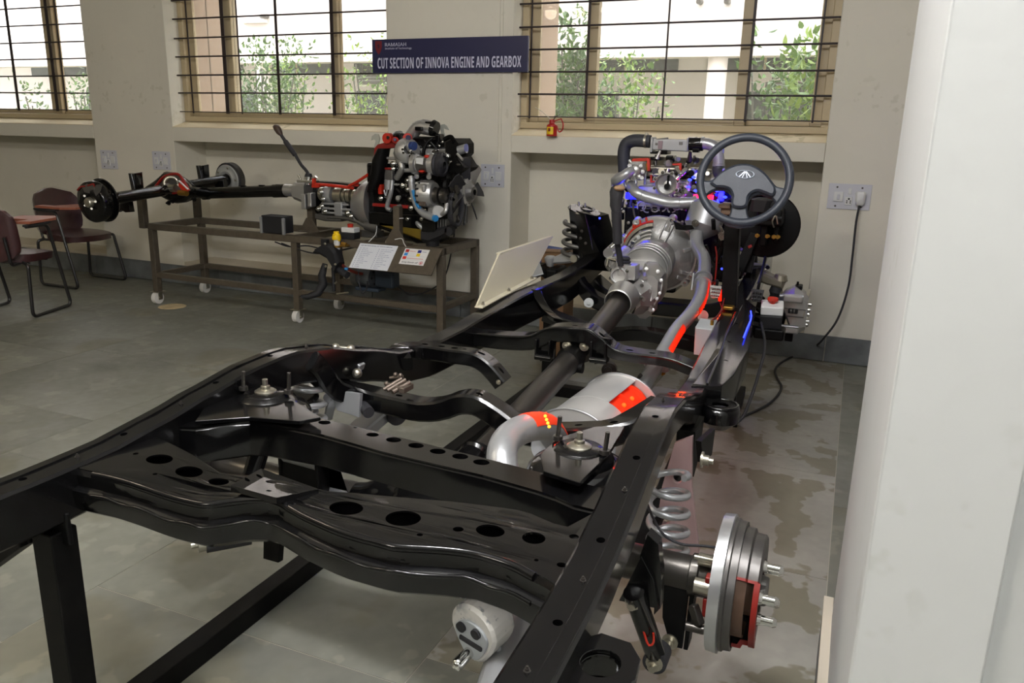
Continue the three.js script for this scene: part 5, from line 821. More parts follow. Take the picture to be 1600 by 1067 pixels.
  // catalyst cone, its bracket
  part(t, 'catalyst', [latheHard([[0.03, 0], [0.05, 0.02], [0.092, 0.06], [0.095, 0.16], [0.075, 0.19], [0.04, 0.2]], E(1090, 372, -4.12), V(0.22, 0.9, -0.35), 36)], M.silverPaint);
  part(t, 'support_bracket', [slab([[1052, 345], [1066, 352], [1082, 352], [1083, 345], [1092, 343], [1092, 356], [1072, 360], [1056, 358]].map(([a, b]) => E(a, b, -4.08)), 0.02)], M.black); put(t, 'bracket_bolt', boltL, M.chrome, E(1086.5, 349, -4.06), Z);
  part(t, 'lambda_probe', [cyl(E(1054, 347, -4.15), E(1064, 349, -4.13), 0.008), disc(E(1058, 348, -4.14), X, 0.011, 0.012, 6)], M.steel);
  // right hand flank, dark, lit blue and red from lamps among the parts
  const fl = part(t, 'right_flank', [bx(E(1086, 420, -4.4).x, E(1150, 280, -4.4).x, 0.62, 1.14, -4.9, -4.45, 0.02)], M.black);
  for (let i = 0; i < 46; i++) { const p = E(rr(1074, 1158), rr(262, 345), rr(-4.44, -4.34)); part(fl, 'fitting', [rnd() < 0.4 ? box(p, V(rr(0.012, 0.035), rr(0.01, 0.03), 0.03), 0.003, [rr(-0.4, 0.4), 0, rr(-0.5, 0.5)]) : rnd() < 0.5 ? disc(p, V(rr(-0.6, 0.6), rr(-0.4, 0.4), 1), rr(0.008, 0.02), 0.03, 14) : cyl(p, at(p, rr(-0.05, 0.05), rr(-0.04, 0.06), 0.02), rr(0.004, 0.009), undefined, 8)], [M.chrome, M.black, M.steel, M.blueTintSteel, M.castDark, M.black][i % 6]); }
  for (const [a, b] of [[1076, 282], [1084, 292], [1072, 300], [1090, 284]]) part(fl, 'chrome_nut', [disc(E(a, b, -4.31), V(0.2, 0.1, 1), 0.012, 0.02, 6)], M.chrome);
  part(fl, 'belt_bracket', [slab([[1126, 352], [1131, 362], [1140, 351], [1143, 353], [1136, 366], [1133, 374], [1126, 376], [1123, 372], [1128, 364], [1123, 352]].map(([a, b]) => E(a, b, -4.0)), 0.01)], M.chrome, 'bright forked bracket'); put(fl, 'fork_bolt', boltL, M.chrome, E(1128, 367, -3.985), Z);
  for (let i = 0; i < 22; i++) { const p = E(rr(1110, 1160), rr(355, 470), rr(-4.3, -4.0)); part(fl, 'dark_fitting', [rnd() < 0.5 ? box(p, V(rr(0.02, 0.06), rr(0.03, 0.09), 0.05), 0.008, [rr(-0.3, 0.3), 0, rr(-0.3, 0.3)]) : cyl(p, at(p, rr(-0.04, 0.04), rr(0.04, 0.1), 0.02), rr(0.008, 0.02), undefined, 12)], [M.black, M.blackSatin, M.castDark, M.black][i % 4]); }
  for (let i = 0; i < 26; i++) { const p = E(rr(960, 992), rr(300, 372), rr(-4.5, -4.33)); part(fl, 'left_fitting', [rnd() < 0.5 ? box(p, V(rr(0.015, 0.05), rr(0.02, 0.06), 0.04), 0.006, [rr(-0.3, 0.3), 0, rr(-0.3, 0.3)]) : cyl(p, at(p, rr(-0.03, 0.03), rr(0.02, 0.06), 0.02), rr(0.006, 0.014), undefined, 10)], [M.black, M.blackSatin, M.black, M.castDark][i % 4]); }
  part(fl, 'dip_tube', [tube([E(989, 318, -4.25), E(991, 335, -4.22), E(998, 352, -4.2)], 0.006, 16, 8)], M.steelDark);
  // lamps among the parts
  const lampAt = (name, p, s, mat, col, I, lab) => { const m = part(t, name, [box(p, s, 0.003)], mat, lab); const l = new THREE.PointLight(col, I, 0, 2); l.position.copy(p).sub(t.position).add(V(0, 0, s.z / 2 + 0.02)); t.add(l); return m; };
  lampAt('blue_lamp', E(986, 306, -4.31), V(0.06, 0.035, 0.02), M.blueGlow, 0x2020ff, 0.07, 'glowing blue lamp');
  lampAt('blue_lamp', E(1127, 305, -4.33), V(0.03, 0.06, 0.02), M.blueGlow, 0x2020ff, 0.16, 'glowing blue lamp');
  part(t, 'blue_strip', [tube([E(1121, 312, -4.29), E(1124, 322, -4.27), E(1127, 332, -4.26), E(1124, 333, -4.26)], 0.005, 20, 8), tube([E(1112, 322, -4.29), E(1120, 330, -4.28), E(1126, 334, -4.27)], 0.003, 20, 8)], M.ledGlintBlue);
  lampAt('red_lamp', E(1088, 308, -4.27), V(0.03, 0.03, 0.02), M.pinkGlow, 0xff2040, 0.03, 'glowing pinkish red lamp');
  lampAt('red_lamp', E(1109, 308, -4.33), V(0.04, 0.025, 0.02), M.redGlow, 0xff1808, 0.012, 'glowing red lamp');
  lampAt('red_lamp', E(1128, 462, -3.7), V(0.03, 0.05, 0.012), M.redGlow, 0xff1808, 0.02, 'glowing red lamp');
  for (const [a, b] of [[1078, 281], [1084, 277], [1090, 285], [1076, 292], [1087, 298], [1120, 298], [1133, 308], [1110, 322]]) part(t, 'blue_glint', [ball(E(a, b, -4.3), 0.007, 1.6, 1, 1)], M.ledGlintBlue);  // blue glints on the fittings, painted as small glowing beads
  part(t, 'red_lit_streak', [tube([E(1124, 448, -3.7), E(1129, 462, -3.68), E(1131, 480, -3.64), E(1131, 500, -3.6)], 0.006, 20, 8)], M.redGlow, 'red lit streak painted as a glowing strip');  // red light falling behind the pedal, painted as an emissive strip
  for (const [a, b] of [[1128, 420], [1130, 460], [1136, 394]]) part(t, 'blue_glint', [ball(E(a, b, -3.85), 0.006)], M.ledGlintBlue);  // further blue glints, painted as glowing beads
  // wires hanging by the column
  for (const [pts, m] of [[[[1118, 385], [1120, 400], [1119, 420], [1116, 450]], M.red], [[[1138, 390], [1139, 420], [1137, 455], [1134, 480]], M.steelDark], [[[1124, 470], [1131, 490], [1130, 500]], M.red]]) part(t, 'wire', [tube(pts.map(([a, b]) => E(a, b, -3.82)), 0.004, 24, 6)], m);
}
// ---------------------------------------------------------------- steering column and wheel
{
  const c = on(1163, 281, 'z', -3.32), nrm = V(0.05, 0.28, 0.95).normalize(), ux = Y.clone().cross(nrm).normalize(), uy = nrm.clone().cross(ux);
  const t = thing('steering_wheel', 'grey three-spoke steering wheel on a black post at the right frame rail', 'steering wheel', V(-0.44, 0.69, -3.46));
  const W = (a, b, d = 0) => c.clone().addScaledVector(ux, a).addScaledVector(uy, b).addScaledVector(nrm, d), S = 1 / 403, q = (px, py) => [(px - 1163) * S, (281 - py) * S * 1.03];
  part(t, 'rim', [torus(c, nrm, 0.171, 0.0165, 80, 16)], M.wheelPlastic);
  const sp = (pts, t0, d, mat, nm, bev) => { const cv = new THREE.SplineCurve(pts.map(([a, b]) => new THREE.Vector2(...q(a, b)))); const s = new THREE.Shape([...cv.getPoints(pts.length * 5)]); return part(t, nm, [plate(s, t0, W(0, 0, d), ux, uy, bev, 8)], mat); };
  sp([[1094, 284], [1104, 287], [1114, 285], [1126, 273], [1142, 262], [1158, 258], [1174, 260], [1190, 269], [1202, 281], [1212, 291], [1226, 294], [1230, 298], [1227, 312], [1221, 318], [1211, 307], [1201, 303], [1190, 300], [1179, 303], [1173, 309], [1170, 318], [1171, 332], [1176, 342], [1184, 350], [1162, 354], [1142, 350], [1147, 342], [1150, 330], [1150, 316], [1148, 306], [1141, 299], [1130, 296], [1118, 297], [1108, 303], [1101, 309], [1096, 300]], 0.02, -0.022, M.wheelPlastic, 'spoke_frame', 0.006);
  sp([[1115, 289], [1127, 275], [1143, 265], [1158, 261], [1174, 263], [1190, 272], [1201, 283], [1209, 294], [1208, 302], [1198, 299], [1186, 296], [1176, 300], [1170, 308], [1168, 322], [1152, 322], [1151, 308], [1145, 297], [1134, 293], [1122, 293]], 0.012, 0.004, M.wheelPlastic, 'horn_pad', 0.008);
  const eo = W(...q(1164, 275), 0.026), em = part(t, 'emblem', [(() => { const g = new THREE.TorusGeometry(0.034, 0.0028, 8, 40); g.scale(1, 0.46, 1); return move(g, new THREE.Matrix4().makeBasis(ux, uy, nrm), eo); })()], M.emblem, 'oval silver emblem');
  const el = (a, b, d, e, w) => beam(eo.clone().addScaledVector(ux, a).addScaledVector(uy, b), eo.clone().addScaledVector(ux, d).addScaledVector(uy, e), w, 0.003, 0.0008, nrm);
  part(em, 'emblem_mark', [el(-0.022, -0.011, -0.002, 0.013, 0.004), el(0.022, -0.011, 0.002, 0.013, 0.004), el(-0.010, -0.014, 0, 0.012, 0.003), el(0.010, -0.014, 0, 0.012, 0.003)], M.emblem);
  part(t, 'hub_boss', [cyl(W(0, -0.02, -0.02), W(0, -0.02, -0.12), 0.05, 0.04, 24)], M.blackSatin);
  const j = W(0.0, -0.04, -0.1);
  part(t, 'column_tube', [beam(j, onZ(1150, 345, -3.5), 0.06, 0.06, 0.01), ], M.blackSatin);
  part(t, 'post', [beam(V(-0.44, 0.70, -3.46), at(onZ(1146, 330, -3.46), 0, 0, 0), 0.062, 0.06, 0.004)], M.blackSatin);
  part(t, 'base_tab', [box(V(-0.437, 0.70, -3.41), V(0.045, 0.014, 0.05), 0.003)], M.brass);
  part(t, 'switch_stalk', [box(onZ(1136, 326, -3.44), V(0.045, 0.05, 0.05), 0.008), box(onZ(1133, 322, -3.42), V(0.05, 0.018, 0.04), 0.005)], M.brownPlastic);
}
// brake servo behind the wheel
{
  const c = onZ(1198, 352, -4.25), t = thing('brake_servo', 'large round black brake servo with master cylinder behind the steering wheel', 'brake servo', at(c, 0, -0.16, 0));
  part(t, 'servo_drum', [latheHard([[0.001, -0.1], [0.1, -0.09], [0.14, -0.06], [0.162, -0.02], [0.164, 0], [0.158, 0.006], [0.05, 0.02], [0.001, 0.02]], c, V(0.05, 0.06, 1), 48)], M.blackSatin);
  part(t, 'support_arm', [beam(at(c, -0.05, 0, -0.05), V(-0.47, 0.72, -4.25), 0.05, 0.05), beam(at(c, -0.05, -0.04, 0.02), onZ(1152, 430, -4.2), 0.05, 0.05)], M.blackSatin);
  const A = (a, b, d = 0) => onZ(a, b, -4.1 + d);
  const mc = part(t, 'master_cylinder', [bx(A(1182, 350).x, A(1226, 310).x, A(1182, 352).y, A(1226, 328).y, -4.24, -4.08, 0.012), cyl(A(1188, 340), A(1222, 342), 0.024, 0.024, 18), bx(A(1184, 386).x, A(1200, 352).x, A(1184, 386).y, A(1200, 350).y, -4.22, -4.12, 0.01), bx(A(1206, 380).x, A(1216, 350).x, A(1206, 380).y, A(1216, 350).y, -4.22, -4.12, 0.01)], M.blackSatin);
  part(mc, 'reservoir', [loft([rect(A(1186, 330), V(0.04, 0, 0), V(0, 0, 0.04), 0.4), rect(A(1190, 312), V(0.05, 0, 0), V(0, 0, 0.05), 0.4), rect(A(1193, 309), V(0.03, 0, 0), V(0, 0, 0.03), 0.5)], 40)], M.blackMatt);
  for (const [a, b] of [[1183, 368], [1199, 369], [1209, 370], [1215, 370]]) part(mc, 'brass_union', [cyl(A(a, b), A(a + 2, b, 0.03), 0.008, 0.008, 6), disc(A(a, b, 0.02), Z, 0.011, 0.01, 6)], M.brass);
  part(mc, 'pipe', [tube([A(1209, 355, 0.02), A(1207, 345, 0.05), A(1212, 337, 0.05), A(1215, 350, 0.04)], 0.004, 20, 6)], M.steel);
  part(mc, 'red_tag', [box(A(1172, 385), V(0.02, 0.014, 0.01), 0.003, [0, 0, 0.5])], M.red);
  const p = onZ(1185, 308, -4.2); part(t, 'bowl', [latheHard([[0.001, 0], [0.04, 0.01], [0.045, 0.02], [0.03, 0.024], [0.001, 0.02]], onZ(1185, 306, -4.2), Y, 24)], M.brownPlastic, 'amber coloured cup'); part(t, 'pale_cover', [box(onZ(1203, 306, -4.25), V(0.07, 0.02, 0.05), 0.006, [0, 0, -0.25])], M.cream);
}
// pedals
for (const [nm, lab, px, py, w, mat, ax, ay] of [['clutch_pedal', 'bright ribbed metal pedal left of the steering post, above the red light', 1118, 455, 0.05, M.pedalSteel, 1104, 437], ['brake_pedal', 'black ribbed rubber pedal right of the steering post', 1183, 461, 0.052, M.rubber, 1196, 402]]) {
  const p = onZ(px, py, -3.6), t = thing(nm, lab, 'pedal', at(p, 0, -0.03, 0));
  const pad = part(t, 'pad', [slab([at(p, -w / 2, 0.025, 0), at(p, w / 2, 0.025, 0), at(p, w * 0.4, -0.02, 0.01), at(p, w * 0.3, -0.027, 0.012), at(p, -w * 0.3, -0.027, 0.012), at(p, -w * 0.4, -0.02, 0.01)], 0.012)], mat);
  for (let i = 0; i < 4; i++) for (let j = 0; j < 3; j++) part(pad, 'stud', [ball(at(p, (i - 1.5) * w * 0.2, 0.014 - j * 0.015, 0.014 + j * 0.003), 0.0045)], mat);
  part(t, 'arm', [tube([at(p, 0.0, 0.02, -0.01), at(p, 0, 0.04, -0.03), onZ(mix(px, ax, 0.6), mix(py, ay, 0.6), -3.8), onZ(ax, ay, -4.05)], 0.007, 24, 8)], M.blackSatin);
}
// front right suspension and brake
{
  const E = (a, b, z = -4.45) => onZ(a, b, z);
  const t = thing('front_suspension', 'front right wishbone with coil spring, carrying the silver brake caliper', 'suspension', V(-0.35, 0.35, -4.45));
  part(t, 'upper_wishbone', [loft([[1160, 422, .022], [1178, 428, .026], [1200, 436, .026], [1222, 443, .02]].map(([a, b, r]) => rect(E(a, b), V(0, r, 0), V(0, 0, 0.04), 0.4)), 40), loft([[1190, 422, .012], [1202, 430, .014], [1222, 440, .014]].map(([a, b, r]) => rect(E(a, b, -4.6), V(0, r, 0), V(0, 0, 0.03), 0.4)), 40), cyl(E(1155, 418), E(1165, 424), 0.03)], M.wishbone);
  part(t, 'ball_joint', [latheHard([[0.001, 0.03], [0.03, 0.028], [0.036, 0.01], [0.04, 0], [0.03, -0.012], [0.022, -0.05], [0.03, -0.07]].reverse(), E(1219, 437), V(0.1, 1, 0.05), 24)], M.wishbone); part(t, 'joint_boot', [latheHard([[0.001, 0.0], [0.03, 0.0], [0.034, -0.03], [0.022, -0.05], [0.026, -0.08], [0.001, -0.085]].reverse(), E(1214, 448), V(0.2, 1, 0), 20)], M.rubber);
  part(t, 'coil', [spring(E(1172, 445, -4.5), E(1172, 380, -4.5), 0.075, 0.012, 3.2)], M.silverPaint);
  part(t, 'damper', [cyl(E(1172, 450, -4.5), E(1172, 370, -4.5), 0.04, 0.04, 20), latheHard([[0.02, 0], [0.085, 0.004], [0.09, 0.02], [0.05, 0.05], [0.02, 0.06]], E(1170, 385, -4.5), Y, 24)], M.blackSatin);
  part(t, 'lower_arm', [loft([[1120, 480, .03], [1160, 488, .035], [1200, 505, .035], [1225, 520, .025]].map(([a, b, r]) => rect(E(a, b), V(0, r, 0), V(0, 0, 0.06), 0.4)), 40), cyl(E(1150, 455), E(1205, 500), 0.012)], M.black);
  part(t, 'knuckle', [loft([[1212, 452, .02], [1216, 470, .035], [1218, 490, .04], [1216, 512, .025]].map(([a, b, r]) => rect(E(a, b, -4.5), V(r, 0, 0), V(0, 0, 0.04), 0.4)), 40), cyl(E(1180, 460), E(1192, 470), 0.02), disc(E(1183, 474), V(0.2, 0, 1), 0.03, 0.02, 20)], M.black);
  const cal = part(t, 'brake_caliper', [loft([[1216, 458, 0.012, 0.04], [1226, 457, 0.05, 0.07], [1240, 478, 0.12, 0.08], [1252, 484, 0.11, 0.08], [1261, 486, 0.09, 0.06]].map(([a, b, r, d]) => rect(E(a, b + (a > 1230 ? 2 : 10)), V(0, r, 0), V(0, 0, d), 0.4)), 35), bx(E(1224, 475).x, E(1258, 455).x, E(1224, 466).y, E(1258, 458).y, -4.4, -4.34, 0.01), bx(E(1224, 516).x, E(1250, 508).x, E(1224, 514).y, E(1250, 507).y, -4.4, -4.35, 0.01)], M.cast);
  part(cal, 'window', [box(E(1239, 486, -4.36), V(0.05, 0.026, 0.02), 0.004)], M.blackMatt, 'dark slot in the casting'); part(cal, 'piston_ring', [disc(E(1236, 486, -4.352), X, 0.012, 0.006, 14), disc(E(1241, 486, -4.352), X, 0.012, 0.006, 14)], M.castDark); part(cal, 'slide_pin', [cyl(E(1218, 462, -4.36), E(1256, 464, -4.36), 0.011), cyl(E(1220, 509, -4.36), E(1248, 512, -4.36), 0.010)], M.silver); part(cal, 'pad_line', [bx(E(1226, 482, -4.36).x, E(1260, 482, -4.36).x, E(1226, 481, -4.36).y - 0.003, E(1226, 481, -4.36).y, -4.37, -4.355, 0.001), bx(E(1226, 493, -4.36).x, E(1256, 493, -4.36).x, E(1226, 493, -4.36).y - 0.003, E(1226, 493, -4.36).y, -4.37, -4.355, 0.001)], M.castDark);
  part(t, 'brake_disc', [cyl(E(1254, 485, -4.5), E(1259, 486, -4.5), 0.12, 0.12, 40)], M.steel);
  for (const [a, b] of [[1264, 475.5], [1262, 484], [1260.5, 491], [1260, 502], [1258, 507]]) part(t, 'wheel_nut', [cyl(E(a - 4, b - 0.3), E(a + 4, b + 0.4), 0.012, 0.012, 6), cyl(E(a + 4, b + 0.4), E(a + 5, b + 0.4), 0.011, 0.007, 12)], M.chrome);
  part(t, 'abs_bracket', [bx(E(1241, 458).x, E(1254, 446).x, E(1241, 459).y, E(1254, 446).y, -4.5, -4.42, 0.006), cyl(E(1246, 447), E(1247, 440), 0.006)], M.blackSatin); part(t, 'lower_mount', [cyl(E(1218, 522), E(1221, 514), 0.025, 0.02, 14), bx(E(1226, 531).x, E(1240, 518).x, E(1226, 531).y, E(1240, 518).y, -4.5, -4.42)], M.blackSatin);
  part(t, 'blue_lit_arm', [slab([[1193, 428], [1204, 434], [1210, 440], [1206, 444], [1192, 434]].map(([a, b]) => E(a, b, -4.42)), 0.01), torus(E(1185, 414, -4.5), V(0.2, 1, 0), 0.05, 0.012, 24, 8, 3)], M.blueTintSteel);  // blue lamp light is put into the colour of this arm
  const lp = E(1183, 422, -4.6); part(t, 'blue_lamp', [ball(lp, 0.012)], M.blueGlow, 'glowing blue lamp'); const pl = new THREE.PointLight(0x3030ff, 0.06, 0, 2); pl.position.copy(at(lp, 0.03, 0.03, 0.04)).sub(t.position); t.add(pl);
}
// front left tower with spring
{
  const E = (a, b, z = -4.42) => onZ(a, b, z), t = thing('spring_tower', 'tall black spring tower with coil spring at the left front of the chassis', 'spring tower', V(-1.36, 0.72, -4.42));
  const tw = part(t, 'tower_shell', [loft([[[898, 420], [952, 424], [952, 424], [898, 420]], [[893, 375], [926, 372], [946, 378], [893, 375]], [[889, 325], [914, 334], [936, 338], [889, 325]]].map((r, i) => { const a = E(r[0][0], r[0][1], -4.44), b = E(r[1][0], r[1][1], i ? -4.32 : -4.3), c = E(r[2][0], r[2][1], -4.42); return [a, a.clone().lerp(b, 0.5), b, b.clone().lerp(c, 0.5), c, at(c, 0.01, 0, -0.16), at(a, 0.02, 0, -0.16)]; }), 30)], M.black);
  const tc = E(913, 329, -4.44); part(tw, 'top_plate', [(() => { const g = new THREE.CylinderGeometry(0.095, 0.1, 0.008, 32); g.scale(1, 1, 0.8); return move(g, basis(V(0.25, 1, 0.2)), tc); })()], M.black); part(tw, 'top_ring', [torus(at(tc, 0.02, 0.012, 0.02), V(0.25, 1, 0.2), 0.032, 0.006, 26, 8)], M.black);
  for (const [a, b] of [[904, 322], [914, 324], [927, 331], [890, 328]]) part(tw, 'stud', [cyl(E(a, b, -4.4), E(a, b - 7, -4.4), 0.007, 0.006, 10)], M.steel);
  part(tw, 'blue_glint_bead', [ball(E(937, 341, -4.28), 0.006)], M.ledGlintBlue); part(tw, 'seam', [tube([E(914, 336, -4.31), E(921, 365, -4.31), E(926, 390, -4.3)], 0.004, 16, 6)], M.black);  // the blue glint is painted as a tiny glowing bead
  for (const [a, b] of [[909, 361], [915, 380], [907, 372]]) put(tw, 'tower_bolt', boltS, M.steelDark, E(a, b, -4.3), Z);
  part(t, 'coil', [spring(E(900, 408, -4.5), E(905, 348, -4.5), 0.085, 0.013, 4)], M.castDark);
  part(t, 'upper_wishbone', [loft([[862, 407, .016], [876, 404, .028], [895, 402, .03]].map(([a, b, r]) => rect(E(a, b, -4.5), V(0, r, 0), V(0, 0, 0.04), 0.4)), 40)], M.silver); part(t, 'ball_joint', [latheHard([[0.001, 0.016], [0.025, 0.012], [0.036, 0], [0.036, -0.01], [0.02, -0.05]].reverse(), E(860, 403, -4.48), Y, 22)], M.silver); part(t, 'pivot', [disc(E(897, 404, -4.38), Z, 0.022, 0.02, 18)], M.steel);
  part(t, 'knuckle', [loft([[846, 412, .02], [850, 425, .035], [862, 435, .03]].map(([a, b, r]) => rect(E(a, b, -4.5), V(r, 0, 0), V(0, 0, 0.05), 0.4)), 40), bx(E(852, 440).x, E(872, 420).x, E(852, 440).y, E(872, 420).y, -4.6, -4.4, 0.02)], M.blackSatin); part(t, 'caliper', [bx(E(832, 434).x, E(842, 416).x, E(832, 434).y, E(842, 418).y, -4.5, -4.38, 0.012), disc(E(838, 421, -4.4), V(1, 0.3, 1), 0.03, 0.03, 16)], M.cast);
}
// cream sheet panel on the left rail
{
  const b0 = onX(742, 480, -1.43), b1 = onX(829, 434, -1.43), t0 = onX(778, 397, -1.485), t1 = onX(860, 370, -1.485);
  const t = thing('cream_panel', 'slanted cream painted sheet metal panel bolted along the left frame rail', 'panel', b0.clone().lerp(b1, 0.5));
  part(t, 'sheet', [slab([b0, b1, t1, t0], 0.008)], M.cream);
  part(t, 'top_lip', [beam(t0, t1, 0.022, 0.012, 0.003)], M.cream); const lip = part(t, 'bottom_flange', [slab([at(b0, 0, 0.003, 0), at(b1, 0, 0.003, 0), at(b1, 0.035, 0.003, 0.0), at(b0, 0.035, 0.003, 0.0)], 0.004)], M.cream);
  for (const k of [0.06, 0.5, 0.95]) put(lip, 'screw', boltS, M.steel, b0.clone().lerp(b1, k).add(V(0.02, 0.006, 0)));
  part(t, 'gusset', [slab([b1, at(b1, 0.06, 0.02, -0.02), b1.clone().lerp(t1, 0.4)], 0.004)], M.silverPaint);
  const q = onZ(862, 402, -4.75), bb = thing('blue_box', 'blue box on a cardboard carton behind the cream panel', 'box', at(q, 0, -0.06, 0)); part(bb, 'box_body', [box(q, V(0.2, 0.1, 0.14), 0.004, [0.2, 0, -0.08])], M.blue);
  const ct = onZ(872, 425, -4.75), cc = thing('carton', 'brown cardboard carton low behind the left front spring', 'box', V(ct.x, 0, ct.z)); part(cc, 'carton_body', [box(V(ct.x, 0.34, ct.z), V(0.16, 0.68, 0.2), 0.004)], M.cardboard); part(cc, 'flap', [box(V(ct.x, 0.685, ct.z + 0.05), V(0.16, 0.006, 0.12), 0.001, [0, 0.2, 0])], M.cardboard);
}
// grey control box, emergency stop, their leads
{
  const p = [onZ(1094, 512, -3.2), onZ(1128, 512, -3.2)], y0 = 0.595 - 0.05, c = onZ(1107, 534, -3.12); const t = thing('control_box', 'small grey metal control box beside the exhaust on the right frame rail', 'control box', at(c, 0, -0.06, 0));
  part(t, 'case', [box(at(c, 0, 0, -0.06), V(0.112, 0.115, 0.11), 0.003, [0.12, 0, 0])], M.greyPlastic); part(t, 'lid', [box(at(c, 0, 0.056, -0.06), V(0.116, 0.008, 0.114), 0.003, [0.12, 0, 0])], M.greyPlastic); part(t, 'gland', [cyl(at(c, 0.0, 0.055, -0.05), at(c, 0, 0.078, -0.05), 0.007)], M.brass);
  part(t, 'lead', [tube([at(c, 0, 0.078, -0.05), onZ(1122, 492, -3.25), onZ(1130, 475, -3.4), onZ(1136, 440, -3.5), onZ(1140, 410, -3.6)], 0.0025, 30, 6), tube([at(c, 0, 0.078, -0.05), onZ(1118, 498, -3.22), onZ(1126, 488, -3.3), onZ(1131, 470, -3.4)], 0.0025, 20, 6)], M.red);
  const e = onZ(1206, 485, -3.62), s = thing('emergency_stop', 'white and black emergency stop box with red mushroom button beside the front hub', 'emergency stop', at(e, 0, -0.09, 0));
  const A = V(0.095, 0.042, 0.08); part(s, 'lid', [box(at(e, 0, 0.012, 0), A, 0.006, [0.25, 0.1, 0.02])], M.whitePlastic); part(s, 'base', [box(at(e, 0, -0.045, 0), V(0.093, 0.075, 0.078), 0.005, [0.25, 0.1, 0.02])], M.blackMatt); part(s, 'mushroom_button', [latheHard([[0.012, 0], [0.012, 0.012], [0.02, 0.014], [0.024, 0.022], [0.022, 0.032], [0.001, 0.036]], onZ(1207, 476, -3.62), Y, 24)], M.orangeRed, 'red mushroom push button');
  part(s, 'bracket', [beam(at(e, -0.02, -0.1, 0), V(-0.37, 0.58, -3.62), 0.06, 0.05), box(at(e, 0.0, -0.1, 0.0), V(0.13, 0.05, 0.1), 0.01)], M.blackSatin);
  part(s, 'lead', [tube([at(e, -0.035, -0.05, 0.045), onZ(1195, 540, -3.3), onZ(1185, 585, -3.0), onZ(1172, 625, -2.8), onZ(1160, 652, -2.7), onZ(1149, 662, -2.68)], 0.006, 50, 8)], M.rubber); part(s, 'plug_end', [cyl(onZ(1151, 660, -2.69), onZ(1146, 655, -2.66), 0.008)], M.steel);
}
// ---------------------------------------------------------------- wheeled display table by the wall
const TF = -4.68, TB = -5.2, TX0 = -5.1, TX1 = -2.47, TH = 0.645;
{
  const t = thing('display_table', 'brown steel frame table on white castors that carries the engine by the wall', 'table', V(-3.8, 0, -4.94)), w = 0.05;
  const px = [[TX0 + 0.025, 0.09], [-3.69, 0.09], [TX1 - 0.025, 0.0]];
  for (const [x, y0] of px) for (const z of [TF, TB]) part(t, 'leg', [beam(V(x, y0, z), V(x, TH - 0.05, z), w, w)], M.tableSteel);
  for (const z of [TF, TB]) { part(t, 'top_rail', [beam(V(TX0, TH - 0.025, z), V(TX1, TH - 0.025, z), w, w)], M.tableSteel); part(t, 'lower_rail', [beam(V(TX0, 0.235, z), V(TX1, 0.222, z), 0.042, 0.042)], M.tableSteel); }
  for (const x of [TX0 + 0.025, -3.69, -3.1, TX1 - 0.025]) part(t, 'cross_rail', [beam(V(x, TH - 0.025, TF), V(x, TH - 0.025, TB), w, w)], M.tableSteel);
  for (const x of [TX0 + 0.025, TX1 - 0.025]) part(t, 'cross_rail', [beam(V(x, 0.232, TF), V(x, 0.232, TB), 0.042, 0.042)], M.tableSteel);
  for (const [x, z] of [[TX0 + 0.025, TF], [TX0 + 0.025, TB], [-3.69, TF], [-3.69, TB]]) {
    const c = part(t, 'castor', [cyl(V(x - 0.02, 0.047, z + 0.012), V(x + 0.02, 0.047, z + 0.012), 0.047, 0.047, 28)], M.nylon, 'white castor wheel');
    part(c, 'fork', [bx(x - 0.03, x - 0.024, 0.035, 0.1, z - 0.016, z + 0.026), bx(x + 0.024, x + 0.03, 0.035, 0.1, z - 0.016, z + 0.026), bx(x - 0.045, x + 0.045, 0.094, 0.1, z - 0.04, z + 0.045), cyl(V(x - 0.034, 0.047, z + 0.012), V(x + 0.034, 0.047, z + 0.012), 0.008)], M.steel);
  }
  // posts that hold the exhibits
  const P = (x0, x1, y0, y1, z) => bx(x0, x1, y0, y1, z - 0.025, z + 0.025);
  part(t, 'axle_post', [P(-5.19, -5.13, 0.60, 0.865, TF)], M.tableSteel); part(t, 'axle_post', [P(-5.13, -5.08, 0.64, 0.9, TB)], M.tableSteel);
  for (const [px_, y1, z] of [[488, 0.83, -4.95], [622, 0.90, -4.70]]) { const x = onZ(px_, 360, z).x; part(t, 'engine_post', [P(x - 0.025, x + 0.025, TH - 0.05, y1, z), slab([V(x - 0.09, TH, z + 0.03), V(x + 0.09, TH, z + 0.03), V(x + 0.025, TH + 0.1, z + 0.03), V(x - 0.025, TH + 0.1, z + 0.03)], 0.005), bx(x - 0.09, x + 0.09, TH - 0.004, TH + 0.002, z - 0.05, z + 0.06, 0.001)], M.tableSteel); }
}
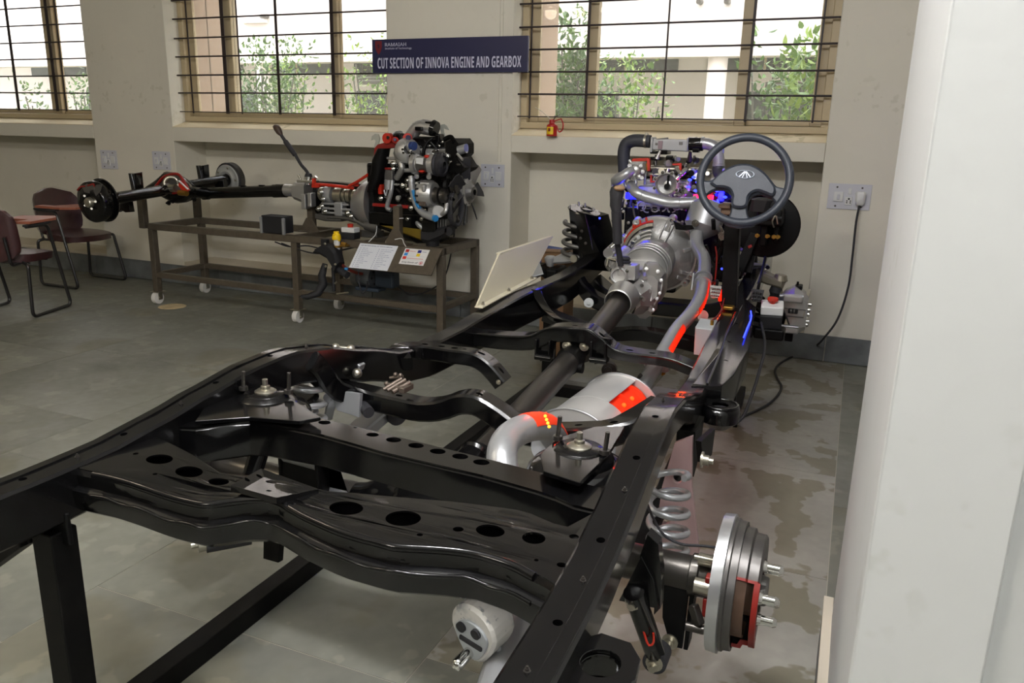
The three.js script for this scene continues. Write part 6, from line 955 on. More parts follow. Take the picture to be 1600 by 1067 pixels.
{ // tilted board with its two printed sheets
  const tl = onZ(564, 381, -4.62), tr = onZ(691, 391, -4.62), br = onZ(674, 431, -4.5), bl = onZ(546, 419, -4.5); bl.copy(tl.clone().add(br).sub(tr));
  const t = thing('information_board', 'tilted brown sheet metal board with two printed sheets on the table front', 'notice board', tl.clone().add(br).multiplyScalar(0.5));
  const u = tr.clone().sub(tl), v = bl.clone().sub(tl), n = v.clone().cross(u).normalize(), at2 = (a, b, d = 0) => tl.clone().addScaledVector(u, a).addScaledVector(v, b).addScaledVector(n, d);
  part(t, 'plate', [slab([bl, br, tr, tl], 0.008)], M.tableSteel);
  const sheet = (a0, b0, a1, b1, tex, nm) => { const g = new THREE.PlaneGeometry(1, 1), p = g.attributes.position; for (let i = 0; i < 4; i++) { const q = at2(p.getX(i) > 0 ? a1 : a0, p.getY(i) > 0 ? b0 : b1, n.y > 0 ? 0.0105 : -0.0105); p.setXYZ(i, q.x, q.y, q.z); } g.computeVertexNormals(); part(t, nm, [g], std({ map: tex, roughness: 0.55, side: THREE.DoubleSide }), nm === 'parts_sheet' ? 'white sheet with a list in two columns' : 'small white sheet with colour squares', true); };
  sheet(0.0, 0.0, 0.48, 1.0, canvasTex(512, 420, (c, w, h) => {
    c.fillStyle = '#dfe3ea'; c.fillRect(0, 0, w, h); c.fillStyle = '#39406a'; c.font = 'bold 21px sans-serif'; c.fillText('CUT SECTION MODEL OF TOYOTA INNOVA', 24, 40);
    let k = 5; const r = () => { k = (k * 16807) % 2147483647; return k / 2147483647; };
    for (let col = 0; col < 2; col++) for (let i = 0; i < 11; i++) { const y = 74 + i * 31; c.fillStyle = '#7b82a6'; c.fillRect(30 + col * 250, y, 12, 9); let x = 64 + col * 250; const n2 = 2 + Math.floor(r() * 3); for (let j = 0; j < n2; j++) { const ww = 18 + r() * 32; for (let q = 0; q < ww; q += 8) c.fillRect(x + q, y + r() * 2, 5.5, 9 - r() * 3); x += ww + 8; } }
  }), 'parts_sheet');
  sheet(0.575, 0.06, 0.87, 0.68, canvasTex(400, 280, (c, w, h) => {
    c.fillStyle = '#e3e2e0'; c.fillRect(0, 0, w, h);
    for (const [x, y, col] of [[20, 16, '#b01a1c'], [220, 16, '#20227c'], [20, 78, '#2d84cc'], [220, 78, '#e2c21a'], [20, 140, '#d02c20']]) { c.fillStyle = col; c.fillRect(x, y, 58, 50); }
    c.fillStyle = '#c4453a'; for (const [x, y, n2] of [[88, 40, 9], [90, 166, 24]]) for (let q = 0; q < n2; q++) c.fillRect(x + q * 11, y, 8, 9); c.fillStyle = '#4a4f88'; for (let q = 0; q < 6; q++) c.fillRect(292 + q * 12, 40, 8, 9); c.fillStyle = '#9a9ea8'; c.fillRect(88, 128, 290, 2); c.fillRect(88, 196, 290, 2);
    c.fillStyle = '#2e3340'; c.font = 'italic bold 34px serif'; c.fillText('Keep Hands off', 30, 252); c.strokeStyle = '#c02238'; c.lineWidth = 6; c.beginPath(); c.arc(344, 238, 26, 0, 6.29); c.stroke(); c.fillStyle = '#b02030'; c.fillRect(334, 226, 20, 26);
  }), 'colour_sheet');
}
const E2 = (a, b, z = -4.85) => onZ(a, b, z);
// ---------------------------------------------------------------- engine on the table
{
  const t = thing('engine', 'cutaway black and silver engine with red cut faces on the wheeled table', 'engine', V(-2.95, TH, -4.95));
  const B = (x0, y0, x1, y1, z0, z1, r = 0.012) => { const a = E2(x0, y1, (z0 + z1) / 2), b = E2(x1, y0, (z0 + z1) / 2); return bx(a.x, b.x, a.y, b.y, z0, z1, r); };
  const blk = part(t, 'engine_block', [B(592, 258, 718, 345, -5.15, -4.84, 0.02), B(592, 334, 700, 351, -5.1, -4.82, 0.015)], M.black);
  for (const [a, b] of [[614, 256], [614, 264], [623, 275], [637, 282], [637, 296], [595, 310], [622, 311], [642, 311], [642, 325], [660, 342], [664, 330], [638, 342], [629, 290]]) put(blk, 'block_bolt', boltL, M.chrome, E2(a, b, -4.83), Z);
  part(blk, 'cut_edge', [B(600, 262, 614, 264.5, -4.85, -4.8, 0.003)], M.redDark, 'red painted cut edge'); part(blk, 'cut_edge', [B(584, 320.5, 640, 322, -4.86, -4.82, 0.003)], M.redDark, 'red painted cut edge'); part(blk, 'cut_face', [B(593, 288, 598, 303, -4.84, -4.8, 0.003), B(655, 266, 664, 270, -4.78, -4.74, 0.003)], M.orangeRed);
  part(blk, 'cylinder_window', [B(603, 264, 616, 284, -4.86, -4.81, 0.008)], M.castDark); part(blk, 'piston', [cyl(E2(608, 296, -4.82), E2(608, 281, -4.82), 0.034, 0.034, 24), cyl(E2(608, 288, -4.82), E2(608, 286, -4.82), 0.036, 0.036, 24)], M.silver);
  part(t, 'oil_pan', [loft([[592, 346, .02], [610, 349, .03], [640, 356, .05], [662, 362, .07], [690, 362, .07]].map(([a, b, r]) => rect(E2(a, b, -4.95), V(0, r, 0), V(0, 0, 0.12), 0.3)), 40)], M.black); part(t, 'oil_window', [loft([[598, 349, .012], [620, 354, .02], [645, 361, .035], [664, 366, .045]].map(([a, b, r]) => rect(E2(a, b, -4.86), V(0, r, 0), V(0, 0, 0.04), 0.3)), 40)], M.gold, 'gold coloured cut face');
  const head = part(t, 'cylinder_head', [B(632, 232, 697, 250, -5.1, -4.85)], M.cast); for (let i = 0; i < 9; i++) part(head, 'head_boss', [disc(E2(642 + i * 6.2, 238 + (i % 3) * 4, -4.84), Z, 0.014, 0.03, 12)], i % 3 ? M.cast : M.chrome);
  const vc = part(t, 'valve_cover', [B(643, 214, 698, 232, -5.1, -4.87, 0.02), B(683, 209, 691, 224, -4.95, -4.87)], M.black); for (const [a, b] of [[671, 228], [686, 228], [648, 228], [691, 222]]) put(vc, 'cover_bolt', boltS, M.chrome, E2(a, b, -4.865), Z);
  part(vc, 'hose', [tube([E2(676, 216, -4.84), E2(668, 222, -4.82), E2(663, 232, -4.8), E2(661, 246, -4.8)], 0.012, 20, 10), tube([E2(694, 218, -4.86), E2(704, 214, -4.86), E2(710, 222, -4.84)], 0.016, 20, 10)], M.blackSatin);
  const ic = part(t, 'intake_elbow', [tube([E2(636, 222, -4.9), E2(644, 210, -4.9), E2(652, 200, -4.9), E2(662, 197, -4.9)], 0.044, 20, 16), cyl(E2(660, 198, -4.9), E2(676, 201, -4.9), 0.05, 0.05, 24), B(647, 192, 662, 197, -4.95, -4.87)], M.cast); part(ic, 'sensor', [B(668, 190, 681, 196, -4.94, -4.86, 0.006), cyl(E2(676, 200, -4.9), E2(682, 202, -4.9), 0.056, 0.05, 20), B(650, 198, 660, 204, -4.86, -4.82, 0.006)], M.black);
  // red manifold
  part(t, 'red_manifold', [slab([[584, 254], [585, 232], [590, 226], [608, 221], [616, 224], [618, 230], [604, 232], [596, 237], [592, 243], [590, 254]].map(([a, b]) => E2(a, b, -4.84)), 0.06)], M.red, 'red painted manifold cut face');
  const rv = part(t, 'red_valve', [disc(E2(607, 216, -4.84), Z, 0.035, 0.05, 20), disc(E2(617, 219, -4.82), V(1, 0, 1), 0.022, 0.04, 16), disc(E2(637, 215, -4.8), V(0.5, 0, 1), 0.03, 0.05, 18), B(619, 219, 645, 226, -4.84, -4.8), cyl(E2(607, 213, -4.84), E2(607, 209, -4.84), 0.014)], M.orangeRed, 'red painted valve'); part(rv, 'valve_bore', [disc(E2(638, 215, -4.77), V(0.3, 0, 1), 0.017, 0.02, 16)], M.navy); part(rv, 'valve_bore', [disc(E2(617, 218, -4.79), V(0.6, 0, 1), 0.011, 0.02, 12)], M.navy); part(rv, 'bright_core', [disc(E2(607, 215, -4.81), Z, 0.012, 0.02, 12)], M.chrome);
  part(t, 'black_sensor_head', [disc(E2(622, 211, -4.85), V(0, 1, 0.5), 0.035, 0.03, 18), B(618, 208, 630, 220, -4.9, -4.82)], M.black);
  // turbo in silver
  const tb = part(t, 'turbocharger', [latheHard([[0.02, -0.08], [0.06, -0.06], [0.085, -0.02], [0.085, 0.02], [0.06, 0.05], [0.03, 0.06]], E2(636, 236, -4.78), V(0.6, 0.2, 0.8), 28), cyl(E2(630, 255, -4.78), E2(628, 238, -4.8), 0.045, 0.06, 22), tube([E2(632, 225, -4.8), E2(640, 228, -4.76), E2(645, 236, -4.76)], 0.03, 16, 14), tube([E2(626, 252, -4.77), E2(628, 262, -4.76), E2(624, 272, -4.78), E2(620, 278, -4.8)], 0.022, 18, 12), cyl(E2(605, 247, -4.8), E2(623, 248, -4.8), 0.01), cyl(E2(628, 266, -4.78), E2(646, 266, -4.78), 0.015)], M.cast); part(tb, 'blue_port', [disc(E2(645, 228, -4.74), V(1, 0, 0.3), 0.028, 0.03, 18)], M.blue, 'blue painted port'); for (let i = 0; i < 8; i++) part(tb, 'turbo_bolt', [disc(E2(rr(628, 656), rr(233, 252), -4.72), Z, 0.009, 0.02, 6)], M.chrome);
  part(t, 'exhaust_shield', [loft([[583, 300, .03], [590, 275, .045], [594, 250, .05], [600, 232, .03]].map(([a, b, r]) => rect(E2(a, b, -4.8), V(r, 0, 0), V(0, 0, 0.05), 0.5)), 50), slab([[575, 272], [584, 280], [588, 298], [578, 292]].map(([a, b]) => E2(a, b, -4.76)), 0.01)], M.blackSatin);
  part(t, 'white_shield', [slab([[577, 262], [585, 248], [585, 268], [577, 280]].map(([a, b]) => E2(a, b, -4.88)), 0.02)], M.whiteWorn);
  // compressor (upper) and alternator (lower)
  const ca = E2(645, 256, -4.72), cb = E2(682, 257, -4.72); const ac = part(t, 'compressor', [latheHard([[0.04, 0], [0.066, 0.006], [0.066, 0.035], [0.052, 0.04], [0.052, 0.13], [0.068, 0.135], [0.068, 0.175], [0.04, 0.18]], ca, cb.clone().sub(ca), 34)], M.cast); part(ac, 'cut_window', [cyl(at(ca, 0.05, 0.0, 0.012), at(ca, 0.125, 0.0, 0.012), 0.046, 0.046, 24)], M.castDark); part(ac, 'red_clip', [B(664, 242, 671, 247, -4.7, -4.66), B(656, 266, 663, 269, -4.7, -4.66)], M.orangeRed); part(ac, 'white_tag', [slab([[650, 247], [661, 247], [660, 257], [650, 255]].map(([a, b]) => E2(a, b, -4.63)), 0.004, [])], M.whitePlastic); part(ac, 'clutch_pulley', [latheHard([[0.02, 0], [0.075, 0], [0.078, 0.01], [0.072, 0.02], [0.078, 0.03], [0.078, 0.05], [0.06, 0.056], [0.055, 0.045], [0.02, 0.06]], cb, X, 34)], M.rubber);
  part(ac, 'mount_lug', [cyl(E2(651, 272, -4.7), E2(651, 276, -4.66), 0.016), cyl(E2(671, 272, -4.7), E2(670, 277, -4.66), 0.016)], M.cast);
  const la = E2(654, 302, -4.72), lb = E2(679, 303, -4.72); const al = part(t, 'alternator', [latheHard([[0.03, 0], [0.07, 0.01], [0.09, 0.03], [0.09, 0.1], [0.075, 0.125], [0.03, 0.13]], la, lb.clone().sub(la), 34), B(653, 284, 676, 289, -4.76, -4.66), B(660, 288, 666, 300, -4.66, -4.62)], M.cast); for (let i = 0; i < 12; i++) part(al, 'cooling_slot', [beam(at(la, 0.02, Math.sin(i * 0.5 - 2.6) * 0.086, Math.cos(i * 0.5 - 2.6) * 0.086), at(la, 0.045, Math.sin(i * 0.5 - 2.6) * 0.093, Math.cos(i * 0.5 - 2.6) * 0.093), 0.008, 0.012, 0)], M.blackMatt); part(al, 'copper_winding', [box(at(la, 0.07, -0.06, 0.07), V(0.05, 0.03, 0.02), 0.004)], M.copperish);
  for (const [a, b, r] of [[684, 305, 0.055], [695, 306, 0.05]]) part(t, 'pulley', [latheHard([[0.01, -0.02], [r, -0.02], [r * 0.9, 0], [r, 0.02], [0.01, 0.024]], E2(a, b, -4.72), X, 30)], M.steelDark);
  for (let i = 0; i < 34; i++) { const a = [[632, 700, 228, 252, -4.84], [690, 722, 240, 345, -4.76], [600, 650, 280, 335, -4.82]][i % 3], p = E2(rr(a[0], a[1]), rr(a[2], a[3]), a[4] + rr(-0.02, 0.03)); part(blk, 'fitting', [i % 4 === 0 ? cyl(p, at(p, rr(-0.05, 0.05), rr(-0.05, 0.05), 0.02), rr(0.005, 0.01), undefined, 8) : i % 4 === 1 ? box(p, V(rr(0.012, 0.035), rr(0.012, 0.03), 0.03), 0.004, [rr(-0.4, 0.4), 0, rr(-0.5, 0.5)]) : disc(p, V(rr(-0.5, 0.5), rr(-0.3, 0.3), 1), rr(0.008, 0.017), 0.028, 12)], [M.chrome, M.cast, M.black, M.steelDark, M.cast][i % 5]); }
  // front end: timing cover, pulleys, belt, fan
  part(t, 'timing_cover', [loft([[[698, 222], [712, 216], [718, 224], [718, 240], [708, 252], [698, 250]], [[698, 222], [712, 216], [718, 224], [718, 240], [708, 252], [698, 250]]].map((r, i) => r.map(([a, b]) => at(E2(a, b, -4.86), 0, 0, i ? -0.22 : 0.02))), 30), loft([[[704, 250], [716, 245], [727, 262], [716, 275], [704, 272]], [[704, 250], [716, 245], [727, 262], [716, 275], [704, 272]]].map((r, i) => r.map(([a, b]) => at(E2(a, b, -4.82), 0, 0, i ? -0.2 : 0.02))), 30)], M.blackSatin);
  part(t, 'water_outlet', [cyl(E2(717, 235, -4.85), E2(728, 232, -4.85), 0.03, 0.03, 22)], M.silver); part(t, 'blue_ring', [disc(E2(728.5, 232, -4.85), X, 0.03, 0.006, 20)], M.blueTintSteel);
  for (const [a, b, r, m] of [[702, 290, 0.055, M.blackSatin], [712, 291, 0.05, M.steelDark], [706, 278, 0.04, M.blackSatin]]) part(t, 'pulley', [latheHard([[0.01, -0.02], [r, -0.02], [r * 0.88, 0], [r, 0.02], [0.01, 0.026]], E2(a, b, -4.78), X, 30)], m);
  const fc = E2(731, 300, -4.9), fan = part(t, 'fan_hub', [latheHard([[0.02, -0.02], [0.09, -0.02], [0.095, 0], [0.06, 0.02], [0.04, 0.05], [0.02, 0.055]], fc, V(1, 0, 0.12), 34)], M.castDark);
  for (let i = 0; i < 26; i++) { const a = i / 26 * 6.283; part(fan, 'cooling_fin', [beam(at(fc, 0.012, Math.sin(a) * 0.05, Math.cos(a) * 0.05), at(fc, 0.004, Math.sin(a) * 0.092, Math.cos(a) * 0.092), 0.004, 0.02, 0)], M.cast); }
  for (let i = 0; i < 7; i++) { const a = i / 7 * 6.283 + 0.45, r0 = 0.085, r1 = 0.225, q = (r, d, o) => at(fc, o, Math.sin(a + d) * r, Math.cos(a + d) * r); part(fan, 'fan_blade', [slab([q(r0, -0.22, -0.01), q(r1, -0.24, -0.03), q(r1 * 1.02, 0.08, 0.0), q(r1 * 0.97, 0.2, 0.015), q(r0, 0.3, 0.015)], 0.004)], i === 2 ? M.castDark : M.rubber); }
  part(t, 'belt', [(() => { const p = [[702, 320, -4.72], [705, 345, -4.74], [712, 353, -4.78], [719, 340, -4.8], [720, 310, -4.8], [714, 298, -4.8], [706, 302, -4.76]].map(([a, b, z]) => E2(a, b, z)); const c = new THREE.CatmullRomCurve3([...p, p[0]], false, 'centripetal'), rings = []; for (let i = 0; i <= 48; i++) rings.push(rect(c.getPoint(i / 48), V(0.02, 0, 0), V(0, 0.004, 0.004), 0.2)); return loft(rings, 50, false); })()], M.rubber);
  part(t, 'water_pump', [B(672, 318, 690, 338, -4.82, -4.72, 0.02), disc(E2(686, 330, -4.72), V(0.4, 0, 1), 0.04, 0.05, 20), tube([E2(688, 336, -4.72), E2(696, 330, -4.7), E2(698, 318, -4.72)], 0.016, 18, 10)], M.cast);
  const bh = part(t, 'coolant_pipe', [sweepRound(new THREE.CatmullRomCurve3([E2(643, 276, -4.76), E2(644, 292, -4.74), E2(647, 306, -4.72), E2(652, 322, -4.7), E2(661, 333, -4.68), E2(671, 338, -4.67), E2(680, 341, -4.66)]).getPoints(40), 0.024, 16)], M.silver); part(bh, 'blue_inner', [sweepRound([E2(645.5, 298, -4.715), E2(648, 309, -4.692), E2(652, 320, -4.675), E2(656, 325, -4.665)], 0.012, 8), disc(E2(680, 341, -4.65), V(1, -0.1, 0.5), 0.021, 0.02, 18)], M.lightBlue, 'light blue painted bore');
  part(t, 'drain_pipe', [tube([E2(652, 344, -4.85), E2(654, 350, -4.83), E2(662, 357, -4.83)], 0.02, 14, 12), tube([E2(602, 281, -4.8), E2(605, 290, -4.79), E2(603, 306, -4.79), E2(600, 297, -4.79)], 0.006, 20, 8), tube([E2(613, 282, -4.8), E2(611, 300, -4.79), E2(606, 318, -4.79), E2(605, 325, -4.79), E2(611, 328, -4.79)], 0.016, 24, 12)], M.silver);
  part(t, 'filter_block', [B(667, 344, 690, 362, -4.9, -4.74, 0.012)], M.black); for (let i = 0; i < 4; i++) part(t, 'filter_rib', [B(688 + i * 4, 342, 690 + i * 4, 358, -4.85, -4.76, 0.003)], M.castDark);
  part(t, 'engine_mount', [loft([[664, 366, .05], [676, 368, .055], [690, 364, .04], [704, 358, .03]].map(([a, b, r]) => rect(E2(a, b, -4.8), V(0, r, 0), V(0, 0, 0.06), 0.5)), 40), cyl(E2(676, 384, -4.8), E2(676, 368, -4.8), 0.045, 0.055, 22), B(690, 352, 708, 358, -4.9, -4.76), disc(E2(703, 361, -4.76), Z, 0.03, 0.04, 18)], M.blackMatt);
  for (const [pts, dy] of [[[[590, 250], [588, 232], [584, 220], [583, 212], [588, 208], [592, 211], [592, 216], [590, 213], [586, 212]], 0]]) part(t, 'lifting_hook', [slab([[585, 242], [585, 228], [587, 220], [584, 217], [580, 219], [581, 213], [586, 209], [591, 210], [593, 216], [591, 228], [591, 242]].map(([a, b]) => E2(a, b, -4.92)), 0.008)], M.hookGrey);
  part(t, 'lifting_hook', [slab([[690, 216], [689, 206], [687, 200], [689, 195], [694, 194], [698, 197], [701, 203], [697, 202], [693, 200], [693, 206], [697, 216]].map(([a, b]) => E2(a, b, -5.0)), 0.008)], M.hookGrey);
  part(t, 'cable_tie', [tube([E2(615, 342, -4.68), E2(628, 341, -4.68), E2(630, 341, -4.68)], 0.003, 8, 6)], M.whitePlastic);
}
// gearbox on the table
{
  const t = thing('gearbox', 'cutaway silver gearbox with red cut edges and a long gear lever on the table', 'gearbox', V(-3.5, TH, -4.95)), z = -4.92, E = (a, b, zz = z) => onZ(a, b, zz);
  part(t, 'bell_housing', [loft([[557, 320, .09], [566, 318, .13], [576, 316, .16], [584, 315, .165], [586, 315, .165]].map(([a, b, r], i) => Array.from({ length: 28 }, (_, k) => at(E(a, b), 0, Math.sin(k / 28 * 6.283) * r, Math.cos(k / 28 * 6.283) * r * 0.9))), 40)], M.cast);
  part(t, 'cut_edge', [tube([E(494, 288, -4.84), E(510, 289, -4.84), E(530, 291, -4.84), E(552, 294, -4.84)], 0.012, 30, 8), tube([E(545, 291, -4.82), E(558, 284, -4.8), E(575, 273, -4.78)], 0.011, 20, 8), slab([[487, 288], [498, 288], [498, 293], [487, 293]].map(([a, b]) => E(a, b, -4.82)), 0.02), slab([[488, 279], [491, 279], [491, 289], [487, 289]].map(([a, b]) => E(a, b, -4.82)), 0.02), slab([[553, 284], [558, 284], [558, 291], [553, 291]].map(([a, b]) => E(a, b, -4.82)), 0.02)], M.orangeRed, 'red painted cut edge');
  part(t, 'case_back', [loft([[482, 305, .1], [500, 308, .12], [530, 312, .13], [560, 318, .14]].map(([a, b, r]) => rect(E(a, b, -5.02), V(0, r, 0), V(0, 0, 0.06), 0.3)), 40)], M.black);
  const shaft = part(t, 'main_shaft', [cyl(E(500, 303, -4.9), E(562, 307, -4.9), 0.02, 0.02, 16)], M.steel);
  for (const [x, y, r, w] of [[505, 303, .05, .03], [514, 304, .062, .035], [520, 304, .07, .03], [528, 305, .055, .03], [534, 305, .06, .04], [541, 306, .05, .025], [548, 306, .055, .03], [556, 307, .05, .02]]) part(shaft, 'gear', [disc(E(x, y, -4.9), X, r, w, 28)], r > 0.06 ? M.silver : M.steel);
  part(t, 'selector_rail', [cyl(E(503, 318, -4.85), E(545, 320, -4.85), 0.009), cyl(E(506, 325, -4.84), E(548, 328, -4.84), 0.009), cyl(E(510, 332, -4.84), E(548, 334, -4.84), 0.008), bx(E(515, 322).x, E(518, 322).x, E(515, 332).y, E(515, 322).y, -4.9, -4.82), bx(E(532, 312).x, E(545, 312).x, E(532, 336).y, E(532, 314).y, -4.9, -4.83, 0.012)], M.silver);
  for (const [a, b] of [[502, 300], [503, 322], [508, 330], [548, 338], [505, 311], [543, 333], [498, 326]]) put(t, 'bolt', boltL, M.chrome, E(a, b, -4.82), Z);
  part(t, 'lower_tray', [tube([E(512, 339, -4.84), E(540, 341, -4.84), E(560, 347, -4.84), E(575, 356, -4.84)], 0.012, 24, 8), tube([E(550, 338, -4.84), E(562, 350, -4.84), E(578, 358, -4.84)], 0.01, 20, 8), loft([[500, 337, .02], [515, 340, .022], [540, 342, .015]].map(([a, b, r]) => rect(E(a, b, -4.9), V(0, r, 0), V(0, 0, 0.06), 0.4)), 40)], M.castDark);
  part(t, 'slave_cylinder', [cyl(E(572, 352, -4.85), E(592, 356, -4.85), 0.035, 0.04, 20), cyl(E(580, 360, -4.85), E(590, 350, -4.85), 0.02), bx(E(570, 392).x, E(594, 392).x, TH, E(580, 360).y, -4.98, -4.88)], M.castDark);
  const tail = part(t, 'tail_housing', [cyl(E(446, 297), E(461, 298), 0.046, 0.046, 28), cyl(E(461, 298), E(468, 298), 0.05, 0.06, 26), loft([[465, 298, .06], [475, 299, .075], [484, 302, .085]].map(([a, b, r]) => rect(E(a, b), V(0, r, 0), V(0, 0, 0.07), 0.4)), 40), bx(E(468, 300).x, E(482, 300).x, E(468, 300).y, E(470, 284).y, -4.98, -4.86, 0.01)], M.cast);
  part(tail, 'lower_lug', [bx(E(481, 325).x, E(488, 325).x, E(481, 325).y, E(481, 302).y, -4.9, -4.84, 0.006), bx(E(491, 322).x, E(497, 322).x, E(491, 322).y, E(491, 300).y, -4.9, -4.84, 0.006)], M.cast);
  const tower = part(t, 'lever_tower', [cyl(E(482, 288), E(482, 276), 0.036, 0.03, 22), bx(E(470, 285).x, E(494, 285).x, E(470, 285).y, E(470, 280).y, -4.96, -4.87, 0.006), cyl(E(470, 281, -4.88), E(466, 273, -4.88), 0.008), cyl(E(490, 281, -4.88), E(494, 276, -4.88), 0.012)], M.chrome); part(tower, 'boot', [cyl(E(482, 276), E(482, 271), 0.03, 0.022, 20)], M.rubber);
  const lv = part(t, 'gear_lever', [tube([E(482, 272), E(478, 266), E(471, 258), E(466, 250), E(461, 241)], 0.012, 24, 10), cyl(E(461, 242), E(446, 221), 0.018, 0.019, 16), cyl(E(446, 221), E(438, 209), 0.013, 0.012, 14)], M.rubber);
  part(lv, 'knob', [loft([[439, 211, .014], [437, 208, .022], [434, 202, .027], [431, 197, .024], [430, 195, .012]].map(([a, b, r]) => { const c = E(a, b); return Array.from({ length: 14 }, (_, k) => at(c, Math.cos(k / 14 * 6.283) * r, 0.3 * Math.cos(k / 14 * 6.283) * r, Math.sin(k / 14 * 6.283) * r)); }), 60)], M.knobBrown, 'brown worn gear knob');
}
// propeller shaft and rear axle on the table
{
  const a = onZ(318, 302, -4.92), b = onZ(447, 298, -4.92), t = thing('propeller_shaft', 'long black propeller shaft lying along the table behind the black box', 'drive shaft', a.clone().lerp(b, 0.5));
  part(t, 'tube', [cyl(a, b, 0.044, 0.044, 28), cyl(a, a.clone().lerp(b, 0.06), 0.052, 0.05, 28), cyl(a.clone().lerp(b, 0.86), b, 0.05, 0.05, 28)], M.black); for (const k of [0.5, 0.72, 0.92]) part(t, 'balance_weight', [box(a.clone().lerp(b, k).add(V(0, 0.046, 0)), V(0.04, 0.008, 0.03), 0.002)], M.black);
  const n = V(-4.84, 0.868, -3.94), f = V(-4.77, 0.975, -5.26), d = f.clone().sub(n), c = onZ(272, 295, -4.74), L = (k) => n.clone().lerp(f, k), s = thing('rear_axle', 'black rear axle with cutaway differential and two brake drums over the table left end', 'axle', at(c, 0, -0.15, 0));
  part(s, 'axle_tube', [cyl(L(0.05), c, 0.042, 0.042, 24), cyl(c, L(0.95), 0.045, 0.045, 24)], M.black);
  const dn = V(0.55, 0.12, 0.82).normalize(), hs = part(s, 'differential_housing', [loft([[238, 296, .04], [250, 293, .07], [262, 292, .12], [276, 296, .13], [290, 299, .1], [302, 302, .05], [318, 302, .045]].map(([x, y, r]) => { const p = onZ(x, y, -4.8); return Array.from({ length: 20 }, (_, k) => at(p, 0, Math.sin(k / 20 * 6.283) * r * (Math.sin(k / 20 * 6.283) > 0 ? 1.0 : 0.85), Math.cos(k / 20 * 6.283) * 0.08)); }), 50)], M.black);
  const F = (x, y, zz = -4.69) => onZ(x, y, zz);
  part(hs, 'cut_ring', [bent([F(242, 293), F(255, 276), F(270, 271.5), F(280, 272), F(296, 297), F(268, 302), F(242, 293)], 0.011, 0.04)], M.redDark, 'red painted rim of the opening');
  part(hs, 'opening', [slab([[246, 293], [257, 279], [270, 274], [279, 275], [293, 297], [268, 300]].map(([x, y]) => F(x, y, -4.7)), 0.006)], M.castDark); part(hs, 'crown_wheel', [torus(F(268, 287, -4.68), V(0.6, 0.1, 0.8), 0.05, 0.014, 30, 10), disc(F(270, 294, -4.67), X, 0.03, 0.06, 20), cyl(F(248, 297, -4.67), F(262, 294, -4.67), 0.016), disc(F(262, 292, -4.66), V(1, 0, 0.4), 0.028, 0.02, 18)], M.steel);
  part(hs, 'red_face', [slab([[279, 290], [281, 282], [296, 297], [293, 299], [285, 298]].map(([x, y]) => F(x, y, -4.66)), 0.008)], M.orangeRed); part(hs, 'white_edge', [beam(F(279, 282, -4.65), F(294, 296, -4.65), 0.012, 0.01)], M.whitePlastic); part(hs, 'gear_teeth', [cyl(F(280, 301, -4.66), F(292, 302, -4.66), 0.022, 0.022, 12)], M.brass);
  for (const [x, y] of [[263, 304], [270, 314], [264, 317], [304, 298], [304, 311]]) put(hs, 'housing_bolt', boltL, M.blackSatin, F(x, y, -4.66), Z);
  for (const [x, y, h] of [[211, 283, 1], [316, 270, 1]]) { const p = onZ(x, y, x < 250 ? -4.45 : -5.05), m = part(s, 'spring_bracket', [slab([at(p, -0.06, 0.055, 0), at(p, -0.03, 0.05, 0), at(p, -0.0, -0.1, 0), at(p, -0.04, -0.1, 0)], 0.05), slab([at(p, 0.02, 0.065, -0.04), at(p, 0.045, 0.06, 0.04), at(p, 0.05, -0.1, 0.04), at(p, 0.02, -0.1, -0.04)], 0.012), box(at(p, 0.0, -0.03, -0.02), V(0.08, 0.1, 0.02), 0.004)], M.black); }
  for (const [x, y, z] of [[192, 322, -4.4], [340, 290, -5.1]]) { const p = onZ(x, y, z); part(s, 'link_bracket', [slab([at(p, -0.07, 0.05, 0), at(p, 0.06, 0.05, 0), at(p, 0.07, -0.04, 0), at(p, 0.02, -0.045, 0), at(p, -0.02, -0.03, 0), at(p, -0.07, -0.05, 0)], 0.04)], M.black); }
  // near drum: cut open to show the hub
  const dir = n.clone().sub(f).normalize(), dr = part(s, 'brake_drum', [latheHard([[0.02, -0.09], [0.13, -0.09], [0.136, -0.08], [0.136, -0.045], [0.142, -0.04], [0.142, 0.0], [0.136, 0.01], [0.13, 0.014], [0.06, 0.014], [0.03, 0.01], [0.001, 0.01]], L(0.02), dir, 44), latheHard([[0.148, -0.1], [0.152, -0.095], [0.152, -0.085], [0.03, -0.08]], L(0.02), dir, 44)], M.black);
  const Q = (x, y, dd = 0.016) => { const o = L(0.02).addScaledVector(dir, dd), e = onZ(x, y, -3.95), r = e.clone().sub(EYE); return EYE.clone().addScaledVector(r, o.clone().sub(EYE).dot(dir) / r.dot(dir)); };
  part(dr, 'cut_window', [slab([[150, 306], [146, 298], [150, 289], [160, 288], [156, 300]].map(([x, y]) => Q(x, y)), 0.003)], M.castDark); part(dr, 'brake_shoe', [slab([[128, 292], [136, 287], [142, 292], [140, 302], [132, 300]].map(([x, y]) => Q(x, y, 0.014)), 0.004), slab([[136, 291], [146, 287], [148, 296], [138, 298]].map(([x, y]) => Q(x, y, 0.018)), 0.004)], M.castDark); part(dr, 'red_edge', [tube([Q(121, 297), Q(126, 292), Q(133, 291)], 0.006, 10, 6), tube([Q(137, 290, 0.02), Q(147, 288, 0.02), Q(147, 291, 0.02)], 0.006, 10, 6)], M.redDark);
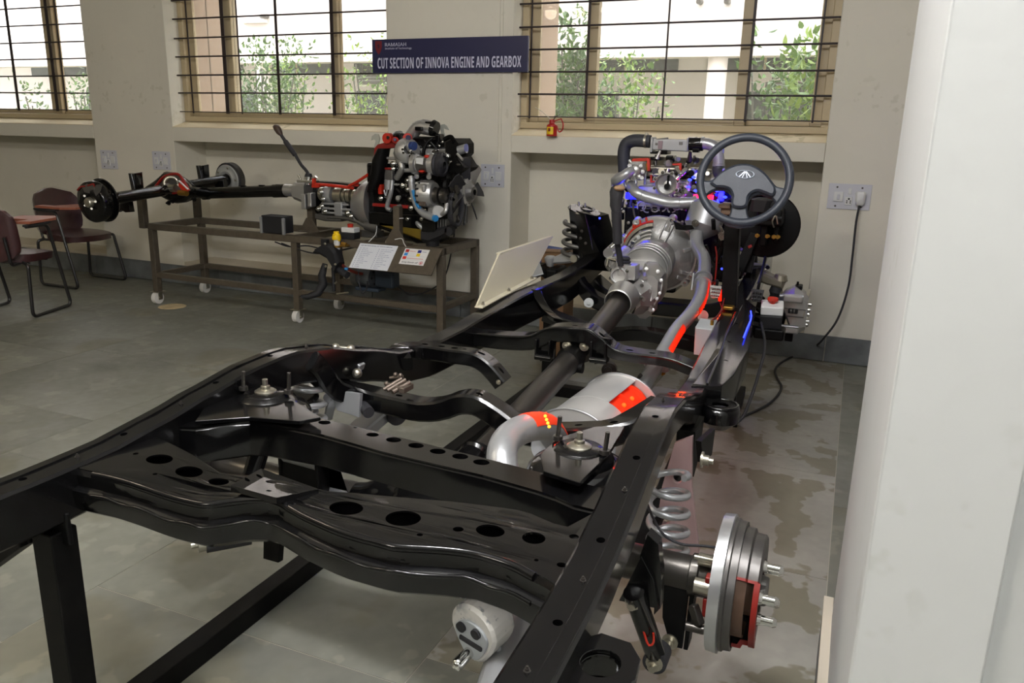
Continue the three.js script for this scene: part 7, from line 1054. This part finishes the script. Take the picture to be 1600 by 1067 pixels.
  part(dr, 'hub', [latheHard([[0.036, 0], [0.036, 0.02], [0.03, 0.03], [0.001, 0.034]], L(0.02).addScaledVector(dir, 0.01), dir, 26)], M.steel); for (const [x, y] of [[132, 306], [149, 315], [133, 321], [143, 326]]) part(dr, 'wheel_stud', [cyl(Q(x, y, 0.0), Q(x, y, 0.035), 0.008, 0.008, 10)], M.steel);
  const d2 = part(s, 'brake_drum', [latheHard([[0.03, 0.0], [0.1, 0.004], [0.128, -0.004], [0.134, -0.01], [0.134, -0.06], [0.03, -0.06]].reverse(), L(0.97), dir, 44)], M.drumIron); part(d2, 'backing_plate', [latheHard([[0.05, 0.016], [0.07, 0.02], [0.09, 0.01], [0.118, 0.012], [0.122, 0.004], [0.05, 0.004]].reverse(), L(0.97), dir, 40)], M.galv); part(d2, 'drum_rim', [torus(L(0.975), dir, 0.13, 0.007, 44, 8)], M.rubber);
  for (let i = 0; i < 5; i++) { const b2 = basis(dir), q = V(Math.cos(i * 1.256) * 0.1, 0.018, Math.sin(i * 1.256) * 0.1).applyMatrix4(b2).add(L(0.97)); part(d2, 'plate_rivet', [disc(q, dir, 0.008, 0.01, 10)], M.steel); }
}
// small things on and under the table
{
  const p = onZ(432, 356, -4.7), t = thing('black_box', 'black box with light end plates on the front rail of the table', 'electric box', V(p.x, TH, p.z)); part(t, 'case', [bx(p.x - 0.1, p.x + 0.1, TH + 0.005, TH + 0.13, p.z - 0.07, p.z + 0.045, 0.006)], M.blackMatt); for (const s of [-1, 1]) part(t, 'end_plate', [bx(p.x + s * 0.1 - 0.008, p.x + s * 0.1 + 0.012, TH, TH + 0.12, p.z + 0.035, p.z + 0.055, 0.003)], M.silver);
  const e = onZ(548, 369, -4.74), s = thing('emergency_stop', 'white and black emergency stop box with red button on the table', 'emergency stop', V(e.x, TH, e.z)); part(s, 'base', [bx(e.x - 0.055, e.x + 0.055, TH, TH + 0.045, e.z - 0.04, e.z + 0.04, 0.005)], M.blackMatt); part(s, 'lid', [bx(e.x - 0.054, e.x + 0.054, TH + 0.046, TH + 0.082, e.z - 0.039, e.z + 0.039, 0.006)], M.whitePlastic); part(s, 'mushroom_button', [cyl(V(e.x, TH + 0.08, e.z), V(e.x, TH + 0.105, e.z), 0.019, 0.021, 20)], M.orangeRed, 'red push button');
  const v = onZ(526, 385, -4.6), f = thing('fuel_cap_filler', 'white filler tube with yellow cap and red hose, clamped to the table front', 'filler', onZ(531, 432, -4.6)); part(f, 'filler_tube', [cyl(onZ(527, 397, -4.6), onZ(526, 372, -4.6), 0.022, 0.021, 22), cyl(onZ(529, 402, -4.6), onZ(527, 397, -4.6), 0.008, 0.02, 16)], M.whitePlastic); part(f, 'clamp_ring', [cyl(onZ(526.5, 386, -4.6), onZ(526.5, 383, -4.6), 0.031, 0.031, 24), bx(v.x + 0.02, v.x + 0.07, v.y + 0.0, v.y + 0.014, -4.66, -4.6), cyl(onZ(534, 380, -4.62), onZ(541, 382, -4.62), 0.012)], M.brass);
  part(f, 'yellow_cap', [latheHard([[0.031, 0], [0.031, 0.016], [0.028, 0.03], [0.02, 0.034], [0.019, 0.056], [0.001, 0.058]], onZ(526, 374, -4.6), Y, 14), beam(onZ(521, 371, -4.6), onZ(531, 371, -4.6), 0.02, 0.055, 0.006)], M.yellow, 'yellow cap'); part(f, 'red_hose', [tube([onZ(529, 401, -4.6), onZ(531, 408, -4.6), onZ(537, 416, -4.62), onZ(545, 421, -4.65), onZ(556, 426, -4.7), onZ(566, 428, -4.75)], 0.011, 30, 10)], M.hoseRed);
  const m = onZ(585, 432, -4.85), g = thing('electric_motor', 'grey blue electric motor slung under the information board', 'motor', at(m, 0, -0.1, 0)); part(g, 'motor_body', [cyl(at(m, -0.11, 0, 0), at(m, 0.02, 0, 0.02), 0.075, 0.075, 30)], M.motorGrey); part(g, 'fan_cover', [latheHard([[0.03, 0], [0.08, 0], [0.08, 0.05], [0.05, 0.06], [0.02, 0.06]], at(m, -0.11, 0, 0), nX, 30)], M.castDark); part(g, 'mounting_foot', [box(at(m, -0.02, -0.085, 0.02), V(0.2, 0.03, 0.12), 0.01), box(at(m, 0.12, 0, 0.02), V(0.16, 0.13, 0.1), 0.02)], M.motorBlue); part(g, 'hanger', [box(at(m, 0.05, 0.115, 0), V(0.25, 0.05, 0.05), 0.004), bx(m.x - 0.06, m.x - 0.03, m.y, TH - 0.02, m.z - 0.03, m.z)], M.tableSteel); for (let i = 0; i < 6; i++) part(g, 'cooling_slot', [disc(at(m, 0.022, Math.sin(i) * 0.05, 0.02 + Math.cos(i) * 0.05), X, 0.009, 0.004, 8)], M.blackMatt);
  const q = onZ(514, 400, -4.6), d = thing('pedal_box', 'black pedal box hanging from the front rail of the table', 'pedal assembly', onZ(515, 470, -4.6)); part(d, 'bracket', [loft([[498, 390, .02], [506, 388, .035], [518, 392, .05], [526, 404, .055], [530, 418, .04]].map(([a, b, r]) => rect(onZ(a, b, -4.58), V(0.02, r, 0), V(0, 0, 0.05), 0.4)), 40), box(onZ(508, 380, -4.62), V(0.05, 0.06, 0.04), 0.006), box(onZ(500, 391, -4.56), V(0.06, 0.02, 0.05), 0.005)], M.blackMatt); part(d, 'pedal_arm', [sweepRound([onZ(508, 412, -4.58), onZ(503, 430, -4.56), onZ(505, 444, -4.54), onZ(497, 458, -4.5), onZ(480, 464, -4.45), onZ(470, 463, -4.42)], (k) => 0.02 + 0.012 * Math.sin(k * 4), 10)], M.blackMatt); part(d, 'pedal_arm', [tube([onZ(520, 418, -4.6), onZ(521, 435, -4.58), onZ(522, 455, -4.56)], 0.012, 16, 8)], M.blackMatt); part(d, 'master_cylinder', [cyl(onZ(528, 420, -4.58), onZ(543, 430, -4.56), 0.022, 0.026, 18), disc(onZ(541, 420, -4.58), Y, 0.018, 0.012, 14)], M.rubber); part(d, 'blue_cap', [cyl(onZ(541, 421, -4.56), onZ(541, 418, -4.56), 0.013)], M.lightBlue); for (const [a, b] of [[509, 416], [524, 413], [508, 381]]) put(d, 'pivot_bolt', boltS, M.steel, onZ(a, b, -4.53), Z); part(d, 'rod_end', [cyl(onZ(526, 459, -4.56), onZ(544, 457, -4.56), 0.006), cyl(onZ(523, 443, -4.57), onZ(527, 440, -4.57), 0.007)], M.steel);
  const cb = [['slack black cable in a loop under the electric motor', [[560, 425, -4.6], [561, 440, -4.55], [566, 458, -4.55], [572, 452, -4.58], [574, 440, -4.65]]], ['black cable sagging below the table from motor to wall socket', [[600, 432, -4.9], [625, 450, -4.9], [640, 460, -4.92], [665, 456, -4.98], [690, 440, -5.05], [705, 395, -5.25], [712, 345, -5.3], [716, 305, -5.36]]], ['black cable strung under the front rail of the table', [[430, 378, -4.7], [450, 385, -4.68], [480, 384, -4.66], [500, 388, -4.64], [530, 391, -4.66], [556, 386, -4.7]]], ['thin black wire drooping below the black box', [[440, 380, -4.68], [470, 391, -4.66], [495, 396, -4.64], [520, 394, -4.66], [545, 388, -4.7]]]];
  for (const [lab, pts] of cb) single('cable', lab, 'cable', [tube(pts.map(([a, b, zz]) => onZ(a, b, zz)), 0.005, 60, 8)], M.rubber);
  const w = single('white_wire', 'thin white wire tied round the engine post above the information board', 'wire', [tube([onZ(617, 374, -4.66), onZ(628, 373, -4.66), onZ(631, 380, -4.64), onZ(636, 388, -4.62)], 0.003, 24, 6), tube([onZ(589, 353, -4.7), onZ(587, 366, -4.7), onZ(582, 372, -4.68), onZ(574, 380, -4.66)], 0.003, 24, 6)], M.whitePlastic);
  const rc = V(-4.885, 0, -4.63); single('floor_disc', 'pale round disc with a dark eye on the floor by the left castor', 'floor patch', [(() => { const g = new THREE.CylinderGeometry(0.1, 0.105, 0.003, 36); g.translate(rc.x, 0.0025, rc.z); return g; })()], M.patch);  // pale thin disc laid on the floor
}
// ---------------------------------------------------------------- chairs with writing tablets
{
  const t = thing('tablet_chair', 'maroon chair with writing tablet in clear film, standing against the wall behind the black axle', 'chair', V(0, 0, 0));
  const P = (s, y, f) => V(s, y, -f), shell = (w, h, y0, f0, cv, th) => { const rings = []; for (let j = 0; j <= 10; j++) { const k = j / 10, a = k * 2 - 1, ww = w / 2 * Math.pow(Math.max(0.02, 1 - Math.pow(Math.abs(a), 4.5)), 0.5), ring = []; for (let i = 0; i <= 12; i++) { const s = (i / 6 - 1) * ww; ring.push([s, k, cv * (s * s) / (w * w / 4)]); } rings.push(ring); } return rings; };
  const sb = shell(0.44, 0.40, 0.53, -0.2, 0.06, 0.03), mk = (off) => sb.map((r) => [...r.map(([s, k, c]) => P(s, 0.40 + k * 0.43, -0.23 - 0.06 * k + c + off)), ...r.slice().reverse().map(([s, k, c]) => P(s * 0.98, 0.40 + k * 0.43, -0.23 - 0.06 * k + c - 0.03 + off * 0.2))]);
  part(t, 'backrest', [loft(mk(0), 60)], M.maroon);
  const ss = shell(0.46, 0.44, 0, 0, 0.0, 0.04).map((r) => [...r.map(([s, k]) => P(s, 0.455 + 0.02 * Math.cos(s * 6) - 0.03 * Math.pow(k, 3), -0.2 + k * 0.44)), ...r.slice().reverse().map(([s, k]) => P(s * 0.97, 0.405 - 0.01 * k, -0.2 + k * 0.44))]); part(t, 'seat', [loft(ss, 60)], M.maroon);
  for (const s of [-0.25, 0.25]) part(t, 'leg_frame', [bent([P(s * 0.8, 0.405, -0.17), P(s, 0.395, -0.19), P(s, 0.012, -0.21), P(s, 0.012, 0.25), P(s, 0.43, 0.14), ...(s > 0 ? [P(s, 0.66, 0.08), P(s, 0.665, -0.16)] : [P(s * 0.8, 0.41, 0.12)])], 0.0125, 0.05, 12)], M.tubeBlack);
  part(t, 'back_bracket', [bent([P(-0.16, 0.40, -0.1), P(-0.16, 0.39, -0.24), P(-0.16, 0.6, -0.275)], 0.011, 0.04), bent([P(0.16, 0.40, -0.1), P(0.16, 0.39, -0.24), P(0.16, 0.6, -0.275)], 0.011, 0.04), beam(P(-0.2, 0.395, -0.1), P(0.2, 0.395, -0.1), 0.02, 0.02), beam(P(-0.2, 0.395, 0.1), P(0.2, 0.395, 0.1), 0.02, 0.02)], M.tubeBlack);
  part(t, 'writing_tablet', [plate(poly([[0.27, 0.16], [0.27, -0.14], [0.18, -0.16], [0.18, -0.02], [0.10, 0.0], [-0.02, 0.02], [-0.04, 0.22], [0.2, 0.26]]), 0.016, V(0, 0.685, 0), V(1, 0, 0), V(0, 0, -1), 0.002)], M.wood); part(t, 'arm_pad', [beam(P(0.25, 0.672, -0.17), P(0.25, 0.672, 0.1), 0.04, 0.016)], M.rubber);
  const film = mk(0.012).map((r) => r.map((p, i) => at(p, 0.0, 0.008 * Math.sin(i * 2.1 + p.y * 40), 0.003 * Math.sin(i * 3 + p.y * 60)))); for (const r of film) for (const p of r) { p.x *= 1.06; p.y = 0.62 + (p.y - 0.62) * 1.05; } part(t, 'film', [loft(film, 60)], M.film, 'clear wrinkled plastic film');
  t.position.set(-6.32, 0, -5.0); t.rotation.y = -Math.PI / 2;
  const c2 = t.clone(); c2.name = numbered('tablet_chair'); c2.userData = { label: 'nearer maroon chair with writing tablet, its back turned, at the left edge', category: 'chair', group: 'tablet chairs' }; t.userData.group = 'tablet chairs'; c2.position.set(-5.74, 0, -3.97); c2.rotation.y = 0.33; scene.add(c2);
}
// ---------------------------------------------------------------- sign, switch boards, oil can, power lead
{
  const a = onZ(581, 61, ZW + 0.03), b = onZ(824, 113, ZW + 0.03), x0 = a.x, x1 = b.x, y0 = b.y + 0.002, y1 = a.y - 0.004, z = ZW + 0.03; const t = thing('sign_board', 'dark navy board with white lettering and a red shield on the wall pier', 'sign', V((x0 + x1) / 2, y0, z));
  part(t, 'board', [bx(x0, x1, y0, y1, ZW + 0.002, z, 0.002)], M.navy);
  const font = await new FontLoader().loadAsync('fonts/droid/droid_sans_bold.typeface.json'), reg = await new FontLoader().loadAsync('fonts/droid/droid_sans_regular.typeface.json');
  const word = (txt, f, l, bt, w, h, nm) => { const g = new TextGeometry(txt, { font: f, size: 1, depth: 0.02, curveSegments: 4, bevelEnabled: false }); g.computeBoundingBox(); const q = g.boundingBox; g.translate(-q.min.x, -q.min.y, 0); g.scale(w / (q.max.x - q.min.x), h / (q.max.y - q.min.y), 0.05); g.translate(l, bt, z + 0.0002); part(t, nm, [g], M.lettering, 'white lettering'); };
  const W = x1 - x0, H = y1 - y0; word('CUT SECTION OF INNOVA ENGINE AND GEARBOX', font, x0 + W * 0.037, y0 + H * 0.135, W * 0.925, H * 0.32, 'title_text'); word('RAMAIAH', reg, x0 + W * 0.09, y0 + H * 0.79, W * 0.143, H * 0.10, 'name_text'); word('Institute of Technology', reg, x0 + W * 0.09, y0 + H * 0.685, W * 0.18, H * 0.07, 'sub_text');
  const cx = x0 + W * 0.046, cy = y0 + H * 0.76, s = H * 0.19; part(t, 'shield', [plate(poly([[-s * 0.62, s], [s * 0.62, s], [s * 0.62, s * 0.1], [s * 0.45, -s * 0.55], [0, -s * 1.1], [-s * 0.45, -s * 0.55], [-s * 0.62, s * 0.1]]), 0.002, V(cx, cy, z), X, Y, 0.0003)], M.shieldRed, 'dark red shield emblem'); part(t, 'shield_mark', [plate(poly([[-s * 0.25, s * 0.4], [s * 0.1, s * 0.6], [s * 0.3, s * 0.2], [0, -s * 0.3]]), 0.001, V(cx, cy, z + 0.0025), X, Y, 0)], M.shieldDark);
  // switch boards
  for (const [lab, L, R2, T, Bm, plug] of [['white switch board low on the left pier, nearer the far left window', 157, 185, 234, 264.5, 0], ['white switch board on the left pier beside the middle window niche', 238, 268, 236, 266, 0], ['white switch board on the pier half behind the fan of the table engine', 752, 788, 256, 293, 0], ['white switch board on the right pier with a plug and black lead', 1296, 1358, 286, 329, 1]]) {
    const p = onZ(L, T, ZW), q = onZ(R2, Bm, ZW), w = q.x - p.x, h = p.y - q.y, k = thing('switch_board', lab, 'switch board', V((p.x + q.x) / 2, q.y, ZW)); const B = (a0, a1, b0, b1, d, m, nm, r = 0.002) => part(k, nm, [bx(p.x + a0 * w, p.x + a1 * w, q.y + b0 * h, q.y + b1 * h, ZW, ZW + d, r)], m);
    B(0, 1, 0, 1, 0.008, M.boardWhite, 'plate'); const sw = B(0.14, 0.36, 0.3, 0.68, 0.016, M.whitePlastic, 'switch_unit'); part(sw, 'rocker', [box(V(p.x + 0.25 * w, q.y + 0.48 * h, ZW + 0.017), V(0.07 * w, 0.2 * h, 0.008), 0.002, [0, 0.1, 0])], M.boardWhite); const so = B(0.42, 0.58, 0.18, 0.5, 0.014, M.whitePlastic, 'socket_unit'); for (const [u, v2, r] of [[0.5, 0.42, 0.006], [0.46, 0.34, 0.004], [0.54, 0.34, 0.004], [0.46, 0.27, 0.004], [0.54, 0.27, 0.004]]) part(so, 'socket_hole', [disc(V(p.x + u * w, q.y + v2 * h, ZW + 0.0142), Z, r, 0.001, 10)], M.blackMatt); B(0.64, 0.88, 0.3, 0.68, 0.014, M.whitePlastic, 'socket_unit'); B(0.47, 0.54, 0.6, 0.84, 0.012, M.whitePlastic, 'switch_unit');
    for (const [u, v2] of [[0.2, 0.86], [0.78, 0.86], [0.2, 0.12], [0.8, 0.12]]) part(k, 'screw', [disc(V(p.x + u * w, q.y + v2 * h, ZW + 0.0085), Z, 0.006, 0.002, 10)], M.steelDark);
    if (plug) { const c = V(p.x + 0.76 * w, q.y + 0.47 * h, ZW + 0.035), u = thing('power_plug', 'white plug with a long black lead running down to the floor', 'plug', at(c, 0, -0.04, 0)); part(u, 'plug_body', [loft([[-0.042, .016, .012], [-0.03, .026, .02], [0.03, .028, .02], [0.04, .024, .016]].map(([y, a0, b0]) => rect(at(c, 0, y, 0), V(a0, 0, 0), V(0, 0, b0), 0.5)), 40)], M.whitePlastic);
      part(u, 'lead', [tube([at(c, 0, -0.04, 0), onZ(1338, 345, -5.33), onZ(1332, 400, -5.3), onZ(1325, 450, -5.28), onZ(1308, 500, -5.25), onZ(1290, 525, -5.2), onY(1262, 549, 0.012), onY(1232, 560, 0.008), onY(1216, 570, 0.008), onY(1211, 580, 0.008), onY(1215, 592, 0.008), onY(1221, 604, 0.008), onY(1214, 619, 0.008), onY(1198, 633, 0.008), onY(1178, 643, 0.008), onY(1150, 656, 0.008)], 0.0065, 160, 8)], M.rubber); }
  }
  // oil can on the sill
  const o = onZ(862, 207, -5.36); o.y = SILL + 0.002; const c = thing('oil_can', 'small red oil can with yellow label and long spout on the window sill', 'oil can', o); const q = (px, py) => onZ(px, py, o.z + 0.0);
  part(c, 'can_body', [latheHard([[0.001, 0], [0.036, 0], [0.037, 0.004], [0.037, 0.066], [0.034, 0.074], [0.019, 0.084], [0.018, 0.11], [0.001, 0.112]], o, Y, 30)], M.canRed);
  const lg = new THREE.CylinderGeometry(0.0376, 0.0376, 0.05, 20, 1, true, -0.75, 1.4); lg.translate(o.x, o.y + 0.036, o.z); part(c, 'label', [lg], M.labelYellow, 'yellow label with a red mark'); const lm = new THREE.CylinderGeometry(0.0381, 0.0381, 0.022, 8, 1, true, -0.35, 0.45); lm.translate(o.x, o.y + 0.042, o.z); part(c, 'label_mark', [lm], M.red);
  part(c, 'spout', [cyl(at(o, -0.012, 0.105, 0), at(o, -0.03, 0.128, 0), 0.006, 0.003, 10), tube([at(o, -0.03, 0.128, 0), at(o, -0.08, 0.165, 0), at(o, -0.128, 0.19, 0)], 0.0022, 16, 8)], M.steel); part(c, 'pump_lever', [tube([at(o, 0.01, 0.11, 0), at(o, 0.022, 0.125, 0), at(o, 0.044, 0.14, 0)], 0.004, 12, 8), ball(at(o, 0.022, 0.13, 0), 0.008)], M.steelDark); part(c, 'handle', [tube([at(o, 0.035, 0.07, 0), at(o, 0.055, 0.03, 0), at(o, 0.075, 0.04, 0), at(o, 0.082, 0.08, 0), at(o, 0.066, 0.118, 0)], 0.005, 24, 8), tube([at(o, 0.018, 0.1, 0), at(o, 0.045, 0.11, 0), at(o, 0.066, 0.118, 0)], 0.004, 14, 8)], M.canRed);
}
renderer.render(scene, camera);
